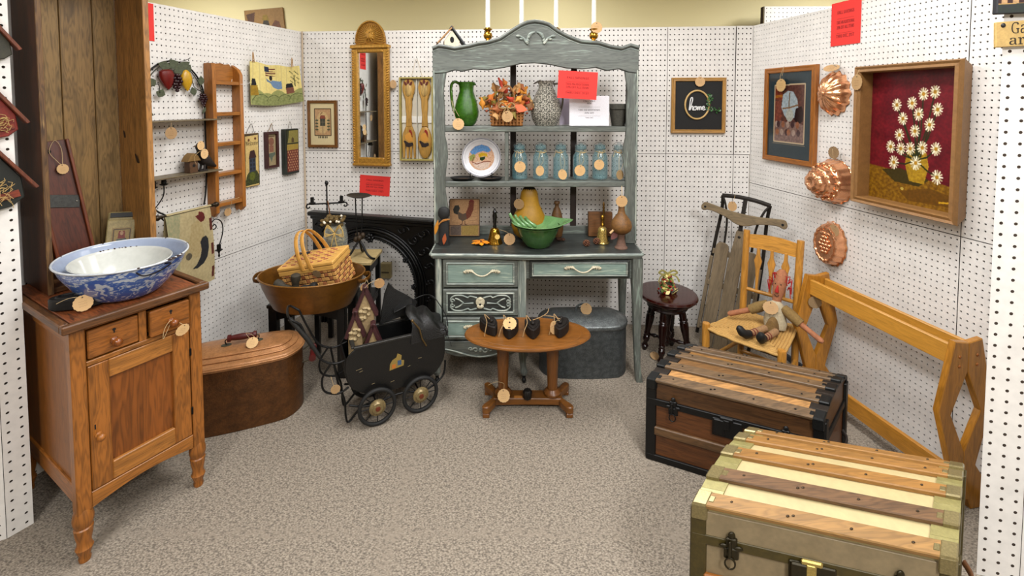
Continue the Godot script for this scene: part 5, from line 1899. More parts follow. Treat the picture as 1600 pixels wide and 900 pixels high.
	for s in [-1.0, 1.0]:
		m.tube(cr([Vector3(dx + s * 0.24, 0.21, 0.013), Vector3(dx + s * 0.15, 0.19, 0.014), Vector3(dx + s * 0.06, 0.165, 0.014), Vector3(dx, 0.158, 0.014)], 5), 0.005, 6)
		swirl(m, Vector3(dx + s * 0.03, 0.20, 0.014), 0.016, s, 1.0, 0.0045, PI)
		swirl(m, Vector3(dx + s * 0.06, 0.205, 0.014), 0.012, s, 1.0, 0.004, PI)
	m.ball(Vector3(dx, 0.20, 0.014), Vector3(0.012, 0.012, 0.008), 8, 6)
	obj("apron_carving", m, edge, t)
	for s in [[-0.585, 0.0], [-0.09, 0.0], [-0.585, -0.39], [-0.09, -0.39]]:
		m = MB.new()
		var o := 0.018 if s[1] == 0.0 else -0.0
		var sx := -1.0 if s[0] < -0.3 else 1.0
		m.tube(cr([Vector3(s[0], 0.27, s[1] - 0.01), Vector3(s[0] + sx * 0.012, 0.21, s[1] + o * 0.8), Vector3(s[0] + sx * 0.006, 0.14, s[1] + o * 0.4), Vector3(s[0] + sx * 0.012, 0.085, s[1] + o), Vector3(s[0] + sx * 0.014, 0.066, s[1] + o)], 5), [0.032, 0.033, 0.034, 0.034, 0.034, 0.032, 0.03, 0.028, 0.026, 0.024, 0.022, 0.02, 0.019, 0.018, 0.018, 0.019, 0.02, 0.022, 0.022, 0.021, 0.018], 10)
		m.ball(Vector3(s[0] + sx * 0.014, 0.062, s[1] + o), Vector3(0.02, 0.017, 0.02), 10, 7)
		obj("leg", m, v, t)
		m = MB.new()
		m.ball(Vector3(s[0] + sx * 0.014, 0.02, s[1] + o), Vector3(0.013, 0.02, 0.02), 12, 8)
		m.box(Vector3(s[0] + sx * 0.014, 0.044, s[1] + o), Vector3(0.02, 0.014, 0.018), 0.003)
		obj("caster", m, pm(Color(0.06, 0.055, 0.05), 0.5, 0.3), t)
	# kneehole side: apron drawer and two slender legs
	m = MB.new()
	m.box(Vector3(0.26, 0.688, -0.03), Vector3(0.655, 0.13, 0.03), 0.004)
	obj("kneehole_apron", m, h, t)
	m = MB.new()
	m.box(Vector3(0.26, 0.69, -0.21), Vector3(0.655, 0.11, 0.34), 0.003)
	obj("kneehole_case", m, h, t)
	m = MB.new()
	m.box(Vector3(0.258, 0.69, -0.006), Vector3(0.6, 0.105, 0.022), 0.004)
	var kd := obj("drawer", m, hutch_paint(0, 2), t)
	m = MB.new()
	for u in [-1, 1]:
		m.box(Vector3(0.258, 0.69 + u * 0.038, 0.004), Vector3(0.572, 0.008, 0.012), 0.002)
		m.box(Vector3(0.258 + u * 0.282, 0.69, 0.004), Vector3(0.008, 0.07, 0.012), 0.002)
	obj("bead_moulding", m, edge, kd)
	m = MB.new()
	m.box(Vector3(0.258, 0.69, 0.004), Vector3(0.552, 0.064, 0.006), 0.001)
	obj("drawer_field", m, aqua, kd)
	drawer_pull(kd, Vector3(0.275, 0.697, 0.008), 0.2)
	for z in [-0.02, -0.385]:
		m = MB.new()
		var rs := []
		for e in [[0.755, 0.030, 0.0], [0.62, 0.030, 0.0], [0.50, 0.026, 0.003], [0.3, 0.020, 0.004], [0.1, 0.016, 0.008], [0.03, 0.018, 0.014], [0.0, 0.019, 0.018]]:
			var row := PackedVector3Array()
			for c in [[-1, -1], [-0.6, -1.0], [0.6, -1.0], [1, -1], [1, -0.6], [1, 0.6], [1, 1], [0.6, 1.0], [-0.6, 1.0], [-1, 1], [-1, 0.6], [-1, -0.6]]:
				row.append(Vector3(0.605 + c[0] * e[1] + e[2], e[0], z + c[1] * e[1] + e[2] * (1.0 if z > -0.1 else -1.0)))
			rs.append(row)
		m.rings(rs)
		obj("leg", m, v, t)
	# upper case: shaped side boards
	for s in [-1.0, 1.0]:
		m = MB.new()
		m.box(Vector3(s * 0.628, 1.335, -0.29), Vector3(0.026, 1.09, 0.19), 0.003)
		obj("side_board", m, wood(Color(0.11, 0.105, 0.095), Color(0.06, 0.055, 0.05), 1, 0.6), t)
		m = MB.new()
		var post := PackedVector2Array()
		for p in v2([0.645, 0.79, 0.645, 1.9, 0.555, 1.9, 0.565, 1.84, 0.578, 1.76, 0.572, 1.66, 0.572, 1.54, 0.572, 1.48, 0.558, 1.42, 0.554, 1.34, 0.566, 1.26, 0.572, 1.19, 0.572, 1.14, 0.562, 1.06, 0.545, 0.98, 0.548, 0.92, 0.566, 0.87, 0.575, 0.82, 0.572, 0.79]): post.append(Vector2(p.x * s, p.y))
		m.prism(post, -0.2, -0.175, 0.004)
		obj("front_post", m, v, t)
		m = MB.new()
		m.box(Vector3(s * 0.637, 1.35, -0.172), Vector3(0.01, 1.08, 0.006), 0.002)
		obj("rubbed_edge", m, edgev, t)
	for y in [SHELF1, SHELF2]:
		m = MB.new()
		m.box(Vector3(0, y - 0.017, -0.29), Vector3(1.23, 0.034, 0.2), 0.004)
		obj("shelf", m, hutch_paint(0, 0), t)
	m = MB.new()
	m.box(Vector3(-0.182, (SHELF1 + SHELF2) * 0.5 - 0.017, -0.285), Vector3(0.024, SHELF1 - SHELF2 - 0.034, 0.17), 0.003)
	obj("divider", m, v, t)
	for x in [-0.14, 0.27]:
		m = MB.new()
		m.box(Vector3(x, 1.4, -0.40), Vector3(0.04, 1.22, 0.018), 0.002)
		obj("back_strip", m, wood(Color(0.14, 0.075, 0.035), Color(0.08, 0.04, 0.02), 1, 0.6), t)
	m = MB.new()
	m.box(Vector3(0, 0.817, -0.395), Vector3(1.23, 0.055, 0.016), 0.002)
	obj("back_rail", m, h, t)
	# arched crown board
	var up := [-0.644, 2.027, -0.604, 2.043, -0.555, 2.037, -0.506, 2.027, -0.413, 2.043, -0.356, 2.057, -0.299, 2.065, -0.222, 2.087, -0.189, 2.109, -0.157, 2.131, -0.091, 2.172, -0.051, 2.188, -0.006, 2.194, 0.039, 2.188, 0.079, 2.176, 0.136, 2.135, 0.173, 2.115, 0.205, 2.099, 0.278, 2.071, 0.335, 2.065, 0.392, 2.061, 0.470, 2.037, 0.535, 2.027, 0.591, 2.047, 0.644, 2.031]
	var dn := [0.644, 1.869, 0.579, 1.877, 0.526, 1.896, 0.482, 1.892, 0.449, 1.885, 0.376, 1.906, 0.291, 1.896, 0.193, 1.902, 0.091, 1.924, -0.006, 1.934, -0.091, 1.930, -0.193, 1.906, -0.299, 1.890, -0.392, 1.896, -0.461, 1.881, -0.506, 1.890, -0.563, 1.873, -0.644, 1.869]
	var cro := PackedVector2Array()
	var lip := []
	for p in v2(up):
		var q: Vector2 = p
		cro.append(q)
		lip.append(Vector3(q.x, q.y - 0.002, -0.166))
	var low := []
	for p in v2(dn):
		var q: Vector2 = p
		cro.append(q)
		low.append(Vector3(q.x, q.y + 0.002, -0.176))
	m = MB.new()
	m.prism(cro, -0.205, -0.17, 0.004)
	obj("crown", m, hutch_paint(0, 0), t)
	m = MB.new()
	m.tube(lip, 0.011, 8)
	obj("crown_moulding", m, h, t)
	m = MB.new()
	m.tube(lip.map(func(p): return p + Vector3(0, -0.02, -0.005)), 0.004, 6)
	obj("crown_bead", m, edge, t)
	m = MB.new()
	m.tube(low, 0.004, 6)
	obj("crown_lower_edge", m, wood(Color(0.1, 0.09, 0.08), Color(0.05, 0.045, 0.04), 0, 0.6), t)
	m = MB.new()
	for s in [-1.0, 1.0]:
		var z := -0.166
		m.tube(cr([Vector3(s * 0.005, 2.125, z), Vector3(s * 0.03, 2.115, z), Vector3(s * 0.05, 2.085, z), Vector3(s * 0.055, 2.06, z), Vector3(s * 0.075, 2.085, z), Vector3(s * 0.1, 2.1, z)], 5), [0.005, 0.006, 0.007, 0.008, 0.009, 0.01, 0.011, 0.011, 0.01, 0.009, 0.008, 0.008, 0.009, 0.01, 0.011, 0.011, 0.01, 0.009, 0.008, 0.008, 0.007, 0.007, 0.006, 0.006, 0.006, 0.005], 7)
		for k in 4:
			m.ball(Vector3(s * (0.052 - 0.004 * k), 2.055 + 0.018 * k, z + 0.004), Vector3(0.008, 0.008, 0.007), 8, 6)
		m.ball(Vector3(s * 0.11, 2.10, z), Vector3(0.014, 0.01, 0.008), 8, 6)
		m.ball(Vector3(s * 0.09, 2.082, z), Vector3(0.013, 0.008, 0.007), 8, 6)
	obj("crown_ornament", m, edge, t)
	m = MB.new()
	m.box(Vector3(0, 2.022, -0.305), Vector3(1.27, 0.02, 0.2), 0.003)
	obj("top_board", m, hutch_paint(0, 2), t)

# ---------------------------------------------------------------- things on the hutch
func build_hutch_things() -> void:
	var m: MB
	var t: Node3D
	var rg := RandomNumberGenerator.new()
	rg.seed = 77
	var brass := mottle(Color(0.80, 0.60, 0.22), Color(0.62, 0.42, 0.12), 20.0, 0.16, 0.95)
	# four candlesticks on the crown
	var spots := [[-0.155, "leftmost candlestick on the hutch top, brass on a small white block with a white taper"], [0.062, "second candlestick from the left on the hutch top, half hidden behind the crown"], [0.283, "third candlestick from the left on the hutch top, half hidden behind the crown"], [0.525, "rightmost candlestick on the hutch top, brass with a white taper and a round tag"]]
	for s in spots:
		t = thing("candlestick", s[1], "candlestick", Vector3(s[0], 2.033, -2.985), 0.0, "brass candlesticks on the hutch top")
		m = MB.new()
		m.box(Vector3(0, 0.018, 0), Vector3(0.08, 0.036, 0.06), 0.004)
		obj("white_base", m, pm(Color(0.88, 0.87, 0.84), 0.5), t)
		m = MB.new()
		m.at(Vector3(0, 0.036, 0)).lathe([[0.0, 0.0], [0.034, 0.0], [0.03, 0.01], [0.014, 0.016], [0.012, 0.022], [0.024, 0.03], [0.029, 0.045], [0.026, 0.06], [0.016, 0.072], [0.02, 0.08], [0.028, 0.084], [0.029, 0.09], [0.018, 0.092], [0.015, 0.10], [0.0, 0.10]], 24)
		obj("holder", m, brass, t)
		m = MB.new()
		m.at(Vector3(0, 0.128, 0)).lathe([[0.0, 0.0], [0.0155, 0.0], [0.0145, 0.15], [0.011, 0.29], [0.005, 0.3], [0.0, 0.3]], 16)
		obj("taper", m, mottle(Color(0.93, 0.92, 0.87), Color(0.88, 0.87, 0.82), 6.0, 0.45), t)
		m = MB.new()
		m.tube([Vector3(0, 0.426, 0), Vector3(0.001, 0.44, 0)], 0.001, 5)
		obj("wick", m, pm(Color(0.85, 0.83, 0.76), 0.9), t)
	price_tag("round tan tag tied to the rightmost candlestick on the hutch top", Vector3(0.54, 2.165, -2.965), 0.037, 0.0, 0.0, 0.0, [Vector3(0.525, 2.20, -2.985)], Color(0.74, 0.56, 0.36))
	# birdhouse on the crown
	t = thing("birdhouse", "small white birdhouse with a slate and wood roof on the hutch's left top corner", "birdhouse", Vector3(-0.39, 2.034, -2.985), 0.25)
	m = MB.new()
	m.prism(poly([Vector2(-0.048, 0.0), Vector2(0.048, 0.0), Vector2(0.048, 0.045), Vector2(0.0, 0.112), Vector2(-0.048, 0.045)]), -0.035, 0.035, 0.002)
	obj("body", m, mottle(Color(0.84, 0.80, 0.70), Color(0.72, 0.67, 0.56), 12.0, 0.7), t)
	m = MB.new()
	m.bar(Vector3(-0.092, 0.028, 0), Vector3(0.008, 0.138, 0), 0.09, 0.01, Vector3(-0.7, 0.7, 0), 0.002)
	obj("roof_board", m, wood(Color(0.62, 0.46, 0.28), Color(0.44, 0.3, 0.16), 2, 0.7), t, "bare wood roof half")
	m = MB.new()
	m.bar(Vector3(-0.005, 0.138, 0), Vector3(0.085, 0.02, 0), 0.09, 0.01, Vector3(0.7, 0.7, 0), 0.002)
	obj("roof_board", m, mottle(Color(0.26, 0.27, 0.29), Color(0.17, 0.175, 0.19), 14.0, 0.7), t, "slate grey roof half")
	m = MB.new()
	m.at(Vector3(0, 0.052, 0.0352), Vector3(90, 0, 0), Vector3(1, 1, 1.5)).lathe([[0.0, 0.0], [0.013, 0.0], [0.013, 0.001], [0.0, 0.001]], 18)
	obj("entry_hole", m, pm(Color(0.025, 0.02, 0.02), 0.9), t)

	# ---- upper shelf
	var y := SHELF1 + 0.001
	t = thing("green_pitcher", "glossy green ceramic pitcher with a looped handle on the upper shelf", "pitcher", Vector3(-0.296, y, -3.0))
	m = MB.new()
	m.lathe([[0.0, 0.0], [0.045, 0.0], [0.05, 0.006], [0.062, 0.02], [0.077, 0.06], [0.08, 0.09], [0.072, 0.14], [0.056, 0.19], [0.046, 0.225], [0.047, 0.25], [0.056, 0.283], [0.052, 0.284], [0.042, 0.25], [0.04, 0.225], [0.0, 0.2]], 32)
	var gg := mottle(Color(0.22, 0.42, 0.08), Color(0.09, 0.225, 0.035), 9.0, 0.09, 0.0, 0, 0.35)
	obj("body", m, gg, t)
	m = MB.new()
	m.tube(cr(v3([-0.045, 0.272, 0, -0.075, 0.285, 0, -0.098, 0.262, 0, -0.097, 0.2, 0.006, -0.088, 0.13, 0.012, -0.072, 0.085, 0.02]), 6), 0.0095, 10)
	obj("handle", m, mottle(Color(0.28, 0.46, 0.1), Color(0.13, 0.28, 0.04), 9.0, 0.1), t)
	m = MB.new()
	m.at(Vector3(0.046, 0.274, 0), Vector3(0, 0, -30)).ball(Vector3.ZERO, Vector3(0.02, 0.01, 0.022), 12, 7)
	obj("lip", m, gg, t)
	price_tag("scalloped tan tag hanging from the green pitcher over the upper shelf edge", Vector3(-0.337, 1.552, -2.89), 0.037, 0.0, 0.0, 0.1, [Vector3(-0.362, 1.60, -2.92), Vector3(-0.389, 1.70, -2.97), Vector3(-0.362, 1.64, -2.95), Vector3(-0.334, 1.60, -2.91)], Color(0.80, 0.62, 0.42))
	# autumn leaf basket
	t = thing("leaf_basket", "small woven basket of orange and gold silk autumn leaves with a raffia bow", "basket", Vector3(-0.033, y, -3.0))
	m = MB.new()
	for i in 6:
		m.box(Vector3(0, 0.011 + i * 0.02, 0), Vector3(0.205 + 0.005 * i, 0.017, 0.145 + 0.004 * i), 0.004)
	obj("woven_body", m, wood(Color(0.58, 0.36, 0.13), Color(0.40, 0.22, 0.07), 0, 0.7, 0.0, Color.WHITE, 3.0), t).set_meta("kind", "stuff")
	for i in 9:
		m = MB.new()
		var yo := 0.02 * (i % 2)
		m.box(Vector3(-0.088 + i * 0.022, 0.062, 0.079), Vector3(0.012, 0.115, 0.004), 0.001)
		obj("stave", m, wood(Color(0.60, 0.38, 0.15), Color(0.42, 0.24, 0.08), 1, 0.7), t)
	m = MB.new()
	var hp := []
	for i in 17:
		var a := PI * i / 16
		hp.append(Vector3(cos(a) * 0.055, 0.12 + sin(a) * 0.14, 0.05))
	m.tube(hp, 0.006, 7)
	obj("handle", m, pm(Color(0.5, 0.34, 0.16), 0.7), t)
	var cols := [Color(0.76, 0.42, 0.14), Color(0.80, 0.52, 0.16), Color(0.55, 0.30, 0.12), Color(0.55, 0.38, 0.18), Color(0.42, 0.27, 0.12), Color(0.48, 0.42, 0.16), Color(0.66, 0.2, 0.1), Color(0.64, 0.48, 0.28)]
	var lm := []
	for k in 3:
		m = MB.new()
		var w := [0.05, 0.042, 0.06][k] as float
		var L := [0.085, 0.07, 0.07][k] as float
		m.sheet(func(u, v):
			var s: float = sin(PI * v) * (0.75 + 0.25 * cos(PI * 4.0 * v))
			return Vector3((u - 0.5) * w * s, (v - 0.5) * L, 0.012 * cos((u - 0.5) * 3.0) - 0.01 * v * v), 4, 8, 0.0008)
		lm.append(m.mesh())
	for i in 70:
		var q := rg.randf()
		var a := rg.randf_range(0.0, PI)
		var rr := sqrt(rg.randf())
		var p := Vector3(cos(a) * 0.165 * rr, 0.125 + sin(a) * 0.155 * rr, rg.randf_range(-0.05, 0.085) * (1.0 - 0.4 * rr))
		if i < 7: p = Vector3(rg.randf_range(-0.1, 0.1), rg.randf_range(0.06, 0.11), 0.09)
		var o := MeshInstance3D.new()
		o.name = "leaf"
		o.mesh = lm[i % 3]
		o.material_override = pm(cols[rg.randi() % 8], 0.7)
		t.add_child(o, true)
		o.transform = Transform3D(Basis.from_euler(Vector3(rg.randf_range(-0.8, 0.5), rg.randf_range(-1.0, 1.0), rg.randf_range(-2.6, 2.6))), p)
	var leaf2 := MB.new()
	leaf2.at(Vector3(0.085, 0.115, 0.1), Vector3(-15, 0, -105)).prism(leaf_poly(0.055, 0.095), -0.001, 0.001, 0.0)
	obj("leaf", leaf2, pm(Color(0.80, 0.33, 0.14), 0.6), t, "large orange leaf at the front")
	for i in 14:
		m = MB.new()
		m.ball(Vector3(rg.randf_range(-0.16, 0.16), rg.randf_range(0.08, 0.2), rg.randf_range(0.04, 0.1)), Vector3.ONE * 0.008, 8, 6)
		obj("berry", m, pm(Color(0.5, 0.22, 0.1), 0.5), t)
	m = MB.new()
	for s in [-1.0, 1.0]:
		m.tube(cr([Vector3(0, 0.125, 0.1), Vector3(s * 0.03, 0.15, 0.11), Vector3(s * 0.05, 0.125, 0.105), Vector3(s * 0.02, 0.115, 0.105), Vector3(0, 0.125, 0.1)], 5), 0.004, 5)
		m.tube(cr([Vector3(0, 0.125, 0.1), Vector3(s * 0.02, 0.09, 0.105), Vector3(s * 0.03, 0.06, 0.1)], 5), 0.003, 5)
	obj("raffia_bow", m, pm(Color(0.60, 0.50, 0.32), 0.9), t)
	price_tag("round tan tag on the front of the autumn leaf basket", Vector3(-0.028, 1.60, -2.875), 0.036, 0.0, 0.0, 0.0, [Vector3(-0.028, 1.65, -2.885)], Color(0.62, 0.44, 0.25))
	# silvered pitcher
	t = thing("silver_pitcher", "round silver grey pitcher with a hammered scaly skin on the upper shelf", "pitcher", Vector3(0.221, y, -3.01))
	m = MB.new()
	m.lathe([[0.0, 0.0], [0.068, 0.0], [0.072, 0.008], [0.09, 0.04], [0.101, 0.085], [0.1, 0.11], [0.085, 0.165], [0.063, 0.215], [0.048, 0.245], [0.046, 0.262], [0.056, 0.285], [0.06, 0.29], [0.052, 0.288], [0.04, 0.262], [0.0, 0.24]], 36)
	var silver := mottle(Color(0.80, 0.78, 0.72), Color(0.27, 0.275, 0.29), 9.0, 0.22, 0.25, 1, 2.2)
	obj("body", m, silver, t)
	m = MB.new()
	m.tube(cr(v3([0.05, 0.27, 0, 0.085, 0.27, 0.01, 0.105, 0.22, 0.012, 0.108, 0.15, 0.01, 0.095, 0.09, 0]), 6), 0.007, 9)
	obj("handle", m, mottle(Color(0.42, 0.39, 0.34), Color(0.22, 0.2, 0.18), 14.0, 0.4, 0.5), t)
	m = MB.new()
	m.at(Vector3(-0.058, 0.284, 0), Vector3(0, 0, 28)).ball(Vector3.ZERO, Vector3(0.03, 0.006, 0.02), 12, 7)
	obj("spout", m, mottle(Color(0.42, 0.39, 0.34), Color(0.22, 0.2, 0.18), 14.0, 0.4, 0.5), t)
	# signs
	red_sign("red paper sale sign hanging from the hutch crown over the upper shelf", Vector3(0.406, 1.795, -2.862), 0.0, 0.243, 0.17, SALE, 0.0, -0.055)
	t = red_sign("white paper notice in a clear stand on the upper shelf", Vector3(0.492, 1.634, -2.935), 0.0, 0.252, 0.19, [["FALL SALE", 0.17, 0.055, 0.3], ["NOW", 0.25, 0.05, 0.11], ["-", 0.37], ["TAKE AN ADDITIONAL", 0.47, 0.055, 0.55], ["20% OFF", 0.57, 0.055, 0.24], ["-", 0.67], ["THRU DEC", 0.73, 0.04, 0.2]], -0.05, 0.0, Color(0.86, 0.85, 0.87), Color(0.36, 0.35, 0.37))
	m = MB.new()
	m.box(Vector3(0, 0.001, 0.0035), Vector3(0.26, 0.194, 0.002), 0.0005)
	obj("acrylic_front", m, glass(Color(0.95, 0.95, 0.97), 0.06), t)
	m = MB.new()
	m.box(Vector3(0, -0.0935, 0.01), Vector3(0.26, 0.003, 0.06), 0.0005)
	obj("acrylic_foot", m, glass(Color(0.9, 0.9, 0.92), 0.15), t)
	t = red_sign("pale lavender sheet standing behind the silver pitcher and white notice", Vector3(0.353, 1.635, -3.05), 0.3, 0.09, 0.19, [], -0.1, 0.0, Color(0.66, 0.62, 0.68))
	# grey pot
	t = thing("grey_pot", "small grey weathered flower pot at the right end of the upper shelf", "pot", Vector3(0.692, y, -3.0))
	m = MB.new()
	m.lathe([[0.0, 0.0], [0.042, 0.0], [0.058, 0.10], [0.06, 0.108], [0.068, 0.11], [0.07, 0.14], [0.066, 0.143], [0.06, 0.14], [0.054, 0.105], [0.0, 0.09]], 28)
	obj("body", m, mottle(Color(0.30, 0.29, 0.25), Color(0.15, 0.145, 0.125), 14.0, 0.75, 0.0, 0, 0.8), t)

	# ---- middle shelf
	y = SHELF2 + 0.001
	t = thing("painted_plate", "white plate with a blue rim and a painted seaside scene propped on a wire stand", "plate", Vector3(-0.201, y, -3.035))
	var im := canvas(128, 128, Color(0.82, 0.81, 0.82), Color(0.76, 0.75, 0.77))
	dot(im, 64, 64, 47, 47, Color(0.66, 0.48, 0.38), Color(0.80, 0.68, 0.56))
	daub(im, [22, 44, 40, 24, 64, 17, 88, 24, 98, 38, 88, 46, 70, 40, 50, 46, 34, 58], Color(0.25, 0.44, 0.66), Color(0.40, 0.56, 0.72))
	daub(im, [20, 60, 36, 50, 42, 60, 36, 76, 22, 76], Color(0.56, 0.58, 0.28))
	daub(im, [52, 52, 66, 46, 84, 50, 86, 62, 72, 58, 56, 64], Color(0.78, 0.62, 0.12))
	daub(im, [58, 64, 78, 60, 76, 70, 66, 76, 58, 72], Color(0.07, 0.2, 0.06))
	daub(im, [32, 84, 60, 78, 96, 82, 88, 100, 64, 108, 42, 100], Color(0.83, 0.73, 0.66))
	stroke(im, [36, 62, 30, 80, 48, 88, 70, 80, 96, 78], 1.0, Color(0.46, 0.26, 0.2))
	m = MB.new()
	var pp := []
	for e in [[0.0, 0.012], [0.075, 0.012], [0.09, 0.018], [0.126, 0.030], [0.13, 0.028], [0.095, 0.012], [0.075, 0.004], [0.0, 0.004]]: pp.append(e)
	m.lathe(pp, 40)
	var plate := obj("dish", m, mottle(Color(0.86, 0.85, 0.86), Color(0.80, 0.79, 0.81), 5.0, 0.1), t)
	plate.transform = Transform3D(Basis.from_euler(Vector3(PI * 0.5 - 0.22, 0, 0)), Vector3(0, 0.137, 0.0))
	m = MB.new()
	m.at(Vector3(0, 0.0125, 0), Vector3(-90, 0, 0)).face(Vector3.ZERO, 0.1, 0.1)
	m = MB.new()
	for i in 40:
		var a0 := TAU * i / 40
		var a1 := TAU * (i + 1) / 40
		m.tri(Vector3(0, 0.0128, 0), Vector3(cos(a0), 0, sin(a0)) * 0.086 + Vector3(0, 0.0165, 0), Vector3(cos(a1), 0, sin(a1)) * 0.086 + Vector3(0, 0.0165, 0), Vector3.UP, Vector3.UP, Vector3.UP, Vector2(0.5, 0.5), Vector2(0.5 + cos(a0) * 0.37, 0.5 + sin(a0) * 0.37), Vector2(0.5 + cos(a1) * 0.37, 0.5 + sin(a1) * 0.37))
	obj("painted_scene", m, picture(im, 0.12), plate)
	for e in [[0.123, 0.0045], [0.108, 0.0012]]:
		m = MB.new()
		var ring := []
		for i in 48: ring.append(Vector3(cos(TAU * i / 48) * e[0], 0.0285 if e[0] > 0.12 else 0.0245, sin(TAU * i / 48) * e[0]))
		m.tube(ring, e[1], 6, true, 0.35)
		obj("blue_band", m, pm(Color(0.10, 0.10, 0.30), 0.15), plate)
	m = MB.new()
	for s in [-1, 1]:
		m.tube(cr([Vector3(s * 0.07, 0.03, 0.03), Vector3(s * 0.07, 0.042, 0.055), Vector3(s * 0.07, 0.022, 0.062), Vector3(s * 0.07, 0.004, 0.05), Vector3(s * 0.06, 0.012, 0.0), Vector3(s * 0.05, 0.08, -0.055)], 6), 0.0032, 7)
	m.tube([Vector3(-0.06, 0.012, 0.0), Vector3(0.06, 0.012, 0.0)], 0.0032, 7)
	obj("wire_stand", m, pm(Color(0.035, 0.033, 0.03), 0.4, 0.5), t)
	for e in [[-0.320, "shallow black iron pan lying on the middle shelf, left of the plate stand"], [-0.142, "shallow black iron pan lying on the middle shelf beside the divider"]]:
		t = thing("iron_pan", e[1], "pan", Vector3(e[0], y, -2.965), 0.0, "black iron pans on the middle shelf")
		m = MB.new()
		m.lathe([[0.0, 0.0], [0.06, 0.0], [0.078, 0.014], [0.082, 0.018], [0.079, 0.019], [0.06, 0.007], [0.0, 0.006]], 32, 1.0, 0.72)
		obj("dish", m, mottle(Color(0.055, 0.05, 0.048), Color(0.03, 0.028, 0.027), 12.0, 0.5, 0.3), t)
		m = MB.new()
		m.ball(Vector3(0.005, 0.0075, 0.0), Vector3(0.05, 0.0025, 0.03), 14, 6)
		obj("rusty_patch", m, mottle(Color(0.36, 0.26, 0.16), Color(0.2, 0.14, 0.09), 14.0, 0.8), t)
	# six aqua jars
	var aqua := StandardMaterial3D.new()
	aqua.albedo_color = Color(0.38, 0.57, 0.60, 0.22)
	aqua.roughness = 0.04
	aqua.transparency = BaseMaterial3D.TRANSPARENCY_ALPHA
	m = MB.new()
	m.lathe([[0.0, 0.002], [0.042, 0.0], [0.05, 0.006], [0.052, 0.016], [0.052, 0.14], [0.049, 0.158], [0.038, 0.175], [0.036, 0.185], [0.04, 0.188], [0.04, 0.192], [0.036, 0.195], [0.036, 0.214], [0.033, 0.217], [0.032, 0.19], [0.034, 0.178], [0.045, 0.157], [0.048, 0.14], [0.048, 0.016], [0.04, 0.007], [0.0, 0.009]], 32)
	var jar_mesh := m.mesh()
	m = MB.new()
	m.lathe([[0.0, 0.214], [0.037, 0.214], [0.038, 0.222], [0.03, 0.228], [0.016, 0.231], [0.012, 0.238], [0.0, 0.239]], 28)
	var lid_mesh := m.mesh()
	m = MB.new()
	var bail := []
	for i in 24: bail.append(Vector3(cos(TAU * i / 24) * 0.0385, 0.199, sin(TAU * i / 24) * 0.0385))
	m.tube(bail, 0.0014, 5, true)
	m.tube(cr([Vector3(-0.0385, 0.199, 0), Vector3(-0.042, 0.22, 0), Vector3(-0.02, 0.24, 0), Vector3(0.02, 0.24, 0), Vector3(0.042, 0.22, 0), Vector3(0.0385, 0.199, 0)], 5), 0.0014, 5)
	var bail_mesh := m.mesh()
	m = MB.new()
	for k in 2:
		m.tube(cr([Vector3(-0.037, 0.188, 0.01), Vector3(-0.02, 0.182, 0.036), Vector3(0.005, 0.18 - 0.004 * k, 0.041), Vector3(0.028, 0.184, 0.03)], 5), 0.0016, 5)
	m.tube(cr([Vector3(0.0, 0.18, 0.04), Vector3(0.012, 0.196, 0.046), Vector3(0.02, 0.186, 0.045), Vector3(0.0, 0.178, 0.042), Vector3(-0.016, 0.192, 0.046), Vector3(-0.024, 0.176, 0.046), Vector3(-0.03, 0.15, 0.052)], 5), 0.0016, 5)
	var twine_mesh := m.mesh()
	var jn := ["first aqua glass jar from the divider on the middle shelf", "second aqua glass jar from the divider, with its tag hanging at mid height", "third aqua glass jar from the divider, with long loops of twine", "fourth aqua glass jar from the divider, standing before the dark back strip", "fifth aqua glass jar from the divider, with a high hanging tag", "sixth aqua glass jar from the divider, at the right end of the middle shelf"]
	var tn := ["round tan tag on the first aqua jar from the divider", "oval tan tag on the second aqua jar from the divider", "low hanging tan tag on the third aqua jar from the divider", "round tan tag on the fourth aqua jar from the divider", "high round tan tag on the fifth aqua jar from the divider", "dark low hanging tag on the sixth aqua jar from the divider"]
	var jx := [0.050, 0.188, 0.319, 0.450, 0.575, 0.700]
	for i in 6:
		t = thing("glass_jar", jn[i], "jar", Vector3(jx[i], y, -3.0), 0.4 * sin(i * 2.3), "aqua glass jars on the middle shelf")
		for e in [["jar_glass", jar_mesh, aqua], ["glass_lid", lid_mesh, aqua], ["wire_bail", bail_mesh, pm(Color(0.3, 0.3, 0.29), 0.4, 0.8)], ["twine", twine_mesh, pm(Color(0.70, 0.60, 0.42), 0.9)]]:
			var o := MeshInstance3D.new()
			o.name = e[0]
			o.mesh = e[1]
			o.material_override = e[2]
			t.add_child(o, true)
		var tx: float = [0.051, 0.179, 0.324, 0.435, 0.558, 0.692][i]
		var ty: float = [1.275, 1.250, 1.226, 1.252, 1.289, 1.224][i]
		var tp := Vector3(tx, ty, -2.935)
		var r: float = [0.037, 0.034, 0.034, 0.036, 0.034, 0.033][i]
		var sq: float = [1.0, 0.85, 0.85, 0.98, 1.0, 0.85][i]
		var hook := Vector3(t.position.x, y + 0.178, -2.95)
		price_tag(tn[i], tp, r, [0.0, 0.3, -0.3, 0.0, 0.1, 0.4][i], 0.0, [0.1, 0.0, 0.2, -0.1, 0.0, 0.3][i], [(hook + tp) * 0.5 + Vector3(-0.012, 0.03, 0.012), hook, (hook + tp) * 0.5 + Vector3(0.016, 0.01, 0.012), tp + Vector3(0, r * 0.72, 0.002)], Color(0.78, 0.57, 0.33) if i < 5 else Color(0.50, 0.36, 0.17), sq)

	# ---- desk top
	y = DESK + 0.001
	# rooster stone tile
	t = thing("rooster_tile", "stone block plaque with a carved rooster leaning on the hutch desk", "plaque", Vector3(-0.319, y, -3.05))
	t.rotation.x = -0.12
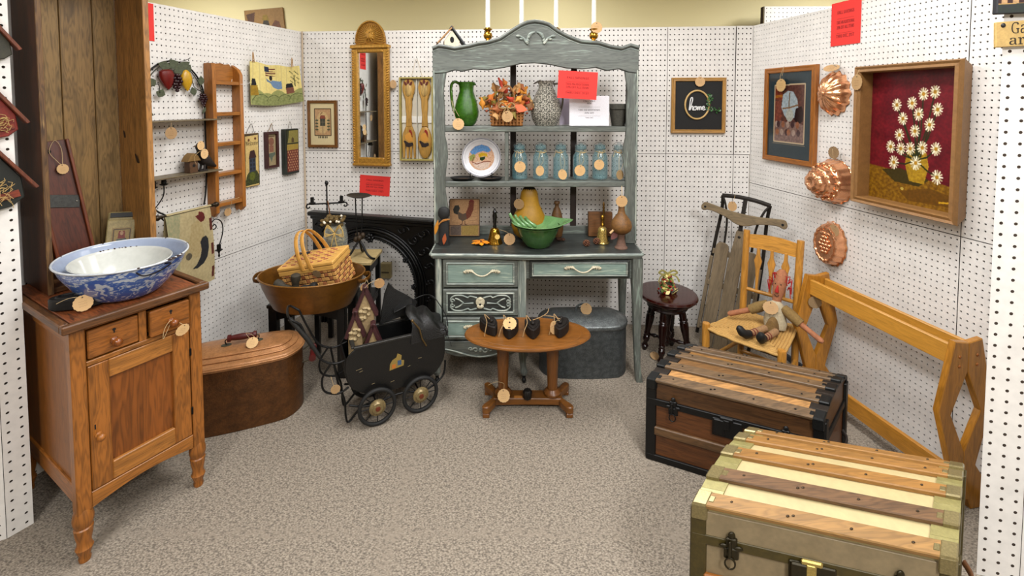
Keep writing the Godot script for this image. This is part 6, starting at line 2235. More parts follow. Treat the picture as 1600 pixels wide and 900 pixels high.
	im = canvas(128, 160, Color(0.62, 0.48, 0.33), Color(0.50, 0.36, 0.24))
	daub(im, [8, 8, 60, 6, 120, 10, 118, 100, 60, 104, 10, 96], Color(0.66, 0.52, 0.36), Color(0.55, 0.40, 0.27))
	for k in 5:
		stroke(im, [84, 30 + k * 16, 122, 26 + k * 16], 0.8, Color(0.40, 0.28, 0.18))
	daub(im, [14, 44, 22, 26, 38, 24, 44, 38, 38, 54, 46, 66, 32, 66, 18, 60], Color(0.09, 0.10, 0.07), Color(0.16, 0.13, 0.09))
	daub(im, [34, 52, 58, 64, 72, 58, 82, 70, 76, 86, 56, 96, 38, 84], Color(0.22, 0.24, 0.20), Color(0.36, 0.2, 0.12))
	daub(im, [70, 60, 82, 30, 84, 8, 98, 4, 106, 16, 104, 44, 92, 74, 76, 88], Color(0.32, 0.08, 0.06), Color(0.42, 0.24, 0.1))
	daub(im, [84, 8, 92, 0, 104, 2, 108, 14, 98, 8], Color(0.40, 0.06, 0.05))
	stroke(im, [56, 96, 54, 108, 46, 112], 1.5, Color(0.32, 0.2, 0.12))
	stroke(im, [66, 94, 66, 108, 74, 112], 1.5, Color(0.32, 0.2, 0.12))
	daub(im, [2, 118, 50, 116, 50, 158, 2, 158], Color(0.26, 0.21, 0.18), Color(0.36, 0.3, 0.26))
	daub(im, [52, 116, 126, 114, 126, 158, 52, 158], Color(0.56, 0.46, 0.22), Color(0.44, 0.35, 0.16))
	stroke(im, [0, 115, 127, 112], 1.2, Color(0.2, 0.14, 0.1))
	m = MB.new()
	m.box(Vector3(0, 0.125, 0), Vector3(0.205, 0.248, 0.03), 0.006)
	obj("stone_block", m, mottle(Color(0.50, 0.38, 0.27), Color(0.32, 0.24, 0.17), 9.0, 0.85, 0.0, 0, 1.0), t)
	m = MB.new()
	m.face(Vector3(0, 0.125, 0.0155), 0.194, 0.238)
	obj("carved_picture", m, picture(im, 0.8), t)
	# grey standing figure
	t = thing("wooden_figure", "dark grey round headed wooden figure with a straw sash at the desk left", "figurine", Vector3(-0.428, y, -2.865))
	m = MB.new()
	m.at(Vector3.ZERO, Vector3.ZERO, Vector3(1.0, 1.0, 0.55)).lathe([[0.0, 0.0], [0.034, 0.0], [0.034, 0.085], [0.031, 0.15], [0.02, 0.163], [0.024, 0.17], [0.036, 0.185], [0.038, 0.21], [0.03, 0.232], [0.014, 0.242], [0.0, 0.243]], 24)
	obj("body", m, mottle(Color(0.12, 0.12, 0.12), Color(0.06, 0.06, 0.06), 9.0, 0.7), t)
	m = MB.new()
	for k in 3:
		m.tube(cr([Vector3(-0.03, 0.14 - 0.004 * k, 0.02), Vector3(0.0, 0.158 + 0.004 * k, 0.026), Vector3(0.04, 0.168, 0.02)], 5), 0.0035, 5)
	obj("straw_sash", m, pm(Color(0.64, 0.42, 0.18), 0.9), t)
	m = MB.new()
	m.at(Vector3(-0.045, 0.115, 0.012), Vector3(0, 0, -12)).prism(leaf_poly(0.026, 0.1), -0.003, 0.003)
	obj("corn_husk", m, pm(Color(0.74, 0.48, 0.10), 0.8), t)
	m = MB.new()
	m.at(Vector3(0.006, 0.045, 0.026), Vector3(0, 0, -8)).prism(leaf_poly(0.028, 0.075), -0.002, 0.002)
	obj("leaf", m, pm(Color(0.62, 0.30, 0.14), 0.8), t, "dry orange leaf")
	# yellow silk flower
	t = thing("silk_flower", "yellow silk sunflower head lying on the hutch desk", "flower", Vector3(-0.197, y + 0.004, -2.87))
	for i in 9:
		m = MB.new()
		var a := TAU * i / 9
		m.at(Vector3(cos(a) * 0.035, 0.012 + 0.006 * (i % 2), sin(a) * 0.03), Vector3(-80, -rad_to_deg(a) + 90, 0)).prism(leaf_poly(0.032, 0.055), -0.001, 0.001, 0.0)
		obj("petal", m, pm([Color(0.86, 0.55, 0.05), Color(0.80, 0.47, 0.04)][i % 2], 0.7), t)
	m = MB.new()
	m.ball(Vector3(0, 0.012, 0), Vector3(0.02, 0.01, 0.018), 12, 7)
	obj("centre", m, mottle(Color(0.42, 0.22, 0.07), Color(0.25, 0.12, 0.04), 40.0, 0.9, 0.0, 2), t)
	# hand bell
	t = thing("hand_bell", "brass hand bell with a turned black handle on the hutch desk", "bell", Vector3(-0.110, y, -2.90))
	m = MB.new()
	m.lathe([[0.05, 0.0], [0.051, 0.004], [0.047, 0.012], [0.038, 0.04], [0.031, 0.075], [0.026, 0.092], [0.014, 0.1], [0.0, 0.101], [0.0, 0.096], [0.012, 0.094], [0.023, 0.088], [0.034, 0.04], [0.045, 0.004], [0.05, 0.0]], 32)
	obj("bell", m, brass, t)
	m = MB.new()
	m.lathe([[0.0, 0.1], [0.01, 0.1], [0.012, 0.108], [0.009, 0.12], [0.012, 0.15], [0.015, 0.175], [0.011, 0.195], [0.014, 0.203], [0.008, 0.212], [0.006, 0.222], [0.0, 0.225]], 18)
	obj("handle", m, pm(Color(0.022, 0.02, 0.02), 0.25), t)
	price_tag("small gold sticker tag on the flank of the black handled bell", Vector3(-0.092, 0.845, -2.855), 0.016, 0.2, -0.2, 0.0, [], Color(0.76, 0.62, 0.25))
	price_tag("tan scalloped tag on the desk beside the black handled bell", Vector3(-0.016, 0.826, -2.87), 0.037, 0.1, -0.2, 0.0, [Vector3(-0.032, 0.862, -2.9), Vector3(-0.076, 0.872, -2.92)], Color(0.66, 0.46, 0.29))
	# gourds
	t = thing("yellow_gourd", "tall mustard yellow dried gourd behind the green mixing bowl", "gourd", Vector3(0.113, y, -3.0))
	m = MB.new()
	m.at(Vector3.ZERO, Vector3.ZERO, Vector3(1, 1, 0.72)).lathe([[0.0, 0.0], [0.06, 0.004], [0.1, 0.035], [0.118, 0.085], [0.11, 0.14], [0.085, 0.19], [0.065, 0.235], [0.06, 0.275], [0.054, 0.31], [0.038, 0.335], [0.015, 0.345], [0.0, 0.345]], 28)
	obj("body", m, mottle(Color(0.62, 0.45, 0.05), Color(0.50, 0.34, 0.04), 5.0, 0.5), t)
	m = MB.new()
	m.at(Vector3(0, 0.336, 0), Vector3.ZERO, Vector3(1, 1, 0.72)).lathe([[0.0, 0.012], [0.016, 0.012], [0.036, 0.003], [0.045, -0.012], [0.0, -0.005]], 20)
	m.at().tube(cr([Vector3(-0.01, 0.345, 0), Vector3(0.01, 0.356, 0), Vector3(0.045, 0.352, 0.01)], 5), [0.007, 0.007, 0.006, 0.006, 0.006, 0.005, 0.005, 0.004, 0.004, 0.003, 0.003], 7)
	obj("stem", m, pm(Color(0.10, 0.065, 0.035), 0.8), t)
	price_tag("tan tag stuck against the neck of the yellow gourd", Vector3(0.045, 1.03, -2.955), 0.035, -0.25, 0.0, 0.0, [], Color(0.48, 0.30, 0.12))
	t = thing("small_gourd", "small brown bottle gourd standing behind the green mixing bowl", "gourd", Vector3(0.300, y, -3.05))
	m = MB.new()
	m.lathe([[0.0, 0.0], [0.036, 0.003], [0.044, 0.05], [0.042, 0.1], [0.034, 0.15], [0.022, 0.185], [0.013, 0.2], [0.013, 0.215], [0.02, 0.226], [0.017, 0.238], [0.0, 0.241]], 24)
	obj("body", m, mottle(Color(0.40, 0.26, 0.10), Color(0.27, 0.17, 0.06), 7.0, 0.6), t)
	# mixing bowl set
	t = thing("mixing_bowls", "green glazed batter bowl stacked with a second lipped bowl and four measuring scoops", "bowl", Vector3(0.162, y, -2.845))
	m = MB.new()
	m.lathe([[0.0, 0.0], [0.065, 0.0], [0.075, 0.008], [0.105, 0.05], [0.125, 0.1], [0.133, 0.128], [0.15, 0.133], [0.152, 0.139], [0.13, 0.137], [0.118, 0.1], [0.0, 0.06]], 36)
	var gr := mottle(Color(0.25, 0.40, 0.21), Color(0.20, 0.335, 0.17), 4.0, 0.08)
	obj("lower_bowl", m, gr, t)
	m = MB.new()
	var rs := []
	for e in [[0.11, 0.120], [0.14, 0.139], [0.163, 0.150], [0.166, 0.154], [0.158, 0.155], [0.135, 0.148], [0.105, 0.118], [0.05, 0.098], [0.004, 0.096]]:
		var row := PackedVector3Array()
		for j in 40:
			var a := TAU * j / 40
			var k := maxf(0.0, cos(a))
			var lip := pow(k, 14.0) * 0.055 * smoothstep(0.1, 0.16, e[0])
			row.append(Vector3(cos(a) * (e[0] + lip), e[1] + lip * 0.25, sin(a) * e[0]))
		rs.append(row)
	m.rings(rs, true, false)
	obj("upper_bowl", m, mottle(Color(0.40, 0.56, 0.35), Color(0.33, 0.49, 0.28), 4.0, 0.07), t)
	for i in 4:
		m = MB.new()
		var x := -0.165 + i * 0.03
		m.tube(cr([Vector3(x - 0.012 + 0.002 * i, 0.205 - 0.006 * i, 0.0 + 0.006 * i), Vector3(x + 0.006, 0.175 - 0.002 * i, 0.012), Vector3(x + 0.035, 0.145, 0.02), Vector3(x + 0.065, 0.125, 0.02)], 5), [0.009, 0.0095, 0.01, 0.01, 0.01, 0.01, 0.01, 0.01, 0.01, 0.01, 0.011, 0.012, 0.013, 0.013, 0.012, 0.01], 9)
		obj("scoop_handle", m, mottle(Color(0.40, 0.56, 0.35), Color(0.33, 0.49, 0.28), 4.0, 0.07), t)
	# wooden block, two brass bells
	t = thing("wood_block", "plain square brown wooden block behind the brass bell", "block", Vector3(0.591, y, -3.055))
	t.rotation.x = -0.06
	m = MB.new()
	m.box(Vector3(0, 0.082, 0), Vector3(0.16, 0.162, 0.04), 0.003)
	obj("block", m, wood(Color(0.42, 0.26, 0.10), Color(0.28, 0.16, 0.06), 0, 0.6), t)
	t = thing("brass_bell", "ornate cream and gold brass bell with a knobbed handle before the wooden block", "bell", Vector3(0.578, y, -2.91))
	m = MB.new()
	m.lathe([[0.044, 0.0], [0.045, 0.005], [0.038, 0.012], [0.033, 0.035], [0.03, 0.07], [0.027, 0.09], [0.016, 0.103], [0.0, 0.105], [0.0, 0.1], [0.014, 0.098], [0.027, 0.07], [0.04, 0.003], [0.044, 0.0]], 32)
	obj("bell", m, mottle(Color(0.86, 0.74, 0.42), Color(0.66, 0.46, 0.22), 14.0, 0.22, 0.7, 1), t)
	m = MB.new()
	m.lathe([[0.0, 0.103], [0.008, 0.104], [0.006, 0.112], [0.011, 0.12], [0.006, 0.128], [0.005, 0.145], [0.009, 0.15], [0.012, 0.16], [0.011, 0.17], [0.006, 0.178], [0.0, 0.18]], 16)
	obj("handle", m, brass, t)
	t = thing("tall_brass_bell", "second brass bell behind, showing only its beaded handle above the wooden block", "bell", Vector3(0.603, y, -3.0))
	m = MB.new()
	m.lathe([[0.03, 0.0], [0.031, 0.004], [0.026, 0.03], [0.02, 0.06], [0.01, 0.068], [0.0, 0.07], [0.0, 0.065], [0.025, 0.003], [0.03, 0.0]], 24)
	obj("bell", m, brass, t)
	m = MB.new()
	var hb := [[0.0, 0.068], [0.006, 0.07]]
	for i in 8:
		hb.append([0.009, 0.085 + i * 0.02])
		hb.append([0.006, 0.095 + i * 0.02])
	hb.append([0.0, 0.248])
	m.lathe(hb, 14)
	obj("handle", m, mottle(Color(0.5, 0.36, 0.14), Color(0.3, 0.2, 0.08), 20.0, 0.35, 0.6), t)
	# pine cones
	for e in [[0.465, -2.84, "pine cone on the open desk top right of the green bowls"], [0.536, -2.88, "pine cone tucked against the base of the ornate brass bell"]]:
		t = thing("pine_cone", e[2], "pine cone", Vector3(e[0], y + 0.02, e[1]), 0.0, "pine cones on the hutch desk")
		m = MB.new()
		m.ball(Vector3.ZERO, Vector3(0.015, 0.015, 0.015), 8, 6)
		obj("core", m, pm(Color(0.16, 0.08, 0.04), 0.9), t)
		for i in 34:
			var th := acos(1.0 - 2.0 * (i + 0.5) / 34.0)
			var ph := i * 2.39996
			var d := Vector3(sin(th) * cos(ph), cos(th), sin(th) * sin(ph))
			m = MB.new()
			m.ball(d * 0.018, Vector3(0.0065, 0.004, 0.0065), 6, 4)
			obj("scale", m, pm(Color(0.44, 0.27, 0.17) if i % 2 else Color(0.34, 0.19, 0.11), 0.8), t)
	# gourd figure on a clay stand
	t = thing("gourd_on_stand", "brown dried gourd set on a flared clay candle stand at the right of the desk", "ornament", Vector3(0.673, y, -2.805))
	m = MB.new()
	m.lathe([[0.0, 0.0], [0.04, 0.0], [0.04, 0.006], [0.03, 0.016], [0.022, 0.05], [0.021, 0.075], [0.028, 0.09], [0.024, 0.095], [0.0, 0.095]], 24)
	obj("clay_stand", m, mottle(Color(0.46, 0.34, 0.28), Color(0.32, 0.23, 0.19), 12.0, 0.85), t)
	m = MB.new()
	m.lathe([[0.0, 0.088], [0.03, 0.09], [0.058, 0.11], [0.066, 0.135], [0.06, 0.165], [0.04, 0.195], [0.024, 0.215], [0.019, 0.24], [0.02, 0.255], [0.014, 0.265], [0.0, 0.267]], 26)
	obj("gourd", m, mottle(Color(0.52, 0.35, 0.15), Color(0.34, 0.21, 0.08), 9.0, 0.6), t)
	m = MB.new()
	m.at(Vector3(-0.045, 0.085, 0.02), Vector3(0, 0, -40)).prism(leaf_poly(0.04, 0.07), -0.001, 0.001, 0.0)
	obj("dry_leaf", m, pm(Color(0.42, 0.26, 0.24), 0.8), t)
	m = MB.new()
	m.tube([Vector3(-0.075, 0.1, 0.03), Vector3(-0.055, 0.12, 0.03)], 0.007, 8)
	obj("wooden_peg", m, pm(Color(0.75, 0.62, 0.44), 0.8), t)
	price_tag("tan scalloped tag dangling above the gourd on the clay stand", Vector3(0.668, 1.087, -2.78), 0.036, 0.0, 0.0, 0.0, [Vector3(0.678, 1.13, -2.83), Vector3(0.690, 1.165, -2.873), Vector3(0.681, 1.12, -2.82)], Color(0.74, 0.53, 0.31))
	t = thing("clay_bit", "small brown dried pod lying behind the lip of the green bowls", "ornament", Vector3(0.306, y, -2.95))
	m = MB.new()
	m.ball(Vector3(0, 0.012, 0), Vector3(0.022, 0.012, 0.014), 10, 7)
	m.ball(Vector3(0.025, 0.01, 0.004), Vector3(0.014, 0.01, 0.012), 10, 7)
	obj("pod", m, mottle(Color(0.36, 0.22, 0.14), Color(0.12, 0.08, 0.06), 30.0, 0.8, 0.0, 1), t)

# ---------------------------------------------------------------- left floor group
# a ring shaped like a running track: half length a, half width b
func track(a: float, b: float, y: float, k := 40) -> PackedVector3Array:
	var r := PackedVector3Array()
	var s := a - b
	for i in k:
		var t := TAU * i / k
		r.append(Vector3(cos(t) * b + s * clampf(cos(t) * 2.5, -1.0, 1.0), y, sin(t) * b))
	return r

func track_rings(prof: Array, a: float, b: float) -> Array:
	var r := []
	for p in prof: r.append(track(a + p[0], b + p[0], p[1]))
	return r

func build_left_floor() -> void:
	var m: MB
	var t: Node3D
	# copper wash boiler
	t = thing("copper_boiler", "oval brown copper wash boiler with a stepped lid and red wooden handles", "boiler", Vector3(-1.475, 0, -2.425), 0.366)
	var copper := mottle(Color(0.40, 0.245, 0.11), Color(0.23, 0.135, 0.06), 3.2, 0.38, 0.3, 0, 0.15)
	m = MB.new()
	m.rings(track_rings([[-0.004, 0.0], [0.0, 0.004], [0.0, 0.205], [0.005, 0.211], [0.0, 0.217], [0.0, 0.335]], 0.315, 0.15))
	obj("body", m, copper, t)
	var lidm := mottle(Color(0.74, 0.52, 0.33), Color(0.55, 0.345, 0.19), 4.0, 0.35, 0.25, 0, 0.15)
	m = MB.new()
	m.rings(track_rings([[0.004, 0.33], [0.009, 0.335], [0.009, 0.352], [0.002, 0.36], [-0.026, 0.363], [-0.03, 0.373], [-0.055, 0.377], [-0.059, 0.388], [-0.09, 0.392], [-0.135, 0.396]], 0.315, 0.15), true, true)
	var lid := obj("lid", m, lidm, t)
	for e in [[-0.027, 0.368], [-0.057, 0.383], [0.009, 0.344]]:
		m = MB.new()
		m.tube(Array(track(0.315 + e[0], 0.15 + e[0], e[1])), 0.0045, 6, true)
		obj("raised_ring", m, lidm, lid)
	for s in [-1, 1]:
		m = MB.new()
		m.at(Vector3(0.02 + s * 0.075, 0.397, 0.005)).ball(Vector3.ZERO, Vector3(0.026, 0.003, 0.018), 12, 5)
		obj("handle_plate", m, pm(Color(0.30, 0.30, 0.24), 0.5, 0.5), lid)
	m = MB.new()
	m.tube(cr(v3([-0.055, 0.4, 0.005, -0.055, 0.425, 0.005, 0.02, 0.43, 0.005, 0.095, 0.425, 0.005, 0.095, 0.4, 0.005]), 5), 0.003, 6)
	obj("wire_bail", m, pm(Color(0.2, 0.17, 0.13), 0.5, 0.6), lid)
	var redw := mottle(Color(0.33, 0.06, 0.045), Color(0.18, 0.035, 0.03), 14.0, 0.45)
	var spool := [[0.0, -0.068], [0.018, -0.068], [0.019, -0.055], [0.013, -0.05], [0.016, -0.02], [0.017, 0.0], [0.016, 0.02], [0.013, 0.05], [0.019, 0.055], [0.018, 0.068], [0.0, 0.068]]
	m = MB.new()
	m.at(Vector3(0.02, 0.43, 0.005), Vector3(0, 0, 90)).lathe(spool, 16)
	obj("red_handle", m, redw, lid)
	m = MB.new()
	m.tube(cr(v3([0.315, 0.27, -0.05, 0.35, 0.29, -0.055, 0.365, 0.28, -0.05]), 4) + cr(v3([0.37, 0.275, 0.0, 0.365, 0.27, 0.06, 0.35, 0.262, 0.062, 0.315, 0.25, 0.05]), 4), 0.0035, 6)
	obj("wire_bail", m, pm(Color(0.3, 0.28, 0.22), 0.5, 0.6), t)
	m = MB.new()
	m.at(Vector3(0.367, 0.272, 0.003), Vector3(90, 0, 0)).lathe(spool, 16)
	obj("red_handle", m, redw, t)
	price_tag("pale scalloped tag tied to the red handle on the copper boiler lid", t.transform * Vector3(0.075, 0.412, 0.06), 0.029, 0.366, -0.75, 0.0, [t.transform * Vector3(0.055, 0.43, 0.03), t.transform * Vector3(0.04, 0.447, 0.008), t.transform * Vector3(0.08, 0.43, 0.03), t.transform * Vector3(0.1, 0.40, 0.075)], Color(0.80, 0.64, 0.42))

	# black bench
	t = thing("black_bench", "low black painted wooden bench with an arched apron under the copper basin", "bench", Vector3(-1.25, 0, -2.86))
	var blk := mottle(Color(0.028, 0.027, 0.026), Color(0.014, 0.014, 0.014), 5.0, 0.4)
	m = MB.new()
	m.box(Vector3(0, 0.449, 0), Vector3(0.48, 0.022, 0.25), 0.004)
	obj("seat", m, blk, t)
	for s in [[-1, 1], [1, 1], [-1, -1], [1, -1]]:
		m = MB.new()
		m.box(Vector3(s[0] * 0.208, 0.219, s[1] * 0.095), Vector3(0.052, 0.438, 0.045), 0.004)
		obj("leg", m, blk, t)
	for s in [-1, 1]:
		m = MB.new()
		m.prism(wave_poly(-0.182, 0.182, 0.36, 0.438, 0.035), s * 0.1 - 0.008, s * 0.1 + 0.008, 0.002)
		obj("apron", m, blk, t)

	# copper colored oval basin
	t = thing("copper_basin", "wide oval brown copper toned basin with two loop handles on the black bench", "basin", Vector3(-1.218, 0.461, -2.765))
	var bc := mottle(Color(0.46, 0.295, 0.09), Color(0.36, 0.22, 0.06), 3.0, 0.32, 0.3)
	m = MB.new()
	var rs := []
	for e in [[0.225, 0.155, 0.0], [0.235, 0.163, 0.004], [0.27, 0.19, 0.075], [0.288, 0.203, 0.118], [0.29, 0.206, 0.121], [0.304, 0.216, 0.165], [0.312, 0.222, 0.186], [0.311, 0.222, 0.19], [0.306, 0.217, 0.186], [0.27, 0.188, 0.1], [0.232, 0.158, 0.012], [0.01, 0.01, 0.01]]:
		var row := PackedVector3Array()
		for j in 48: row.append(Vector3(cos(TAU * j / 48) * e[0], e[2], sin(TAU * j / 48) * e[1]))
		rs.append(row)
	m.rings(rs, true, false)
	for row in [rs[0]]: m.cap(row, Vector3.DOWN)
	obj("basin", m, bc, t)
	m = MB.new()
	var rim := []
	for j in 48: rim.append(Vector3(cos(TAU * j / 48) * 0.312, 0.188, sin(TAU * j / 48) * 0.222))
	m.tube(rim, 0.005, 7, true)
	obj("rolled_rim", m, mottle(Color(0.58, 0.40, 0.17), Color(0.46, 0.3, 0.11), 5.0, 0.3, 0.3), t)
	for s in [-1.0, 1.0]:
		m = MB.new()
		m.tube(cr([Vector3(s * 0.298, 0.165, -0.045), Vector3(s * 0.335, 0.172, -0.04), Vector3(s * 0.35, 0.168, 0.0), Vector3(s * 0.335, 0.16, 0.045), Vector3(s * 0.298, 0.155, 0.05)], 6), 0.014, 8, false, 0.35)
		obj("loop_handle", m, bc, t)
	price_tag("round brown tag hanging at the right handle of the copper toned basin", Vector3(-0.882, 0.585, -2.70), 0.024, 0.5, 0.0, 0.2, [Vector3(-0.875, 0.62, -2.715), Vector3(-0.885, 0.635, -2.74), Vector3(-0.86, 0.605, -2.71)], Color(0.60, 0.36, 0.15))
	# picnic basket
	t = thing("picnic_basket", "lidded woven picnic basket with two bent wood handles tilted inside the copper basin", "basket")
	t.transform = Transform3D(Basis.from_euler(Vector3(0.17, -0.12, 0.19)).scaled_local(Vector3.ONE * 1.0), Vector3(-1.165, 0.555, -2.79))
	var ash := wood(Color(0.84, 0.64, 0.33), Color(0.72, 0.51, 0.22), 0, 0.5)
	m = MB.new()
	m.box(Vector3(0, 0.08, 0), Vector3(0.335, 0.15, 0.185), 0.006)
	obj("liner", m, pm(Color(0.30, 0.18, 0.07), 0.8), t)
	var tan := pm(Color(0.78, 0.58, 0.32), 0.65)
	var rus := pm(Color(0.64, 0.40, 0.24), 0.65)
	for row in 6:
		m = MB.new()
		var m2 := MB.new()
		for i in 14:
			var mm: MB = m if (i + row) % 3 != 0 else m2
			var out := 0.003 if (i + row) % 2 == 0 else 0.0
			for s in [-1.0, 1.0]:
				mm.box(Vector3(-0.162 + i * 0.025, 0.016 + row * 0.026, s * (0.093 + out)), Vector3(0.0235, 0.021, 0.006), 0.002)
			if i < 8:
				for s in [-1.0, 1.0]:
					mm.box(Vector3(s * (0.168 + out), 0.016 + row * 0.026, -0.086 + i * 0.0245), Vector3(0.006, 0.021, 0.0225), 0.002)
		obj("weave_row", m, tan, t).set_meta("kind", "stuff")
		obj("weave_row", m2, rus, t).set_meta("kind", "stuff")
	m = MB.new()
	for s in [-1.0, 1.0]:
		m.box(Vector3(0, 0.166, s * 0.101), Vector3(0.356, 0.026, 0.008), 0.002)
		m.box(Vector3(s * 0.176, 0.166, 0), Vector3(0.008, 0.026, 0.2), 0.002)
	obj("rim_band", m, ash, t)
	m = MB.new()
	m.box(Vector3(0, 0.192, 0), Vector3(0.365, 0.022, 0.21), 0.005)
	lid = obj("lid", m, ash, t)
	for k in 11:
		m = MB.new()
		for i in 9:
			var z := -0.078 + i * 0.0195
			if (i + k) % 2 == 0:
				m.box(Vector3(-0.145 + k * 0.029, 0.2045, z), Vector3(0.027, 0.004, 0.009), 0.001)
		obj("lid_weave", m, pm(Color(0.78, 0.62, 0.36) if k % 3 == 1 else Color(0.62, 0.36, 0.29), 0.6), lid).set_meta("kind", "stuff")
	for c in [-0.135, -0.08]:
		m = MB.new()
		for i in 8:
			var a := TAU * i / 8
			m.at(Vector3(c + cos(a) * 0.014, 0.209, -0.055 + sin(a) * 0.014), Vector3(-90, -rad_to_deg(a) - 90, 0)).prism(leaf_poly(0.012, 0.026), -0.001, 0.001, 0.0)
		obj("painted_star", m, pm(Color(0.07, 0.085, 0.15), 0.6), lid).set_meta("kind", "stuff")
	for x in [-0.012, 0.042]:
		m = MB.new()
		var hp := []
		for i in 17:
			var a := PI * i / 16
			hp.append(Vector3(x - 0.03 * sin(a) * (1.0 if x < 0 else 1.6), 0.17 + sin(a) * 0.205, cos(a) * 0.108))
		m.tube(hp, 0.014, 8, false, 0.28)
		obj("handle", m, wood(Color(0.82, 0.60, 0.28), Color(0.70, 0.47, 0.18), 1, 0.45), t)
	price_tag("grey brown round tag on the front of the picnic basket", t.transform * Vector3(0.07, 0.145, 0.115), 0.026, -0.14, 0.36, 0.0, [], Color(0.36, 0.26, 0.14))
	var pegs := [[Vector3(-1.31, 0.63, -2.60), Vector3(0, -10, 68), "grey wooden spindle lying at the left in the copper basin"], [Vector3(-1.248, 0.645, -2.61), Vector3(8, 0, -6), "grey wooden spindle standing upright before the picnic basket"], [Vector3(-1.165, 0.625, -2.60), Vector3(0, 10, -80), "dark grey short spindle lying right of the upright one in the basin"]]
	for i in 3:
		t = thing("wooden_spindle", pegs[i][2], "spindle", pegs[i][0], 0.0, "grey spindles in the copper basin")
		t.rotation_degrees = pegs[i][1]
		m = MB.new()
		var L: float = [0.06, 0.06, 0.045][i]
		m.lathe([[0.0, -L], [0.02, -L], [0.024, -L * 0.6], [0.018, -L * 0.1], [0.019, L * 0.1], [0.027, L * 0.5], [0.025, L * 0.9], [0.016, L], [0.0, L]], 16)
		obj("turned_body", m, mottle(Color(0.24, 0.21, 0.15), Color(0.14, 0.12, 0.09), 12.0, 0.75) if i < 2 else mottle(Color(0.1, 0.1, 0.1), Color(0.05, 0.05, 0.055), 12.0, 0.6), t)
	# side table
	t = thing("side_table", "small black legged side table with a chipped cream top", "table", Vector3(-1.13, 0, -3.13))
	m = MB.new()
	m.box(Vector3(0, 0.622, 0), Vector3(0.4, 0.026, 0.27), 0.005)
	obj("top", m, mottle(Color(0.70, 0.61, 0.42), Color(0.58, 0.48, 0.31), 6.0, 0.6), t)
	for s in [[-1, 1], [1, 1], [-1, -1], [1, -1]]:
		m = MB.new()
		m.box(Vector3(s[0] * 0.172, 0.304, s[1] * 0.11), Vector3(0.032, 0.608, 0.032), 0.003)
		obj("leg", m, blk, t)
	for e in [[0.575, 0.06], [0.33, 0.035]]:
		for s in [-1, 1]:
			m = MB.new()
			m.box(Vector3(0, e[0], s * 0.11), Vector3(0.312, e[1], 0.016), 0.002)
			obj("rail", m, blk, t)
			m = MB.new()
			m.box(Vector3(s * 0.172, e[0], 0), Vector3(0.016, e[1], 0.188), 0.002)
			obj("rail", m, blk, t)
	m = MB.new()
	m.box(Vector3(0, 0.355, 0), Vector3(0.36, 0.014, 0.236), 0.003)
	obj("lower_shelf", m, blk, t)
	# glass vase of dried flowers
	t = thing("glass_jar_of_pods", "clear glass jar stuffed with pale dried pods and tied with a straw bow", "vase", Vector3(-1.185, 0.636, -3.06))
	m = MB.new()
	m.lathe([[0.0, 0.0], [0.042, 0.0], [0.055, 0.02], [0.075, 0.1], [0.078, 0.15], [0.068, 0.2], [0.06, 0.225], [0.063, 0.235], [0.06, 0.234], [0.056, 0.224], [0.064, 0.2], [0.074, 0.15], [0.071, 0.1], [0.05, 0.022], [0.0, 0.008]], 28)
	obj("glass", m, glass(Color(0.9, 0.93, 0.88), 0.09), t)
	var rg := RandomNumberGenerator.new()
	rg.seed = 5
	m = MB.new()
	for i in 60:
		var y := rg.randf_range(0.03, 0.2)
		var r := (0.035 + 0.02 * sin(y * 12.0)) * sqrt(rg.randf())
		var a := rg.randf() * TAU
		m.at(Vector3(cos(a) * r, y, sin(a) * r), Vector3(rg.randf() * 180, rg.randf() * 180, 0)).ball(Vector3.ZERO, Vector3(0.012, 0.018, 0.008), 7, 5)
	obj("dried_pods", m, mottle(Color(0.66, 0.60, 0.42), Color(0.42, 0.40, 0.26), 20.0, 0.8), t).set_meta("kind", "stuff")
	m = MB.new()
	for i in 36:
		var a := rg.randf() * TAU
		var r := 0.08 * sqrt(rg.randf())
		m.at(Vector3(cos(a) * r - 0.01, rg.randf_range(0.235, 0.285), sin(a) * r), Vector3(rg.randf() * 180, rg.randf() * 180, 0)).ball(Vector3.ZERO, Vector3(0.016, 0.012, 0.012), 7, 5)
	obj("brown_buds", m, mottle(Color(0.48, 0.38, 0.18), Color(0.18, 0.13, 0.06), 30.0, 0.8, 0.0, 1), t).set_meta("kind", "stuff")
	m = MB.new()
	for i in 12:
		var a := rg.randf() * TAU
		m.ball(Vector3(cos(a) * 0.065 - 0.02, rg.randf_range(0.25, 0.295), sin(a) * 0.05 + 0.02), Vector3.ONE * 0.0085, 7, 5)
	obj("white_berries", m, pm(Color(0.86, 0.83, 0.75), 0.5), t).set_meta("kind", "stuff")
	m = MB.new()
	for s in [-1.0, 1.0]:
		for k in 3:
			m.tube(cr([Vector3(0.02, 0.195, 0.072), Vector3(0.02 + s * 0.04, 0.235 + k * 0.008, 0.09), Vector3(0.02 + s * 0.062, 0.2 - k * 0.012, 0.085), Vector3(0.02 + s * 0.02, 0.185, 0.08), Vector3(0.02, 0.195, 0.072)], 5), 0.003, 5)
		m.tube(cr([Vector3(0.02, 0.195, 0.075), Vector3(0.02 + s * 0.015, 0.13, 0.085), Vector3(0.02 + s * 0.03, 0.06, 0.075)], 5), 0.003, 5)
	obj("straw_bow", m, pm(Color(0.74, 0.62, 0.36), 0.9), t)
	# iron plate stand
	var iron := mottle(Color(0.05, 0.047, 0.045), Color(0.028, 0.026, 0.025), 16.0, 0.5, 0.4)
	t = thing("plate_stand", "black iron tripod stand with twin stems and a shallow round plate on top", "candle stand", Vector3(-1.035, 0.636, -3.085))
	m = MB.new()
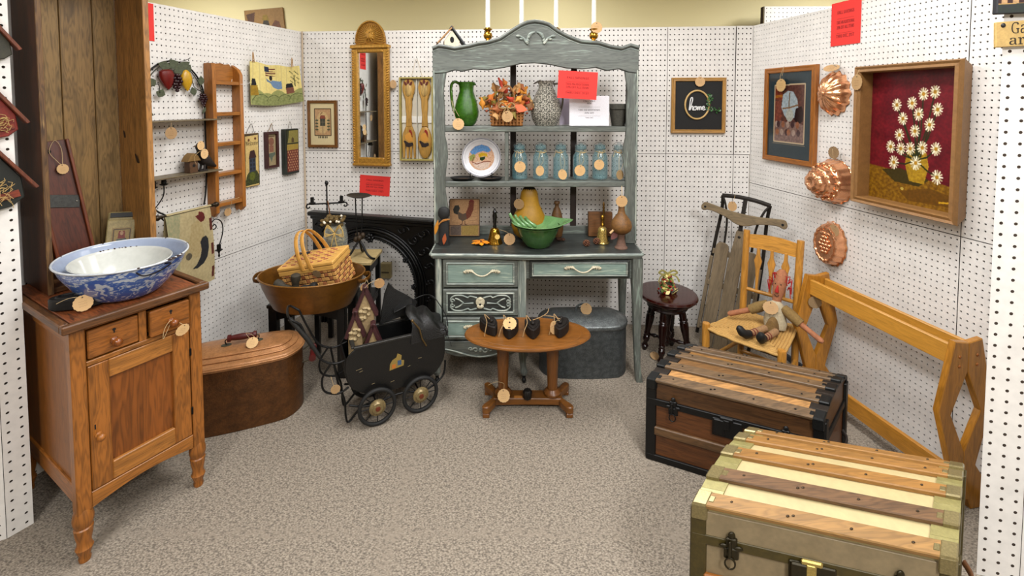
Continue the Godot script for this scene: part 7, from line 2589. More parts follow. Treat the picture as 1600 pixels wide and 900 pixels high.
	m.at(Vector3(0.0, 0.412, 0), Vector3(0, 0, -4)).lathe([[0.0, 0.0], [0.05, 0.002], [0.078, 0.012], [0.08, 0.014], [0.05, 0.006], [0.0, 0.004]], 32)
	obj("plate", m, mottle(Color(0.20, 0.19, 0.18), Color(0.10, 0.095, 0.09), 16.0, 0.42, 0.5), t)
	for s in [-1, 1]:
		m = MB.new()
		m.tube([Vector3(s * 0.023, 0.41, 0), Vector3(s * 0.02, 0.25, 0), Vector3(s * 0.012, 0.14, 0)], 0.0045, 8)
		obj("stem", m, iron, t)
	m = MB.new()
	for i in 5: m.ball(Vector3(cos(i * 1.3) * 0.022, 0.15 - 0.012 * (i % 3), sin(i * 1.3) * 0.02), Vector3(0.018, 0.02, 0.016), 9, 6)
	obj("twisted_knop", m, mottle(Color(0.26, 0.19, 0.1), Color(0.07, 0.055, 0.04), 30.0, 0.6, 0.3, 1), t)
	for k in 3:
		var a := [0.4, 2.5, 4.6][k] as float
		m = MB.new()
		m.tube(cr([Vector3(0, 0.12, 0), Vector3(cos(a) * 0.03, 0.08, sin(a) * 0.03), Vector3(cos(a) * 0.065, 0.03, sin(a) * 0.065), Vector3(cos(a) * 0.1, 0.008, sin(a) * 0.1), Vector3(cos(a) * 0.125, 0.007, sin(a) * 0.125)], 5), 0.0075, 8)
		obj("foot", m, iron, t)
	price_tag("pale round tag lying on the cream side table top by the iron stand", Vector3(-1.105, 0.642, -3.01), 0.035, 0.3, -1.45, 0.0, [], Color(0.80, 0.68, 0.48))
	# adjustable candleholder
	t = thing("crossbar_candleholder", "tall black iron rod candle holder with a scrolled crossbar and two cups", "candle holder", Vector3(-1.285, 0.636, -3.17), 0.25)
	m = MB.new()
	m.lathe([[0.0, 0.0], [0.05, 0.0], [0.048, 0.006], [0.014, 0.012], [0.005, 0.025], [0.005, 0.475], [0.011, 0.485], [0.013, 0.495], [0.008, 0.506], [0.0, 0.51]], 16)
	obj("rod", m, iron, t)
	m = MB.new()
	m.tube(cr(v3([-0.1, 0.325, 0, -0.125, 0.325, 0, -0.132, 0.345, 0, -0.118, 0.352, 0, -0.11, 0.342, 0]).map(func(p): return Vector3(p.x, 0.675 - p.y, 0)), 5), 0.005, 7)
	m.tube(cr(v3([0.1, 0.325, 0, 0.125, 0.325, 0, 0.132, 0.345, 0, 0.118, 0.352, 0, 0.11, 0.342, 0]).map(func(p): return Vector3(p.x, 0.675 - p.y, 0)), 5), 0.005, 7)
	m.tube([Vector3(-0.1, 0.35, 0), Vector3(0.1, 0.35, 0)], 0.006, 7)
	obj("crossbar", m, iron, t)
	for s in [-1, 1]:
		m = MB.new()
		m.at(Vector3(s * 0.095, 0.357, 0)).lathe([[0.0, 0.0], [0.022, 0.0], [0.022, 0.004], [0.012, 0.006], [0.012, 0.04], [0.0095, 0.04], [0.009, 0.008], [0.0, 0.008]], 16)
		obj("cup", m, iron, t)
	m = MB.new()
	m.tube(cr([Vector3(0.006, 0.37, 0.006), Vector3(0.016, 0.3, 0.01), Vector3(0.02, 0.24, 0.012)], 4), 0.004, 5)
	obj("twine", m, pm(Color(0.44, 0.28, 0.15), 0.9), t)
	# beige box on the wall
	t = thing("outlet_box", "beige metal outlet box low on the back wall inside the fireplace arch", "outlet", on_back(0.667, 0.37, 0.002), yaw_back())
	m = MB.new()
	m.box(Vector3(0, 0, 0.022), Vector3(0.085, 0.12, 0.044), 0.004)
	obj("box", m, mottle(Color(0.56, 0.50, 0.34), Color(0.46, 0.40, 0.26), 8.0, 0.5), t)
	m = MB.new()
	m.box(Vector3(0, -0.01, 0.0455), Vector3(0.06, 0.012, 0.004), 0.001)
	obj("slot", m, pm(Color(0.25, 0.21, 0.13), 0.7), t)

	# doll carriage
	t = thing("doll_carriage", "worn black antique doll carriage with a folded leather hood and rubber tyred wheels", "doll carriage", Vector3(-0.66, 0, -2.505), 0.466)
	var cb := mottle(Color(0.035, 0.035, 0.037), Color(0.018, 0.018, 0.019), 7.0, 0.42, 0.0, 0, 0.15)
	var sidep := PackedVector2Array()
	for p in cr([Vector2(-0.215, 0.42), Vector2(-0.262, 0.375), Vector2(-0.262, 0.29), Vector2(-0.225, 0.21), Vector2(-0.13, 0.158), Vector2(0.0, 0.152), Vector2(0.17, 0.165), Vector2(0.24, 0.22), Vector2(0.262, 0.30), Vector2(0.262, 0.42)], 4): sidep.append(p)
	for s in [-1.0, 1.0]:
		m = MB.new()
		m.prism(sidep, s * 0.1 - 0.006, s * 0.1 + 0.006, 0.002)
		obj("side_panel", m, cb, t)
		m = MB.new()
		m.bar(Vector3(-0.225, 0.426, s * 0.1), Vector3(0.09, 0.426, s * 0.1), 0.02, 0.012)
		obj("top_rail", m, mottle(Color(0.17, 0.16, 0.145), Color(0.06, 0.055, 0.05), 14.0, 0.5, 0.0, 1), t)
	m = MB.new()
	m.sheet(func(u, v):
		var q: Vector2 = sidep[clampi(int(u * 28.0 + 0.5) + 4, 0, sidep.size() - 1)]
		return Vector3(q.x, q.y, -0.095 + 0.19 * v), 28, 2, 0.006, Vector3.UP)
	obj("floor_and_ends", m, cb, t)
	m = MB.new()
	m.bar(Vector3(-0.225, 0.426, -0.1), Vector3(-0.225, 0.426, 0.1), 0.02, 0.012)
	obj("top_rail", m, mottle(Color(0.17, 0.16, 0.145), Color(0.06, 0.055, 0.05), 14.0, 0.5, 0.0, 1), t)
	# hood: collapsed leather
	var leather := mottle(Color(0.04, 0.037, 0.035), Color(0.016, 0.015, 0.014), 9.0, 0.33, 0.0, 0, 0.7)
	m = MB.new()
	m.sheet(func(u, v):
		var a: float = PI * u
		var x: float = lerpf(0.07, 0.275, v)
		var y: float = lerpf(0.51, 0.40, v * v) + 0.012 * sin(v * 14.0) - 0.01 * sin(a * 5.0) * v
		return Vector3(x + 0.01 * sin(a * 4.0), lerpf(0.38, y, pow(sin(a), 0.35)) + 0.02 * sin(a), cos(a) * 0.112), 20, 14, 0.004, Vector3.UP)
	obj("hood", m, leather, t)
	m = MB.new()
	m.sheet(func(u, v):
		return Vector3(lerpf(0.268, 0.3, v) , lerpf(0.42, 0.33 - 0.02 * sin(u * 7.0), v), lerpf(-0.115, 0.115, u)), 12, 5, 0.003, Vector3(1, 1, 0))
	obj("hood_valance", m, leather, t)
	m = MB.new()
	m.prism(poly([Vector2(-0.06, 0.43), Vector2(0.13, 0.46), Vector2(0.16, 0.52), Vector2(0.10, 0.57), Vector2(0.03, 0.62), Vector2(-0.005, 0.665), Vector2(-0.03, 0.60)]), -0.094, -0.086, 0.002)
	obj("hood_flap", m, leather, t, "stiff raised hood side")
	m = MB.new()
	m.bar(Vector3(0.02, 0.50, -0.082), Vector3(0.12, 0.545, -0.06), 0.05, 0.01, Vector3(0.3, 0.9, 0.3))
	obj("hood_fold", m, leather, t)
	m = MB.new()
	m.tube([Vector3(0.075, 0.515, 0.116), Vector3(0.115, 0.46, 0.12), Vector3(0.13, 0.40, 0.12), Vector3(0.155, 0.352, 0.112)], 0.0045, 7)
	m.ball(Vector3(0.077, 0.512, 0.118), Vector3.ONE * 0.008, 8, 6)
	obj("hood_strut", m, mottle(Color(0.46, 0.36, 0.2), Color(0.3, 0.22, 0.11), 14.0, 0.4, 0.5), t)
	m = MB.new()
	m.tube(cr(v3([0.12, 0.53, -0.09, 0.2, 0.545, -0.1, 0.255, 0.53, -0.1, 0.285, 0.49, -0.06, 0.3, 0.45, 0.02, 0.29, 0.42, 0.08]), 6), 0.003, 6)
	obj("hood_wire", m, iron, t)
	# wheels
	for e in [[-0.115, 0.13], [0.115, 0.13], [-0.115, -0.13], [0.115, -0.13]]:
		m = MB.new()
		var ring := []
		for i in 32: ring.append(Vector3(e[0] + cos(TAU * i / 32) * 0.09, 0.1 + sin(TAU * i / 32) * 0.09, e[1]))
		m.tube(ring, 0.0105, 8, true)
		var w := obj("wheel", m, mottle(Color(0.05, 0.048, 0.045), Color(0.025, 0.024, 0.023), 14.0, 0.7), t)
		for i in 8:
			m = MB.new()
			var a := TAU * i / 8
			m.tube([Vector3(e[0], 0.1, e[1]), Vector3(e[0] + cos(a) * 0.083, 0.1 + sin(a) * 0.083, e[1])], 0.0028, 5)
			obj("spoke", m, iron, w)
		m = MB.new()
		var sg := signf(e[1])
		m.at(Vector3(e[0], 0.1, e[1] + sg * 0.004), Vector3(90 * sg, 0, 0)).lathe([[0.0, 0.0], [0.043, 0.0], [0.042, 0.005], [0.03, 0.01], [0.026, 0.016], [0.0, 0.017]], 24)
		var hb := obj("hubcap", m, mottle(Color(0.62, 0.54, 0.37), Color(0.42, 0.35, 0.22), 20.0, 0.35, 0.4), w)
		m = MB.new()
		m.at(Vector3(e[0], 0.1, e[1] + sg * 0.0205), Vector3(90 * sg, 0, 0)).lathe([[0.0, 0.0], [0.013, 0.0], [0.012, 0.003], [0.0, 0.004]], 14)
		obj("axle_cap", m, mottle(Color(0.42, 0.17, 0.06), Color(0.28, 0.11, 0.05), 30.0, 0.5), hb)
	for x in [-0.115, 0.115]:
		m = MB.new()
		m.tube([Vector3(x, 0.1, -0.135), Vector3(x, 0.1, 0.135)], 0.005, 7)
		obj("axle", m, iron, t)
	for s in [-1.0, 1.0]:
		m = MB.new()
		m.tube(cr([Vector3(-0.25, 0.13, s * 0.1), Vector3(-0.15, 0.105, s * 0.11), Vector3(0.0, 0.125, s * 0.11), Vector3(0.15, 0.105, s * 0.11), Vector3(0.25, 0.15, s * 0.1), Vector3(0.27, 0.23, s * 0.09)], 5), 0.0055, 7)
		obj("spring", m, iron, t)
		m = MB.new()
		m.tube(cr(v3([-0.47, 0.60, 0, -0.43, 0.50, 0, -0.38, 0.40, 0, -0.31, 0.36, 0, -0.235, 0.375, 0]).map(func(p): return p + Vector3(0, 0, s * 0.085)), 5), 0.0055, 7)
		obj("push_bar", m, iron, t)
		m = MB.new()
		m.tube(cr(v3([-0.33, 0.37, 0, -0.375, 0.30, 0, -0.365, 0.23, 0, -0.30, 0.20, 0, -0.25, 0.22, 0]).map(func(p): return p + Vector3(0, 0, s * 0.085)), 5), 0.0055, 7)
		m.tube(cr(v3([-0.32, 0.37, 0, -0.30, 0.25, 0, -0.27, 0.15, 0, -0.265, 0.06, 0, -0.25, 0.028, 0, -0.19, 0.085, 0, -0.12, 0.1, 0]).map(func(p): return p + Vector3(0, 0, s * 0.075)), 5), 0.0055, 7)
		obj("brace", m, iron, t)
	m = MB.new()
	m.tube(cr(v3([-0.47, 0.60, -0.085, -0.515, 0.635, -0.08, -0.525, 0.64, 0.0, -0.515, 0.635, 0.08, -0.47, 0.60, 0.085]), 6), 0.006, 8)
	obj("push_handle", m, iron, t)
	m = MB.new()
	m.tube([Vector3(-0.385, 0.415, 0.085), Vector3(-0.44, 0.52, 0.086), Vector3(-0.515, 0.635, 0.08)], [0.008, 0.012, 0.011], 10)
	obj("grip", m, mottle(Color(0.09, 0.09, 0.085), Color(0.05, 0.05, 0.048), 14.0, 0.6), t)
	# little castle sticker
	m = MB.new()
	m.prism(poly([Vector2(-0.045, 0.262), Vector2(0.03, 0.272), Vector2(0.034, 0.30), Vector2(0.018, 0.305), Vector2(0.02, 0.33), Vector2(0.008, 0.34), Vector2(-0.002, 0.345), Vector2(-0.008, 0.325), Vector2(-0.03, 0.315), Vector2(-0.042, 0.295)]), 0.106, 0.1068, 0.0)
	var st := obj("house_sticker", m, mottle(Color(0.60, 0.50, 0.24), Color(0.42, 0.34, 0.14), 40.0, 0.5), t, "faded yellow house transfer")
	m = MB.new()
	m.box(Vector3(0.008, 0.293, 0.107), Vector3(0.02, 0.026, 0.0006), 0.0)
	obj("blue_patch", m, pm(Color(0.2, 0.3, 0.42), 0.5), st)
	m = MB.new()
	m.box(Vector3(-0.022, 0.28, 0.107), Vector3(0.02, 0.022, 0.0006), 0.0)
	obj("orange_patch", m, pm(Color(0.66, 0.38, 0.12), 0.5), st)
	m = MB.new()
	for q in [[-0.2, 0.31, 0.03, 8], [-0.19, 0.297, 0.018, 12], [-0.03, 0.2, 0.02, 10], [0.06, 0.26, 0.014, 15], [-0.13, 0.215, 0.016, 5], [0.12, 0.29, 0.02, 0]]:
		m.at(Vector3(q[0], q[1], 0.1062), Vector3(0, 0, q[3])).box(Vector3.ZERO, Vector3(q[2], 0.003, 0.0006), 0.0)
	obj("paint_chips", m, pm(Color(0.42, 0.37, 0.26), 0.8), t).set_meta("kind", "stuff")
	price_tag("small square brown tag tied to the push bar brace of the doll carriage", t.transform * Vector3(-0.315, 0.235, 0.1), 0.024, 0.466, 0.0, 0.4, [t.transform * Vector3(-0.335, 0.30, 0.09)], Color(0.50, 0.36, 0.20))
	# triple birdhouse
	var bt := thing("triple_birdhouse", "three burgundy gabled wooden birdhouses with dried flowers standing in the doll carriage", "birdhouse", t.transform * Vector3(-0.15, 0.23, 0.0), 0.25)
	var burg := mottle(Color(0.25, 0.09, 0.10), Color(0.17, 0.055, 0.065), 9.0, 0.6)
	for e in [[0.0, 0.46, -0.03, 0.058, 0.15], [-0.05, 0.345, 0.0, 0.045, 0.13], [0.042, 0.28, 0.03, 0.05, 0.14]]:
		m = MB.new()
		m.prism(poly([Vector2(e[0] - e[3] * 0.8, 0.0), Vector2(e[0] + e[3] * 0.8, 0.0), Vector2(e[0] + e[3] * 0.8, e[1] - e[4]), Vector2(e[0], e[1] - 0.01), Vector2(e[0] - e[3] * 0.8, e[1] - e[4])]), e[2] - 0.02, e[2] + 0.02, 0.002)
		var f := obj("front_board", m, mottle(Color(0.66, 0.56, 0.40), Color(0.48, 0.39, 0.26), 10.0, 0.7), bt)
		for s in [-1.0, 1.0]:
			m = MB.new()
			m.bar(Vector3(e[0] - s * 0.006, e[1] + 0.004, e[2] + 0.004), Vector3(e[0] + s * e[3] * 1.05, e[1] - e[4] * 1.08, e[2] + 0.004), 0.05, 0.018, Vector3(s * 0.85, 0.5, 0))
			obj("gable_rail", m, burg, f)
		m = MB.new()
		for i in 9:
			m.at(Vector3(e[0] + sin(i * 2.1) * 0.022, e[1] - e[4] * 0.95 + cos(i * 1.7) * 0.03, e[2] + 0.024), Vector3(i * 40, i * 70, 0)).ball(Vector3.ZERO, Vector3(0.016, 0.007, 0.012), 8, 5)
		obj("dried_flower", m, mottle(Color(0.80, 0.70, 0.52), Color(0.42, 0.28, 0.14), 40.0, 0.8, 0.0, 1), f)
	price_tag("round orange tan tag behind the peak of the burgundy birdhouses", bt.transform * Vector3(0.075, 0.46, -0.05), 0.028, 0.3, 0.0, 0.0, [bt.transform * Vector3(0.03, 0.48, -0.02), bt.transform * Vector3(0.0, 0.46, 0.0)], Color(0.66, 0.42, 0.2))

# ---------------------------------------------------------------- centre: oval table and galvanized boiler
func build_centre_floor() -> void:
	var m: MB
	var oak := wood(Color(0.50, 0.31, 0.125), Color(0.35, 0.2, 0.07), 0, 0.28)
	var oakv := wood(Color(0.45, 0.27, 0.10), Color(0.32, 0.175, 0.058), 1, 0.35)
	var t := thing("oval_table", "small oval golden oak side table on two columns and a footed plank base", "table", Vector3(0.085, 0, -2.465))
	m = MB.new()
	m.at(Vector3(0, 0.41, 0)).lathe([[0.0, 0.0], [0.315, 0.0], [0.335, 0.006], [0.345, 0.014], [0.34, 0.022], [0.325, 0.026], [0.3, 0.0265], [0.296, 0.024], [0.292, 0.0265], [0.0, 0.0275]], 64, 1.0, 0.52)
	obj("top", m, oak, t)
	for x in [-0.135, 0.14]:
		m = MB.new()
		m.at(Vector3(x, 0, -0.035)).lathe([[0.0, 0.062], [0.042, 0.062], [0.047, 0.07], [0.047, 0.08], [0.038, 0.088], [0.036, 0.094], [0.03, 0.1]], 24)
		m.at(Vector3(x, 0, -0.035), Vector3(0, 22.5, 0)).lathe([[0.029, 0.098], [0.038, 0.385]], 8)
		m.at(Vector3(x, 0, -0.035)).lathe([[0.038, 0.385], [0.046, 0.39], [0.046, 0.402], [0.042, 0.41], [0.0, 0.41]], 24)
		obj("column", m, oakv, t)
	m = MB.new()
	var bp := PackedVector2Array()
	for p in cr([Vector2(-0.24, -0.075), Vector2(-0.21, -0.075), Vector2(-0.175, -0.02), Vector2(-0.15, -0.005), Vector2(0.15, -0.005), Vector2(0.175, -0.02), Vector2(0.21, -0.075), Vector2(0.24, -0.075), Vector2(0.242, -0.05), Vector2(0.2, 0.0), Vector2(0.19, 0.035), Vector2(0.2, 0.07), Vector2(0.242, 0.12), Vector2(0.24, 0.145), Vector2(0.21, 0.145), Vector2(0.175, 0.09), Vector2(0.15, 0.075), Vector2(-0.15, 0.075), Vector2(-0.175, 0.09), Vector2(-0.21, 0.145), Vector2(-0.24, 0.145), Vector2(-0.242, 0.12), Vector2(-0.2, 0.07), Vector2(-0.19, 0.035), Vector2(-0.2, 0.0), Vector2(-0.242, -0.05)], 3, true): bp.append(p)
	m.at(Vector3.ZERO, Vector3(-90, 0, 0)).prism(bp, 0.022, 0.062, 0.005)
	obj("base_plank", m, wood(Color(0.45, 0.275, 0.10), Color(0.32, 0.18, 0.06), 0, 0.35), t)
	for s in [[-0.224, 0.06], [0.224, 0.06], [-0.224, -0.13], [0.224, -0.13]]:
		m = MB.new()
		m.box(Vector3(s[0], 0.012, s[1]), Vector3(0.036, 0.024, 0.034), 0.004)
		obj("foot", m, oakv, t)
	m = MB.new()
	m.box(Vector3(-0.05, 0.0625, -0.01), Vector3(0.045, 0.0012, 0.02), 0.0)
	obj("paper_label", m, pm(Color(0.66, 0.42, 0.16), 0.8), t)
	price_tag("round tan tag tied to the left column of the oval table", Vector3(-0.045, 0.105, -2.42), 0.034, 0.0, -0.3, 0.1, [Vector3(-0.045, 0.15, -2.455), Vector3(-0.09, 0.15, -2.47), Vector3(-0.13, 0.145, -2.45)], Color(0.80, 0.62, 0.40))
	t = thing("iron_weight", "small dark ribbed iron weight standing on the oval table's base plank", "knob", Vector3(0.085, 0.063, -2.465))
	m = MB.new()
	m.lathe([[0.0, 0.0], [0.022, 0.0], [0.022, 0.02], [0.025, 0.025], [0.024, 0.038], [0.018, 0.046], [0.0, 0.048]], 24, 1, 1, 0.06, 8)
	obj("body", m, mottle(Color(0.09, 0.065, 0.045), Color(0.045, 0.035, 0.028), 20.0, 0.6, 0.3), t)
	# four flat irons
	var specs := [[-0.122, -2.475, 0.45, "leftmost of four dark flat irons on the oval table, turned aside with looped twine"], [-0.01, -2.45, -0.1, "second flat iron from the left on the oval table, a tag lying over its top"], [0.112, -2.45, 0.0, "third flat iron from the left on the oval table, pointing straight forward"], [0.265, -2.46, -0.22, "rightmost of four dark flat irons on the oval table, a tag on its left flank"]]
	var ip := PackedVector2Array()
	for p in cr([Vector2(0, -0.075), Vector2(0.028, -0.04), Vector2(0.04, 0.0), Vector2(0.042, 0.04), Vector2(0.03, 0.068), Vector2(0.0, 0.072), Vector2(-0.03, 0.068), Vector2(-0.042, 0.04), Vector2(-0.04, 0.0), Vector2(-0.028, -0.04)], 3, true): ip.append(p)
	var inner := PackedVector2Array()
	for p in ip: inner.append(p * 0.8)
	var im := mottle(Color(0.115, 0.08, 0.06), Color(0.06, 0.045, 0.037), 16.0, 0.6, 0.25, 0, 0.5)
	var proto: Node3D
	for i in 4:
		var e = specs[i]
		if i == 0:
			t = thing("flat_iron", e[3], "iron", Vector3(e[0], 0.4385, e[1]), e[2], "flat irons on the oval table")
			m = MB.new()
			m.at(Vector3.ZERO, Vector3(-90, 0, 0)).prism(ip, 0.0, 0.052, 0.004)
			obj("body", m, im, t)
			m = MB.new()
			m.at(Vector3.ZERO, Vector3(-90, 0, 0)).prism(inner, 0.05, 0.058, 0.002)
			obj("raised_top", m, im, t)
			m = MB.new()
			m.box(Vector3(0, 0.062, 0.0), Vector3(0.022, 0.014, 0.055), 0.003)
			for s in [-1, 1]: m.ball(Vector3(0, 0.066, s * 0.026), Vector3(0.01, 0.009, 0.01), 10, 7)
			obj("handle_post", m, im, t)
			proto = t
		else:
			t = proto.duplicate()
			t.name = numbered("flat_iron")
			add_child(t)
			t.position = Vector3(e[0], 0.4385, e[1])
			t.rotation.y = e[2]
			t.set_meta("label", e[3])
		m = MB.new()
		var a := [[-0.01, 0.075, 0.02, -0.035, 0.1, 0.01, -0.03, 0.07, 0.03, -0.045, 0.04, 0.05, -0.055, 0.005, 0.055], [0.0, 0.072, 0.02, -0.02, 0.085, 0.01, -0.02, 0.07, 0.02, 0.0, 0.068, 0.035], [0.0, 0.075, 0.01, 0.04, 0.085, 0.0, 0.08, 0.1, -0.02, 0.09, 0.115, -0.04], [0.0, 0.075, 0.01, -0.04, 0.085, 0.01, -0.09, 0.08, 0.0]][i] as Array
		m.tube(cr(v3(a), 5), 0.0022, 5)
		obj("twine", m, pm(Color(0.62, 0.50, 0.34), 0.9), t)
	price_tag("tan oval tag lying across the top of the second flat iron", Vector3(-0.012, 0.507, -2.415), 0.037, 0.0, -1.0, 0.0, [], Color(0.74, 0.55, 0.32))
	price_tag("tan tag leaning on the left flank of the rightmost flat iron", Vector3(0.225, 0.477, -2.43), 0.036, 0.6, -0.1, 0.1, [Vector3(0.24, 0.508, -2.44), Vector3(0.26, 0.508, -2.45)], Color(0.74, 0.53, 0.30), 0.7)
	# galvanized boiler
	t = thing("galvanized_boiler", "oval grey galvanized wash boiler with a domed lid under the hutch", "boiler", Vector3(0.447, 0, -2.865))
	var zinc := mottle(Color(0.38, 0.40, 0.405), Color(0.20, 0.215, 0.22), 6.0, 0.42, 0.55, 0, 0.3)
	m = MB.new()
	m.rings(track_rings([[-0.004, 0.0], [0.0, 0.004], [0.0, 0.305]], 0.275, 0.13))
	obj("body", m, zinc, t)
	m = MB.new()
	m.rings(track_rings([[0.002, 0.30], [0.008, 0.304], [0.008, 0.32], [0.003, 0.328], [-0.02, 0.338], [-0.04, 0.352], [-0.07, 0.362], [-0.115, 0.367]], 0.275, 0.13))
	var lid := obj("lid", m, mottle(Color(0.48, 0.50, 0.50), Color(0.28, 0.295, 0.30), 5.0, 0.35, 0.6, 0, 0.3), t)
	m = MB.new()
	m.tube(cr(v3([-0.04, 0.366, 0, -0.035, 0.395, 0, 0.0, 0.412, 0, 0.035, 0.395, 0, 0.04, 0.366, 0]), 6), 0.007, 8, false, 0.4)
	obj("handle", m, zinc, lid)
	m = MB.new()
	m.tube(cr(v3([-0.275, 0.24, -0.03, -0.295, 0.25, -0.03, -0.295, 0.25, 0.03, -0.275, 0.24, 0.03]), 4), 0.004, 6)
	obj("side_handle", m, zinc, t)
	price_tag("round tan tag tied to the handle of the galvanized boiler lid", Vector3(0.465, 0.395, -2.83), 0.036, -0.2, -0.2, 0.0, [Vector3(0.46, 0.405, -2.86)], Color(0.54, 0.39, 0.23))

# ---------------------------------------------------------------- right floor group
# a dome trunk whose plan is set by its two floor directions; mats holds its colours
func trunk(t: Node3D, W: float, D: float, X: Vector3, Z: Vector3, h0: float, hm: float, hb: float, mt: Dictionary) -> void:
	var base := Transform3D(Basis(X, Vector3.UP, Z), Vector3.ZERO)
	var h := func(k): return lerpf(h0, hb, k) + (hm - (h0 + hb) * 0.5) * 4.0 * k * (1.0 - k)
	var m := MB.new()
	m.put(base).box(Vector3(W * 0.5, (h0 - 0.1) * 0.5 + 0.004, -D * 0.5), Vector3(W - 0.012, h0 - 0.108, D - 0.012), 0.004)
	obj("body", m, mt.body, t)
	# lid: a domed shell
	var prof := PackedVector2Array()
	for i in 17:
		var k := i / 16.0
		prof.append(Vector2(-0.006 - (D - 0.012) * k, h.call(k)))
	prof.append(Vector2(-D + 0.006, h0 - 0.098))
	prof.append(Vector2(-0.006, h0 - 0.098))
	m = MB.new()
	m.put(base * Transform3D(Basis(Vector3(0, 0, 1), Vector3.UP, Vector3(1, 0, 0)), Vector3.ZERO)).prism(prof, 0.006, W - 0.006, 0.002)
	var lid := obj("lid", m, mt.lid, t)
	if mt.has("panel"):   # boards showing between the slats
		for i in 4:
			m = MB.new()
			var k0 := (i + 0.14) / 4.0
			var k1 := (i + 0.9) / 4.0
			m.put(base).bar(Vector3(0.07, (h.call(k0) + h.call(k1)) * 0.5, -D * (k0 + k1) * 0.5), Vector3(W - 0.06, (h.call(k0) + h.call(k1)) * 0.5, -D * (k0 + k1) * 0.5), D * (k1 - k0), 0.008, Vector3(0, D, (h.call(k1) - h.call(k0)) / (k1 - k0) * 1.0), 0.001)
			obj("lid_board", m, mt.panel[i % mt.panel.size()], lid)
	for e in [0.0, 1.0]:     # metal end bands over the dome
		m = MB.new()
		for i in 8:
			var k0 := i / 8.0
			var k1 := (i + 1) / 8.0
			m.put(base).bar(Vector3(lerpf(0.034, W - 0.034, e), h.call(k0) + 0.002, -D * k0), Vector3(lerpf(0.034, W - 0.034, e), h.call(k1) + 0.002, -D * k1), 0.066, 0.006, Vector3.UP, 0.0005)
		obj("end_band", m, mt.metal, lid)
	for i in 5:              # bent wood slats along the lid
		var k := i / 4.0
		var kk := clampf(k, 0.035, 0.965)
		var p := Vector3(0.012, h.call(kk) + 0.007, -D * kk)
		var q := Vector3(W - 0.012, h.call(kk) + 0.007, -D * kk)
		var up := Vector3(0, 1, 0.55 * (0.5 - k))
		m = MB.new()
		m.put(base).bar(p, q, 0.05, 0.016, up, 0.003)
		var s := obj("slat", m, mt.slat[i], lid)
		for e in [[0.0, 1.0], [1.0, -1.0]]:
			m = MB.new()
			var c := p.lerp(q, e[0])
			m.put(base).bar(c + Vector3(-0.012 * e[1], 0.001, 0), c + Vector3(0.03 * e[1], 0.001, 0), 0.053, 0.018, up, 0.004)
			m.bar(c + Vector3(0.026 * e[1], 0.001, 0), c + Vector3(0.046 * e[1], 0.001, 0), 0.026, 0.0175, up, 0.004)
			if i == 0 or i == 4: m.bar(c + Vector3(-0.013 * e[1], -0.024, 0.016 - 0.032 * k), c + Vector3(0.03 * e[1], -0.024, 0.016 - 0.032 * k), 0.022, 0.05, Vector3.UP, 0.004)
			obj("corner_cap", m, mt.cap, s)
		for r in [0.14, 0.38, 0.4, 0.63, 0.86]:
			m = MB.new()
			m.put(base).ball(p.lerp(q, r) + up * 0.0085 + Vector3(0, 0, 0.008 * sin(r * 40.0)), Vector3(0.0045, 0.0025, 0.0045), 8, 4)
			obj("nail", m, mt.nail, s)
	if mt.has("lid_front"):
		m = MB.new()
		m.put(base).box(Vector3(W * 0.5, h0 - 0.05, -0.003), Vector3(W - 0.07, 0.075, 0.008), 0.001)
		obj("lid_front", m, mt.lid_front, lid)
	# front: corner bands, edge bands, middle slat, latches, lock
	for e in [0.018, W - 0.018]:
		m = MB.new()
		m.put(base).box(Vector3(e, (h0 - 0.004) * 0.5, -0.002), Vector3(0.042, h0 - 0.008, 0.012), 0.002)
		obj("corner_band", m, mt.band, t)
	m = MB.new()
	m.put(base).box(Vector3(W * 0.5, h0 - 0.098, -0.002), Vector3(W, 0.03, 0.013), 0.002)
	m.box(Vector3(W - 0.004, h0 - 0.098, -D * 0.5), Vector3(0.013, 0.03, D), 0.002)
	obj("edge_band", m, mt.band, t)
	m = MB.new()
	m.put(base).box(Vector3(W * 0.5, 0.016, -0.002), Vector3(W, 0.03, 0.013), 0.002)
	obj("edge_band", m, mt.band, t)
	m = MB.new()
	m.put(base).box(Vector3(W * 0.5, mt.mid, 0.0), Vector3(W - 0.07, 0.04, 0.016), 0.004)
	obj("front_slat", m, mt.front_slat, t)
	for e in [[-0.004, 0.02], [W + 0.004, 0.02], [-0.004, D - 0.02], [W + 0.004, D - 0.02]]:
		m = MB.new()
		m.put(base).box(Vector3(e[0] + (0.003 if e[0] < 0 else -0.003), h0 * 0.5, -e[1]), Vector3(0.012, h0 - 0.01, 0.04), 0.002)
		obj("end_band", m, mt.band, t)
	for r in [0.17, 0.81]:
		m = MB.new()
		m.put(base).box(Vector3(W * r, h0 - 0.085, 0.008), Vector3(0.03, 0.03, 0.012), 0.003)
		m.box(Vector3(W * r, h0 - 0.118, 0.008), Vector3(0.04, 0.034, 0.01), 0.003)
		m.ball(Vector3(W * r, h0 - 0.064, 0.008), Vector3(0.01, 0.012, 0.007), 10, 6)
		for s in [-1, 1]: m.ball(Vector3(W * r + s * 0.02, h0 - 0.098, 0.01), Vector3(0.013, 0.007, 0.006), 8, 5)
		m.bar(Vector3(W * r, h0 - 0.075, 0.016), Vector3(W * r, h0 - 0.125, 0.018), 0.014, 0.007, Vector3(1, 0, 0))
		var ring := []
		for i in 16: ring.append(Vector3(W * r + cos(TAU * i / 16) * 0.014, h0 - 0.145 + sin(TAU * i / 16) * 0.017, 0.016))
		m.tube(ring, 0.0025, 6, true)
		obj("latch", m, mt.hardware, t)
	m = MB.new()
	m.put(base).box(Vector3(W * 0.49, h0 - 0.135, 0.004), Vector3(0.12, 0.08, 0.012), 0.003)
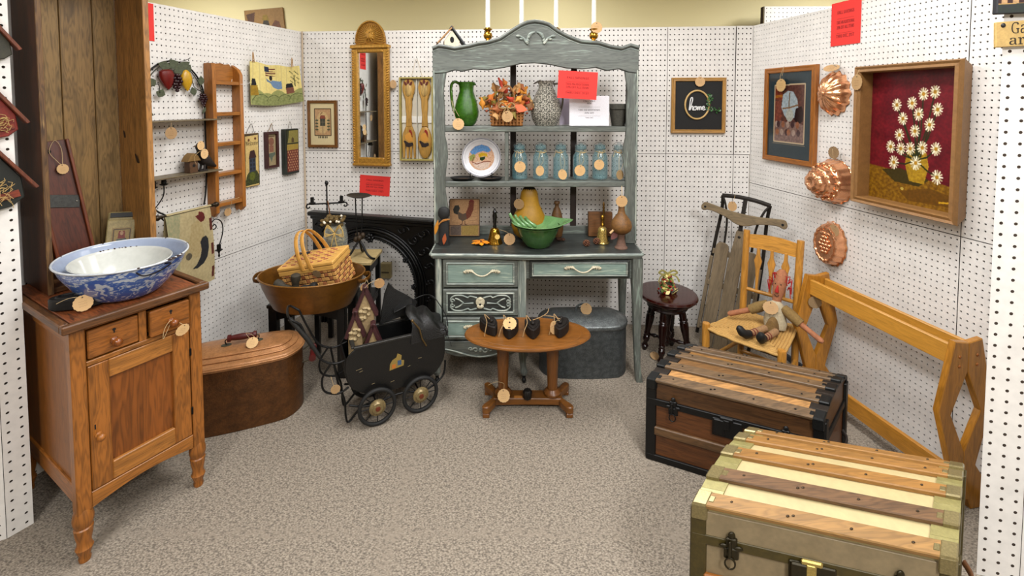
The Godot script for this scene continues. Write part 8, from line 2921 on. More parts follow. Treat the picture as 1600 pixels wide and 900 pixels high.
	m.box(Vector3(W * 0.49 - 0.03, h0 - 0.13, 0.012), Vector3(0.045, 0.07, 0.012), 0.004)
	var lock := obj("lock_plate", m, mt.hardware, t)
	m = MB.new()
	m.put(base).box(Vector3(W * 0.49, h0 - 0.088, 0.012), Vector3(0.055, 0.016, 0.012), 0.004)
	m.box(Vector3(W * 0.49, h0 - 0.112, 0.015), Vector3(0.026, 0.045, 0.01), 0.004)
	obj("hasp", m, mt.hasp, lock)
	for e in [-0.012, W + 0.012]:   # leather end handle
		m = MB.new()
		m.put(base).tube(cr([Vector3(e * 1.0, h0 * 0.52, -D * 0.3), Vector3(e + signf(e) * 0.02, h0 * 0.5, -D * 0.38), Vector3(e + signf(e) * 0.025, h0 * 0.49, -D * 0.5), Vector3(e + signf(e) * 0.02, h0 * 0.5, -D * 0.62), Vector3(e, h0 * 0.52, -D * 0.7)], 5), 0.012, 8, false, 0.5)
		obj("end_handle", m, mt.handle, t)

func build_right_floor() -> void:
	var m: MB
	var t: Node3D
	var rg := RandomNumberGenerator.new()
	# piano stool
	t = thing("piano_stool", "round dark mahogany piano stool with turned splayed legs", "stool", Vector3(1.03, 0, -3.0), 0.35)
	var mah := wood(Color(0.22, 0.055, 0.035), Color(0.11, 0.025, 0.018), 0, 0.16)
	var mahd := mottle(Color(0.13, 0.035, 0.025), Color(0.065, 0.018, 0.014), 8.0, 0.22)
	m = MB.new()
	m.at(Vector3(0, 0.39, 0)).lathe([[0.0, -0.002], [0.165, 0.0], [0.17, 0.006], [0.166, 0.012], [0.18, 0.016], [0.187, 0.026], [0.182, 0.038], [0.165, 0.043], [0.0, 0.044]], 48, 1.0, 1.08)
	obj("seat", m, mah, t)
	m = MB.new()
	m.at(Vector3(0, 0.33, 0)).lathe([[0.0, 0.0], [0.118, 0.0], [0.13, 0.01], [0.126, 0.02], [0.132, 0.03], [0.125, 0.058], [0.0, 0.06]], 40)
	obj("apron_ring", m, mahd, t)
	var legp := [[0.0, 0.0], [0.012, 0.0], [0.02, 0.02], [0.024, 0.035], [0.016, 0.045], [0.013, 0.06], [0.021, 0.075], [0.023, 0.09], [0.018, 0.1], [0.023, 0.105], [0.018, 0.112], [0.022, 0.125], [0.017, 0.135], [0.02, 0.16], [0.026, 0.21], [0.028, 0.25], [0.022, 0.262], [0.028, 0.27], [0.022, 0.28], [0.024, 0.3], [0.02, 0.335], [0.0, 0.336]]
	for i in 4:
		var a := TAU * i / 4 + 0.9
		m = MB.new()
		m.put(Transform3D(Basis(Vector3.UP, -a) * Basis(Vector3(0, 0, 1), 0.16), Vector3(cos(a) * 0.148, 0.0, sin(a) * 0.148))).lathe(legp, 18)
		obj("leg", m, mahd, t)
		m = MB.new()
		m.put(Transform3D(Basis(Vector3.UP, -a) * Basis(Vector3(0, 0, 1), -PI * 0.5), Vector3(cos(a) * 0.01, 0.115, sin(a) * 0.01))).lathe([[0.0, 0.0], [0.008, 0.0], [0.008, 0.02], [0.014, 0.04], [0.008, 0.05], [0.015, 0.07], [0.008, 0.09], [0.008, 0.115], [0.0, 0.12]], 12)
		obj("stretcher", m, mahd, t)
	m = MB.new()
	m.at(Vector3(0, 0.06, 0)).lathe([[0.0, 0.0], [0.014, 0.01], [0.02, 0.03], [0.014, 0.045], [0.026, 0.06], [0.02, 0.08], [0.026, 0.1], [0.018, 0.12], [0.024, 0.16], [0.032, 0.22], [0.034, 0.26], [0.026, 0.27], [0.0, 0.272]], 20)
	obj("centre_post", m, mahd, t)
	price_tag("brown tag lying on the carpet between the piano stool's legs", Vector3(0.945, 0.014, -2.97), 0.033, 0.2, -1.2, 0.0, [], Color(0.52, 0.34, 0.17))
	# berry tree
	t = thing("berry_tree", "tiny gold and green table tree with red berries and a gold ribbon bow", "ornament", Vector3(1.03, 0.435, -3.0))
	rg.seed = 9
	m = MB.new()
	m.at(Vector3(0, 0, 0)).lathe([[0.0, 0.0], [0.02, 0.0], [0.034, 0.02], [0.036, 0.045], [0.024, 0.08], [0.0, 0.11]], 16)
	obj("core", m, pm(Color(0.14, 0.16, 0.06), 0.9), t)
	var cl := [Color(0.48, 0.54, 0.22), Color(0.80, 0.74, 0.42), Color(0.55, 0.07, 0.06), Color(0.36, 0.44, 0.18), Color(0.86, 0.8, 0.54)]
	m = MB.new()
	m.prism(leaf_poly(0.024, 0.036), -0.0006, 0.0006, 0.0)
	var lf := m.mesh()
	m = MB.new()
	m.ball(Vector3.ZERO, Vector3.ONE * 0.0075, 8, 6)
	var by := m.mesh()
	for i in 130:
		var y := rg.randf_range(0.004, 0.115)
		var r := 0.058 * (1.05 - y / 0.15)
		var a := rg.randf() * TAU
		var o := MeshInstance3D.new()
		var isb := i % 4 == 0
		o.name = "berry" if isb else "leaf"
		o.mesh = by if isb else lf
		o.material_override = pm(cl[2], 0.25) if isb else pm(cl[[0, 1, 3, 4][i % 4]], 0.5, 0.2)
		t.add_child(o, true)
		o.transform = Transform3D(Basis.from_euler(Vector3(rg.randf_range(-1, 1), -a + PI * 0.5, rg.randf_range(-1.5, 1.5))), Vector3(cos(a) * r, y, sin(a) * r))
	m = MB.new()
	for s in [-1.0, 1.0]:
		m.tube(cr([Vector3(0, 0.12, 0), Vector3(s * 0.035, 0.145, 0.01), Vector3(s * 0.06, 0.13, 0.01), Vector3(s * 0.03, 0.118, 0.01), Vector3(0, 0.12, 0)], 5), 0.007, 6, false, 0.3)
		m.tube(cr([Vector3(0, 0.12, 0), Vector3(s * 0.05, 0.11, 0.02), Vector3(s * 0.068, 0.075, 0.03)], 5), 0.006, 6, false, 0.3)
	obj("ribbon_bow", m, pm(Color(0.60, 0.57, 0.34), 0.5, 0.3), t)
	# sled
	t = thing("wooden_sled", "old grey board sled with iron runners standing upright in the back right corner", "sled")
	t.transform = Transform3D(Basis.from_euler(Vector3(-0.12, -0.6, -0.12)), Vector3(1.405, 0.012, -3.045))
	var grey_wood := wood(Color(0.46, 0.395, 0.30), Color(0.31, 0.26, 0.195), 1, 0.7)
	var steel := mottle(Color(0.16, 0.13, 0.10), Color(0.085, 0.07, 0.055), 14.0, 0.6, 0.4)
	for e in [[-0.09, 0.715, 0.082], [0.0, 0.83, 0.085], [0.09, 0.70, 0.082]]:
		m = MB.new()
		var bp := PackedVector2Array([Vector2(e[0] - e[2] * 0.5, 0.0), Vector2(e[0] + e[2] * 0.5, 0.0)])
		if e[0] == 0.0:
			for p in v2([0.042, 0.6, 0.03, 0.72, 0.024, 0.81, 0.012, 0.835, -0.012, 0.835, -0.024, 0.81, -0.03, 0.72, -0.042, 0.6]): bp.append(p)
		else:
			for p in v2([0.041, -0.03, 0.03, -0.008, 0.012, 0.0, -0.012, 0.0, -0.03, -0.008, -0.041, -0.03]): bp.append(Vector2(e[0] + p.x, e[1] + p.y))
		m.prism(bp, 0.0, 0.016, 0.003)
		obj("board", m, grey_wood, t)
	for y in [0.12, 0.42, 0.64]:
		m = MB.new()
		m.box(Vector3(0, y, -0.012), Vector3(0.3, 0.035, 0.022), 0.003)
		obj("crosspiece", m, grey_wood, t)
	for s in [-1.0, 1.0]:
		m = MB.new()
		m.bar(Vector3(s * 0.155, 0.09, -0.02), Vector3(s * 0.15, 0.60, -0.02), 0.022, 0.026, Vector3(0, 0, 1))
		obj("side_rail", m, grey_wood, t)
		m = MB.new()
		m.tube(cr([Vector3(s * 0.165, 0.04, -0.05), Vector3(s * 0.16, 0.4, -0.06), Vector3(s * 0.152, 0.7, -0.055), Vector3(s * 0.14, 0.92, -0.03), Vector3(s * 0.145, 1.03, 0.0)], 6), 0.011, 8, false, 0.5)
		obj("runner", m, steel, t)
		m = MB.new()
		m.tube(cr([Vector3(s * 0.145, 1.03, 0.0), Vector3(s * 0.115, 0.97, 0.012), Vector3(s * 0.09, 0.86, 0.01), Vector3(s * 0.085, 0.7, -0.01)], 6), 0.008, 8, false, 0.5)
		obj("brace", m, steel, t)
	m = MB.new()
	m.tube(cr([Vector3(-0.148, 1.03, 0.0), Vector3(-0.07, 1.042, 0.016), Vector3(0.0, 1.045, 0.02), Vector3(0.07, 1.042, 0.016), Vector3(0.148, 1.03, 0.0)], 5), 0.014, 8, false, 0.45)
	obj("front_bow", m, steel, t)
	m = MB.new()
	m.box(Vector3(0, 0.935, 0.02), Vector3(0.026, 0.22, 0.008), 0.002)
	obj("steering_strap", m, steel, t)
	m = MB.new()
	var hb := PackedVector2Array()
	for p in cr(v2([-0.262, 0.925, -0.245, 0.905, -0.20, 0.915, -0.1, 0.895, -0.03, 0.865, 0.03, 0.865, 0.1, 0.895, 0.2, 0.915, 0.245, 0.905, 0.262, 0.925, 0.25, 0.957, 0.22, 0.962, 0.1, 0.945, 0.0, 0.94, -0.1, 0.945, -0.22, 0.962, -0.25, 0.957]), 3, true): hb.append(p)
	m.prism(hb, 0.026, 0.05, 0.004)
	var hnd := obj("handlebar", m, wood(Color(0.46, 0.39, 0.28), Color(0.32, 0.26, 0.18), 0, 0.6), t)
	for s in [-1, 1]:
		m = MB.new()
		m.at(Vector3(s * 0.235, 0.932, 0.0505), Vector3(90, 0, 0)).lathe([[0.0, 0.0], [0.008, 0.0], [0.008, 0.001], [0.0, 0.001]], 12)
		obj("rope_hole", m, pm(Color(0.03, 0.025, 0.02), 0.9), hnd)
	m = MB.new()
	m.ball(Vector3(0, 0.78, 0.017), Vector3(0.009, 0.009, 0.005), 10, 6)
	obj("bolt", m, steel, t)
	price_tag("tan tag tied to the iron bow at the top of the sled", t.transform * Vector3(-0.07, 0.975, 0.035), 0.034, -0.6, 0.0, 0.0, [t.transform * Vector3(-0.068, 1.02, 0.03), t.transform * Vector3(-0.068, 1.055, 0.02)], Color(0.62, 0.44, 0.24), 0.85)

	# rush seated chair
	t = thing("rush_chair", "golden wood side chair with a woven rush seat and three arrow shaped spindles", "chair", Vector3(1.236, 0, -2.42), -0.831)
	var mv := wood(Color(0.72, 0.50, 0.20), Color(0.60, 0.38, 0.12), 1, 0.32)
	var mh := wood(Color(0.74, 0.52, 0.21), Color(0.62, 0.40, 0.13), 0, 0.32)
	for s in [-1.0, 1.0]:
		m = MB.new()
		m.at(Vector3(s * 0.195, 0, 0)).lathe([[0.0, 0.0], [0.015, 0.0], [0.02, 0.1], [0.021, 0.43], [0.019, 0.437], [0.0, 0.438]], 16)
		obj("leg", m, mv, t)
		m = MB.new()
		m.tube([Vector3(s * 0.15, 0, -0.37), Vector3(s * 0.145, 0.4, -0.39), Vector3(s * 0.145, 0.66, -0.405), Vector3(s * 0.147, 0.9, -0.43)], [0.016, 0.02, 0.02, 0.019], 14)
		obj("leg", m, mv, t, "back leg running up as the chair back post")
		for y in [0.13, 0.22]:
			m = MB.new()
			m.tube([Vector3(s * 0.195, y, 0), Vector3(s * 0.15, y, -0.37)], 0.011, 10)
			obj("stretcher", m, mh, t)
	for e in [[0.24, 0.0, 0.195], [0.16, -0.37, 0.15]]:
		m = MB.new()
		m.tube([Vector3(-e[2], e[0], e[1]), Vector3(e[2], e[0], e[1])], 0.011, 10)
		obj("stretcher", m, mh, t)
	m = MB.new()
	m.sheet(func(u, v):
		return Vector3(lerpf(-0.142, 0.142, u), 0.80 + 0.075 * v + 0.012 * sin(PI * u) * v, -0.415 - 0.012 * v - 0.015 * sin(PI * u)), 10, 2, 0.016)
	obj("crest_rail", m, mh, t)
	m = MB.new()
	m.tube([Vector3(-0.145, 0.545, -0.4), Vector3(0.145, 0.545, -0.4)], 0.011, 10)
	obj("lower_rail", m, mh, t)
	for x in [-0.075, 0.0, 0.075]:
		m = MB.new()
		var sp := PackedVector2Array()
		for p in v2([0.006, 0.54, 0.009, 0.63, 0.012, 0.68, 0.022, 0.73, 0.01, 0.765, 0.008, 0.81, -0.008, 0.81, -0.01, 0.765, -0.022, 0.73, -0.012, 0.68, -0.009, 0.63, -0.006, 0.54]): sp.append(Vector2(x + p.x, p.y))
		m.put(Transform3D(Basis.from_euler(Vector3(-0.09, 0, 0)), Vector3(0, 0.0, -0.355))).prism(sp, -0.007, 0.007, 0.003)
		obj("spindle", m, mv, t)
	var rush1 := mottle(Color(0.80, 0.62, 0.34), Color(0.60, 0.43, 0.2), 26.0, 0.8, 0.0, 0, 0.6)
	m = MB.new()
	var nr := 12
	for i in nr:
		var k := float(i) / nr
		var q := []
		var c4 := [Vector3(-0.2, 0, 0.008), Vector3(0.2, 0, 0.008), Vector3(0.15, 0, -0.39), Vector3(-0.15, 0, -0.39)]
		var cen := Vector3(0, 0, -0.19)
		for j in 4:
			var a: Vector3 = c4[j].lerp(cen, k)
			var b: Vector3 = c4[(j + 1) % 4].lerp(cen, k)
			for e in 10:
				var f := e / 10.0
				q.append(a.lerp(b, f) + Vector3(0, 0.412 - 0.012 * sin(PI * f) * (1.0 - k) - 0.006 * k + 0.0025 * sin(e * 2.6 + i * 1.9), 0))
		m.tube(q, 0.0088, 6, true)
	obj("rush_seat", m, rush1, t)
	m = MB.new()
	m.at(Vector3.ZERO, Vector3(-90, 0, 0)).prism(poly([Vector2(-0.2, 0.0), Vector2(0.2, 0.0), Vector2(0.15, 0.385), Vector2(-0.15, 0.385)]), 0.385, 0.4, 0.006)
	obj("seat_padding", m, mottle(Color(0.40, 0.28, 0.13), Color(0.28, 0.19, 0.08), 26.0, 0.85), t)
	# rag doll
	var d := thing("rag_doll", "rag doll with red yarn hair, cream smock and black boots on the rush chair", "doll", t.transform * Vector3(0.075, 0.425, -0.275), -0.75)
	d.scale = Vector3.ONE * 1.1
	d.position.y = 0.422
	var skin := mottle(Color(0.66, 0.42, 0.28), Color(0.52, 0.31, 0.2), 12.0, 0.85)
	m = MB.new()
	m.tube([Vector3(0.0, 0.115, -0.01), Vector3(0.0, 0.15, -0.02), Vector3(0.004, 0.18, -0.03), Vector3(0.008, 0.22, -0.04), Vector3(0.012, 0.265, -0.055), Vector3(0.012, 0.285, -0.06)], [0.02, 0.022, 0.029, 0.031, 0.028, 0.012], 14)
	var head := obj("head", m, skin, d)
	m = MB.new()
	m.tube([Vector3(0.005, 0.215, -0.008), Vector3(0.004, 0.185, 0.008), Vector3(0.003, 0.18, -0.004)], [0.002, 0.011, 0.004], 8)
	obj("nose", m, pm(Color(0.60, 0.08, 0.05), 0.8), head, "red triangular nose")
	m = MB.new()
	for s in [-1, 1]: m.ball(Vector3(0.006 + s * 0.013, 0.222, -0.008), Vector3(0.003, 0.003, 0.002), 7, 5)
	m.tube(cr([Vector3(-0.01, 0.168, 0.002), Vector3(0.003, 0.162, 0.006), Vector3(0.014, 0.168, 0.002)], 3), 0.0015, 5)
	obj("stitched_eyes_and_mouth", m, pm(Color(0.06, 0.04, 0.035), 0.8), head).set_meta("kind", "stuff")
	rg.seed = 21
	m = MB.new()
	for i in 30:
		var a := PI * rg.randf_range(-0.1, 1.1)
		var p := Vector3(0.008 + cos(a) * 0.036, 0.205 + sin(a) * 0.058, -0.045 + rg.randf_range(-0.02, 0.015))
		m.tube(cr([p, p + Vector3(cos(a) * 0.014 + rg.randf_range(-0.01, 0.01), 0.01, rg.randf_range(-0.01, 0.01)), p + Vector3(cos(a) * 0.016, -0.02 - rg.randf() * 0.02, 0.006)], 4), 0.0022, 5)
	obj("yarn_hair", m, pm(Color(0.60, 0.07, 0.06), 0.9), head).set_meta("kind", "stuff")
	m = MB.new()
	m.tube([Vector3(0, 0.0, 0.01), Vector3(0, 0.03, 0.005), Vector3(0, 0.08, 0.0), Vector3(0, 0.115, -0.005), Vector3(0, 0.13, -0.012)], [0.05, 0.055, 0.044, 0.04, 0.02], 16, false, 0.8)
	obj("smock", m, mottle(Color(0.74, 0.68, 0.56), Color(0.58, 0.50, 0.38), 16.0, 0.9), d)
	m = MB.new()
	m.tube([Vector3(0, 0.016, 0.02), Vector3(0, 0.01, 0.06), Vector3(0, 0.012, 0.095)], [0.05, 0.058, 0.052], 14, false, 0.5)
	obj("bloomers", m, mottle(Color(0.50, 0.38, 0.20), Color(0.38, 0.28, 0.14), 18.0, 0.9), d)
	for s in [-1.0, 1.0]:
		m = MB.new()
		m.tube([Vector3(s * 0.035, 0.108, 0.0), Vector3(s * 0.075, 0.085, 0.012), Vector3(s * 0.115, 0.06, 0.02)], [0.022, 0.027, 0.024], 12)
		var sl := obj("sleeve", m, mottle(Color(0.52, 0.41, 0.22), Color(0.40, 0.30, 0.15), 18.0, 0.9), d)
		m = MB.new()
		m.tube([Vector3(s * 0.11, 0.062, 0.02), Vector3(s * 0.16, 0.04, 0.035), Vector3(s * 0.205, 0.02, 0.05), Vector3(s * 0.215, 0.016, 0.052)], [0.014, 0.013, 0.014, 0.008], 10)
		obj("arm", m, skin, sl)
		m = MB.new()
		m.tube([Vector3(s * 0.024, 0.016, 0.09), Vector3(s * 0.03 - 0.02, 0.014, 0.15), Vector3(s * 0.032 - 0.035, 0.014, 0.2)], [0.017, 0.0155, 0.015], 10)
		var lg := obj("leg", m, mottle(Color(0.62, 0.47, 0.32), Color(0.5, 0.36, 0.23), 18.0, 0.9), d)
		for k in 3:
			m = MB.new()
			var c := Vector3(s * 0.03 - 0.022, 0.014, 0.157).lerp(Vector3(s * 0.032 - 0.033, 0.014, 0.195), k / 2.0)
			m.tube([c - Vector3(-0.001, 0, 0.0025), c + Vector3(-0.001, 0, 0.0025)], 0.0166, 12)
			obj("sock_stripe", m, pm(Color(0.38, 0.10, 0.07), 0.9), lg)
		m = MB.new()
		m.tube([Vector3(s * 0.032 - 0.035, 0.014, 0.195), Vector3(s * 0.033 - 0.042, 0.016, 0.222), Vector3(s * 0.036 - 0.048 + s * 0.006, 0.03, 0.24), Vector3(s * 0.05 - 0.05, 0.05, 0.248), Vector3(s * 0.055 - 0.05, 0.058, 0.25)], [0.018, 0.02, 0.021, 0.017, 0.008], 12)
		obj("boot", m, mottle(Color(0.055, 0.058, 0.062), Color(0.03, 0.031, 0.034), 18.0, 0.6), lg)
	price_tag("round tan tag on the rag doll's chest", d.transform * Vector3(-0.012, 0.112, 0.05), 0.036, -0.4, -0.2, 0.0, [], Color(0.64, 0.47, 0.30), 1.1)

	# quilt rack
	t = thing("quilt_rack", "golden wood quilt rack with diamond cut end boards and two top rails", "quilt rack", Vector3(1.7915, 0, -2.2035), atan2(-0.719, 0.135))
	var q0 := [[0.0, 0.714], [0.07, 0.725], [0.138, 0.44], [0.064, 0.19], [0.13, 0.1], [0.125, 0.0], [0.05, 0.0], [0.035, 0.045], [0.0, 0.045], [0.0, 0.255], [0.075, 0.42], [0.0, 0.595]]
	for e in [-0.366, 0.366]:
		for s in [-1.0, 1.0]:
			m = MB.new()
			var pp := PackedVector2Array()
			for p in q0: pp.append(Vector2(p[0] * s, p[1]))
			m.put(Transform3D(Basis(Vector3(0, 0, -1), Vector3.UP, Vector3(1, 0, 0)), Vector3(e, 0, 0))).prism(pp, -0.013, 0.013, 0.003)
			obj("end_board", m, wood(Color(0.68, 0.455, 0.15), Color(0.56, 0.35, 0.10), 1, 0.3), t)
		if e > 0:
			for s in [-1, 1]:
				for y in [0.66, 0.62]:
					m = MB.new()
					m.ball(Vector3(e + 0.013, y, s * 0.045), Vector3(0.005, 0.007, 0.007), 10, 6)
					obj("dowel_plug", m, pm(Color(0.55, 0.31, 0.08), 0.4), t)
	for s in [-1, 1]:
		m = MB.new()
		m.box(Vector3(0, 0.655, s * 0.047), Vector3(0.706, 0.085, 0.019), 0.003)
		obj("rail", m, wood(Color(0.76, 0.54, 0.21), Color(0.65, 0.43, 0.14), 0, 0.3), t)
	m = MB.new()
	m.box(Vector3(0, 0.115, 0), Vector3(0.706, 0.085, 0.02), 0.003)
	obj("stretcher", m, wood(Color(0.72, 0.49, 0.17), Color(0.62, 0.39, 0.12), 0, 0.3), t)
	price_tag("grey brown tag hanging inside the far end of the quilt rack", Vector3(1.69, 0.575, -2.52), 0.034, -0.3, 0.0, 0.0, [Vector3(1.695, 0.61, -2.51)], Color(0.38, 0.27, 0.15))

	# dark trunk
	var dk := wood(Color(0.33, 0.215, 0.115), Color(0.19, 0.115, 0.06), 0, 0.45)
	var blk := mottle(Color(0.045, 0.043, 0.042), Color(0.025, 0.024, 0.024), 12.0, 0.5, 0.3)
	var sl2 := wood(Color(0.43, 0.335, 0.23), Color(0.26, 0.19, 0.12), 0, 0.5)
	t = thing("dark_trunk", "dark brown dome top trunk with black iron bands and worn wooden slats", "trunk", Vector3(0.640, 0, -2.115))
	trunk(t, 0.7026, 0.4173, Vector3(0.91085, 0, 0.41273), Vector3(-0.71899, 0, 0.69502), 0.385, 0.425, 0.385, {"body": wood(Color(0.38, 0.22, 0.10), Color(0.21, 0.115, 0.055), 0, 0.42), "lid": dk, "panel": [wood(Color(0.70, 0.51, 0.29), Color(0.46, 0.3, 0.15), 0, 0.5), wood(Color(0.48, 0.34, 0.19), Color(0.3, 0.19, 0.1), 0, 0.5), wood(Color(0.62, 0.44, 0.22), Color(0.4, 0.25, 0.11), 0, 0.5)], "metal": mottle(Color(0.17, 0.13, 0.095), Color(0.09, 0.07, 0.05), 12.0, 0.5, 0.2), "slat": [sl2, sl2, sl2, sl2, sl2], "cap": mottle(Color(0.13, 0.135, 0.135), Color(0.06, 0.062, 0.064), 20.0, 0.45, 0.5), "nail": pm(Color(0.05, 0.04, 0.035), 0.5, 0.5), "band": blk, "mid": 0.15, "front_slat": wood(Color(0.38, 0.27, 0.16), Color(0.22, 0.15, 0.085), 0, 0.5), "hardware": blk, "hasp": blk, "handle": mottle(Color(0.12, 0.07, 0.04), Color(0.07, 0.04, 0.025), 12.0, 0.7)})

	# cream trunk
	var tanw := wood(Color(0.58, 0.43, 0.23), Color(0.46, 0.32, 0.15), 0, 0.55)
	var tan2 := wood(Color(0.58, 0.41, 0.195), Color(0.44, 0.29, 0.12), 0, 0.55)
	var olive := mottle(Color(0.30, 0.255, 0.10), Color(0.22, 0.185, 0.065), 6.0, 0.45, 0.2)
	t = thing("cream_trunk", "cream painted dome top trunk with tan wooden slats and brass coloured corners", "trunk", Vector3(0.549, 0, -1.342))
	trunk(t, 0.6587, 0.4526, Vector3(0.96406, 0, 0.26569), Vector3(-0.71807, 0, 0.69597), 0.475, 0.515, 0.47, {"lid_front": mottle(Color(0.54, 0.475, 0.36), Color(0.47, 0.41, 0.30), 3.0, 0.5), "body": mottle(Color(0.54, 0.475, 0.36), Color(0.47, 0.41, 0.30), 3.0, 0.5), "lid": mottle(Color(0.70, 0.635, 0.46), Color(0.655, 0.59, 0.415), 3.0, 0.55), "metal": mottle(Color(0.60, 0.565, 0.36), Color(0.48, 0.45, 0.28), 8.0, 0.4, 0.3), "slat": [tanw, wood(Color(0.41, 0.295, 0.185), Color(0.27, 0.185, 0.11), 0, 0.55), tan2, tan2, tan2], "cap": mottle(Color(0.58, 0.525, 0.36), Color(0.42, 0.38, 0.26), 30.0, 0.3, 0.5), "nail": pm(Color(0.25, 0.2, 0.14), 0.4, 0.6), "band": olive, "mid": 0.25, "front_slat": wood(Color(0.60, 0.36, 0.12), Color(0.44, 0.24, 0.07), 0, 0.45), "hardware": mottle(Color(0.20, 0.17, 0.075), Color(0.10, 0.085, 0.04), 20.0, 0.4, 0.5), "hasp": mottle(Color(0.80, 0.70, 0.40), Color(0.62, 0.52, 0.26), 20.0, 0.3, 0.7), "handle": mottle(Color(0.42, 0.25, 0.1), Color(0.28, 0.16, 0.06), 12.0, 0.7)})

# ---------------------------------------------------------------- right wall and beyond
func mold_hook(label: String, at: Vector3, yaw: float) -> void:
	var t := thing("peg_hook", label, "hook", at, yaw, "white metal peg hooks on the right wall")
	var m := MB.new()
	m.tube(cr(v3([0, 0.03, 0.002, 0, 0.0, 0.004, 0, -0.004, 0.03, 0, 0.004, 0.05]), 5), 0.002, 6)
	obj("hook", m, pm(Color(0.72, 0.71, 0.69), 0.35, 0.4), t)

func build_right_wall() -> void:
	var yr := yaw_right()
	var m: MB
	var t: Node3D
	red_sign("red paper sale sign pinned at the top of the right pegboard wall", on_right(0.76, 2.135, 0.003), yr, 0.188, 0.245, SALE)
	# western print
	t = thing("western_print", "wood framed print of a white horse and people under a dark teal mat", "picture", on_right(0.378, 1.605, 0.003), yr)
	var im := canvas(128, 184, Color(0.15, 0.20, 0.22), Color(0.13, 0.175, 0.195))
	daub(im, [20, 28, 108, 26, 108, 150, 20, 150], Color(0.36, 0.22, 0.18), Color(0.22, 0.13, 0.12))
	daub(im, [20, 28, 44, 28, 46, 60, 20, 58], Color(0.46, 0.20, 0.13))
	daub(im, [20, 50, 44, 48, 44, 54, 20, 55], Color(0.60, 0.36, 0.12))
	daub(im, [20, 62, 40, 60, 44, 96, 34, 112, 20, 108], Color(0.50, 0.26, 0.2), Color(0.3, 0.16, 0.13))
	daub(im, [46, 48, 60, 40, 76, 42, 88, 58, 92, 82, 82, 96, 66, 104, 52, 94, 42, 76], Color(0.62, 0.66, 0.68), Color(0.44, 0.48, 0.50))
	stroke(im, [66, 44, 64, 76], 1.0, Color(0.36, 0.28, 0.2))
	stroke(im, [46, 78, 66, 76, 90, 70], 1.0, Color(0.40, 0.28, 0.18))
	dot(im, 67, 92, 11, 14, Color(0.66, 0.67, 0.64), Color(0.48, 0.47, 0.43))
	daub(im, [84, 78, 100, 72, 106, 84, 104, 104, 90, 112, 80, 100], Color(0.14, 0.07, 0.08))
	daub(im, [40, 104, 64, 108, 88, 106, 106, 112, 108, 150, 20, 150, 20, 118], Color(0.50, 0.40, 0.36), Color(0.32, 0.24, 0.23))
	for k in 12:
		dot(im, 28 + (k * 31) % 76, 112 + (k * 17) % 34, 5, 7, [Color(0.62, 0.53, 0.48), Color(0.27, 0.19, 0.19), Color(0.56, 0.36, 0.26)][k % 3])
	stroke(im, [20, 28, 108, 26, 108, 150, 20, 150, 20, 28], 1.0, Color(0.66, 0.58, 0.46))
	stroke(im, [17, 154, 111, 154], 0.8, Color(0.5, 0.43, 0.33))
	frame(t, 0.435, 0.625, 0.035, 0.026, wood(Color(0.60, 0.36, 0.12), Color(0.46, 0.25, 0.07), 0, 0.35), picture(im, 0.12), 0.004, 0.0, wood(Color(0.60, 0.36, 0.12), Color(0.46, 0.25, 0.07), 1, 0.35))
	price_tag("gold scalloped tag hung over the glass of the western print", on_right(0.325, 1.80, 0.034), 0.043, yr, 0.0, 0.0, [on_right(0.32, 1.86, 0.036), on_right(0.345, 1.925, 0.03), on_right(0.335, 1.86, 0.036)], Color(0.66, 0.49, 0.22))
	# copper molds
	var cop := mottle(Color(0.96, 0.70, 0.52), Color(0.86, 0.57, 0.38), 8.0, 0.2, 0.85, 0, 0.05)
	mold_hook("grey metal peg hook holding the fluted copper mold at the top of three", on_right(0.735, 1.90, 0.002), yr)
	t = thing("copper_mold", "oval swirl fluted copper mold, the topmost of three on the right wall", "mold", on_right(0.71, 1.74, 0.004), yr, "copper molds on the right wall")
	m = MB.new()
	m.at(Vector3.ZERO, Vector3(90, 0, 0), Vector3(0.78, 1, 1)).lathe([[0.0, 0.085], [0.02, 0.085], [0.045, 0.08], [0.075, 0.066], [0.1, 0.045], [0.116, 0.02], [0.122, 0.002], [0.126, 0.0], [0.116, 0.001], [0.1, 0.038], [0.0, 0.074]], 112, 1, 1, 0.055, 14)
	obj("fluted_dome", m, cop, t)
	m = MB.new()
	m.ball(Vector3(0, 0, 0.086), Vector3(0.012, 0.014, 0.006), 12, 7)
	obj("boss", m, cop, t)
	mold_hook("grey metal peg hook holding the tiered copper mold, the middle of three", on_right(0.757, 1.365, 0.002), yr)
	t = thing("copper_mold", "tall tiered copper pudding mold, the middle one of three on the right wall", "mold", on_right(0.725, 1.235, 0.004), yr, "copper molds on the right wall")
	m = MB.new()
	m.at(Vector3.ZERO, Vector3(90, 0, 0)).lathe([[0.128, 0.0], [0.13, 0.003], [0.122, 0.01], [0.112, 0.05], [0.106, 0.07], [0.098, 0.078]], 96, 1, 1, 0.02, 16)
	obj("base_tier", m, cop, t)
	m = MB.new()
	m.at(Vector3.ZERO, Vector3(90, 0, 0)).lathe([[0.098, 0.074], [0.088, 0.08], [0.082, 0.11], [0.074, 0.118], [0.06, 0.122]], 96, 1, 1, 0.022, 12)
	obj("middle_tier", m, cop, t)
	m = MB.new()
	m.at(Vector3.ZERO, Vector3(90, 0, 0)).lathe([[0.064, 0.116], [0.06, 0.14], [0.05, 0.155], [0.03, 0.16], [0.018, 0.152], [0.0, 0.15]], 80, 1, 1, 0.035, 9)
	obj("top_tier", m, cop, t)
	for i in 16:
		m = MB.new()
		var a := TAU * i / 16
		m.ball(Vector3(cos(a) * 0.1, sin(a) * 0.1, 0.076), Vector3(0.011, 0.011, 0.009), 8, 6)
		obj("bead", m, cop, t)
	mold_hook("grey metal peg hook holding the lowest copper mold of three", on_right(0.742, 1.0, 0.002), yr)
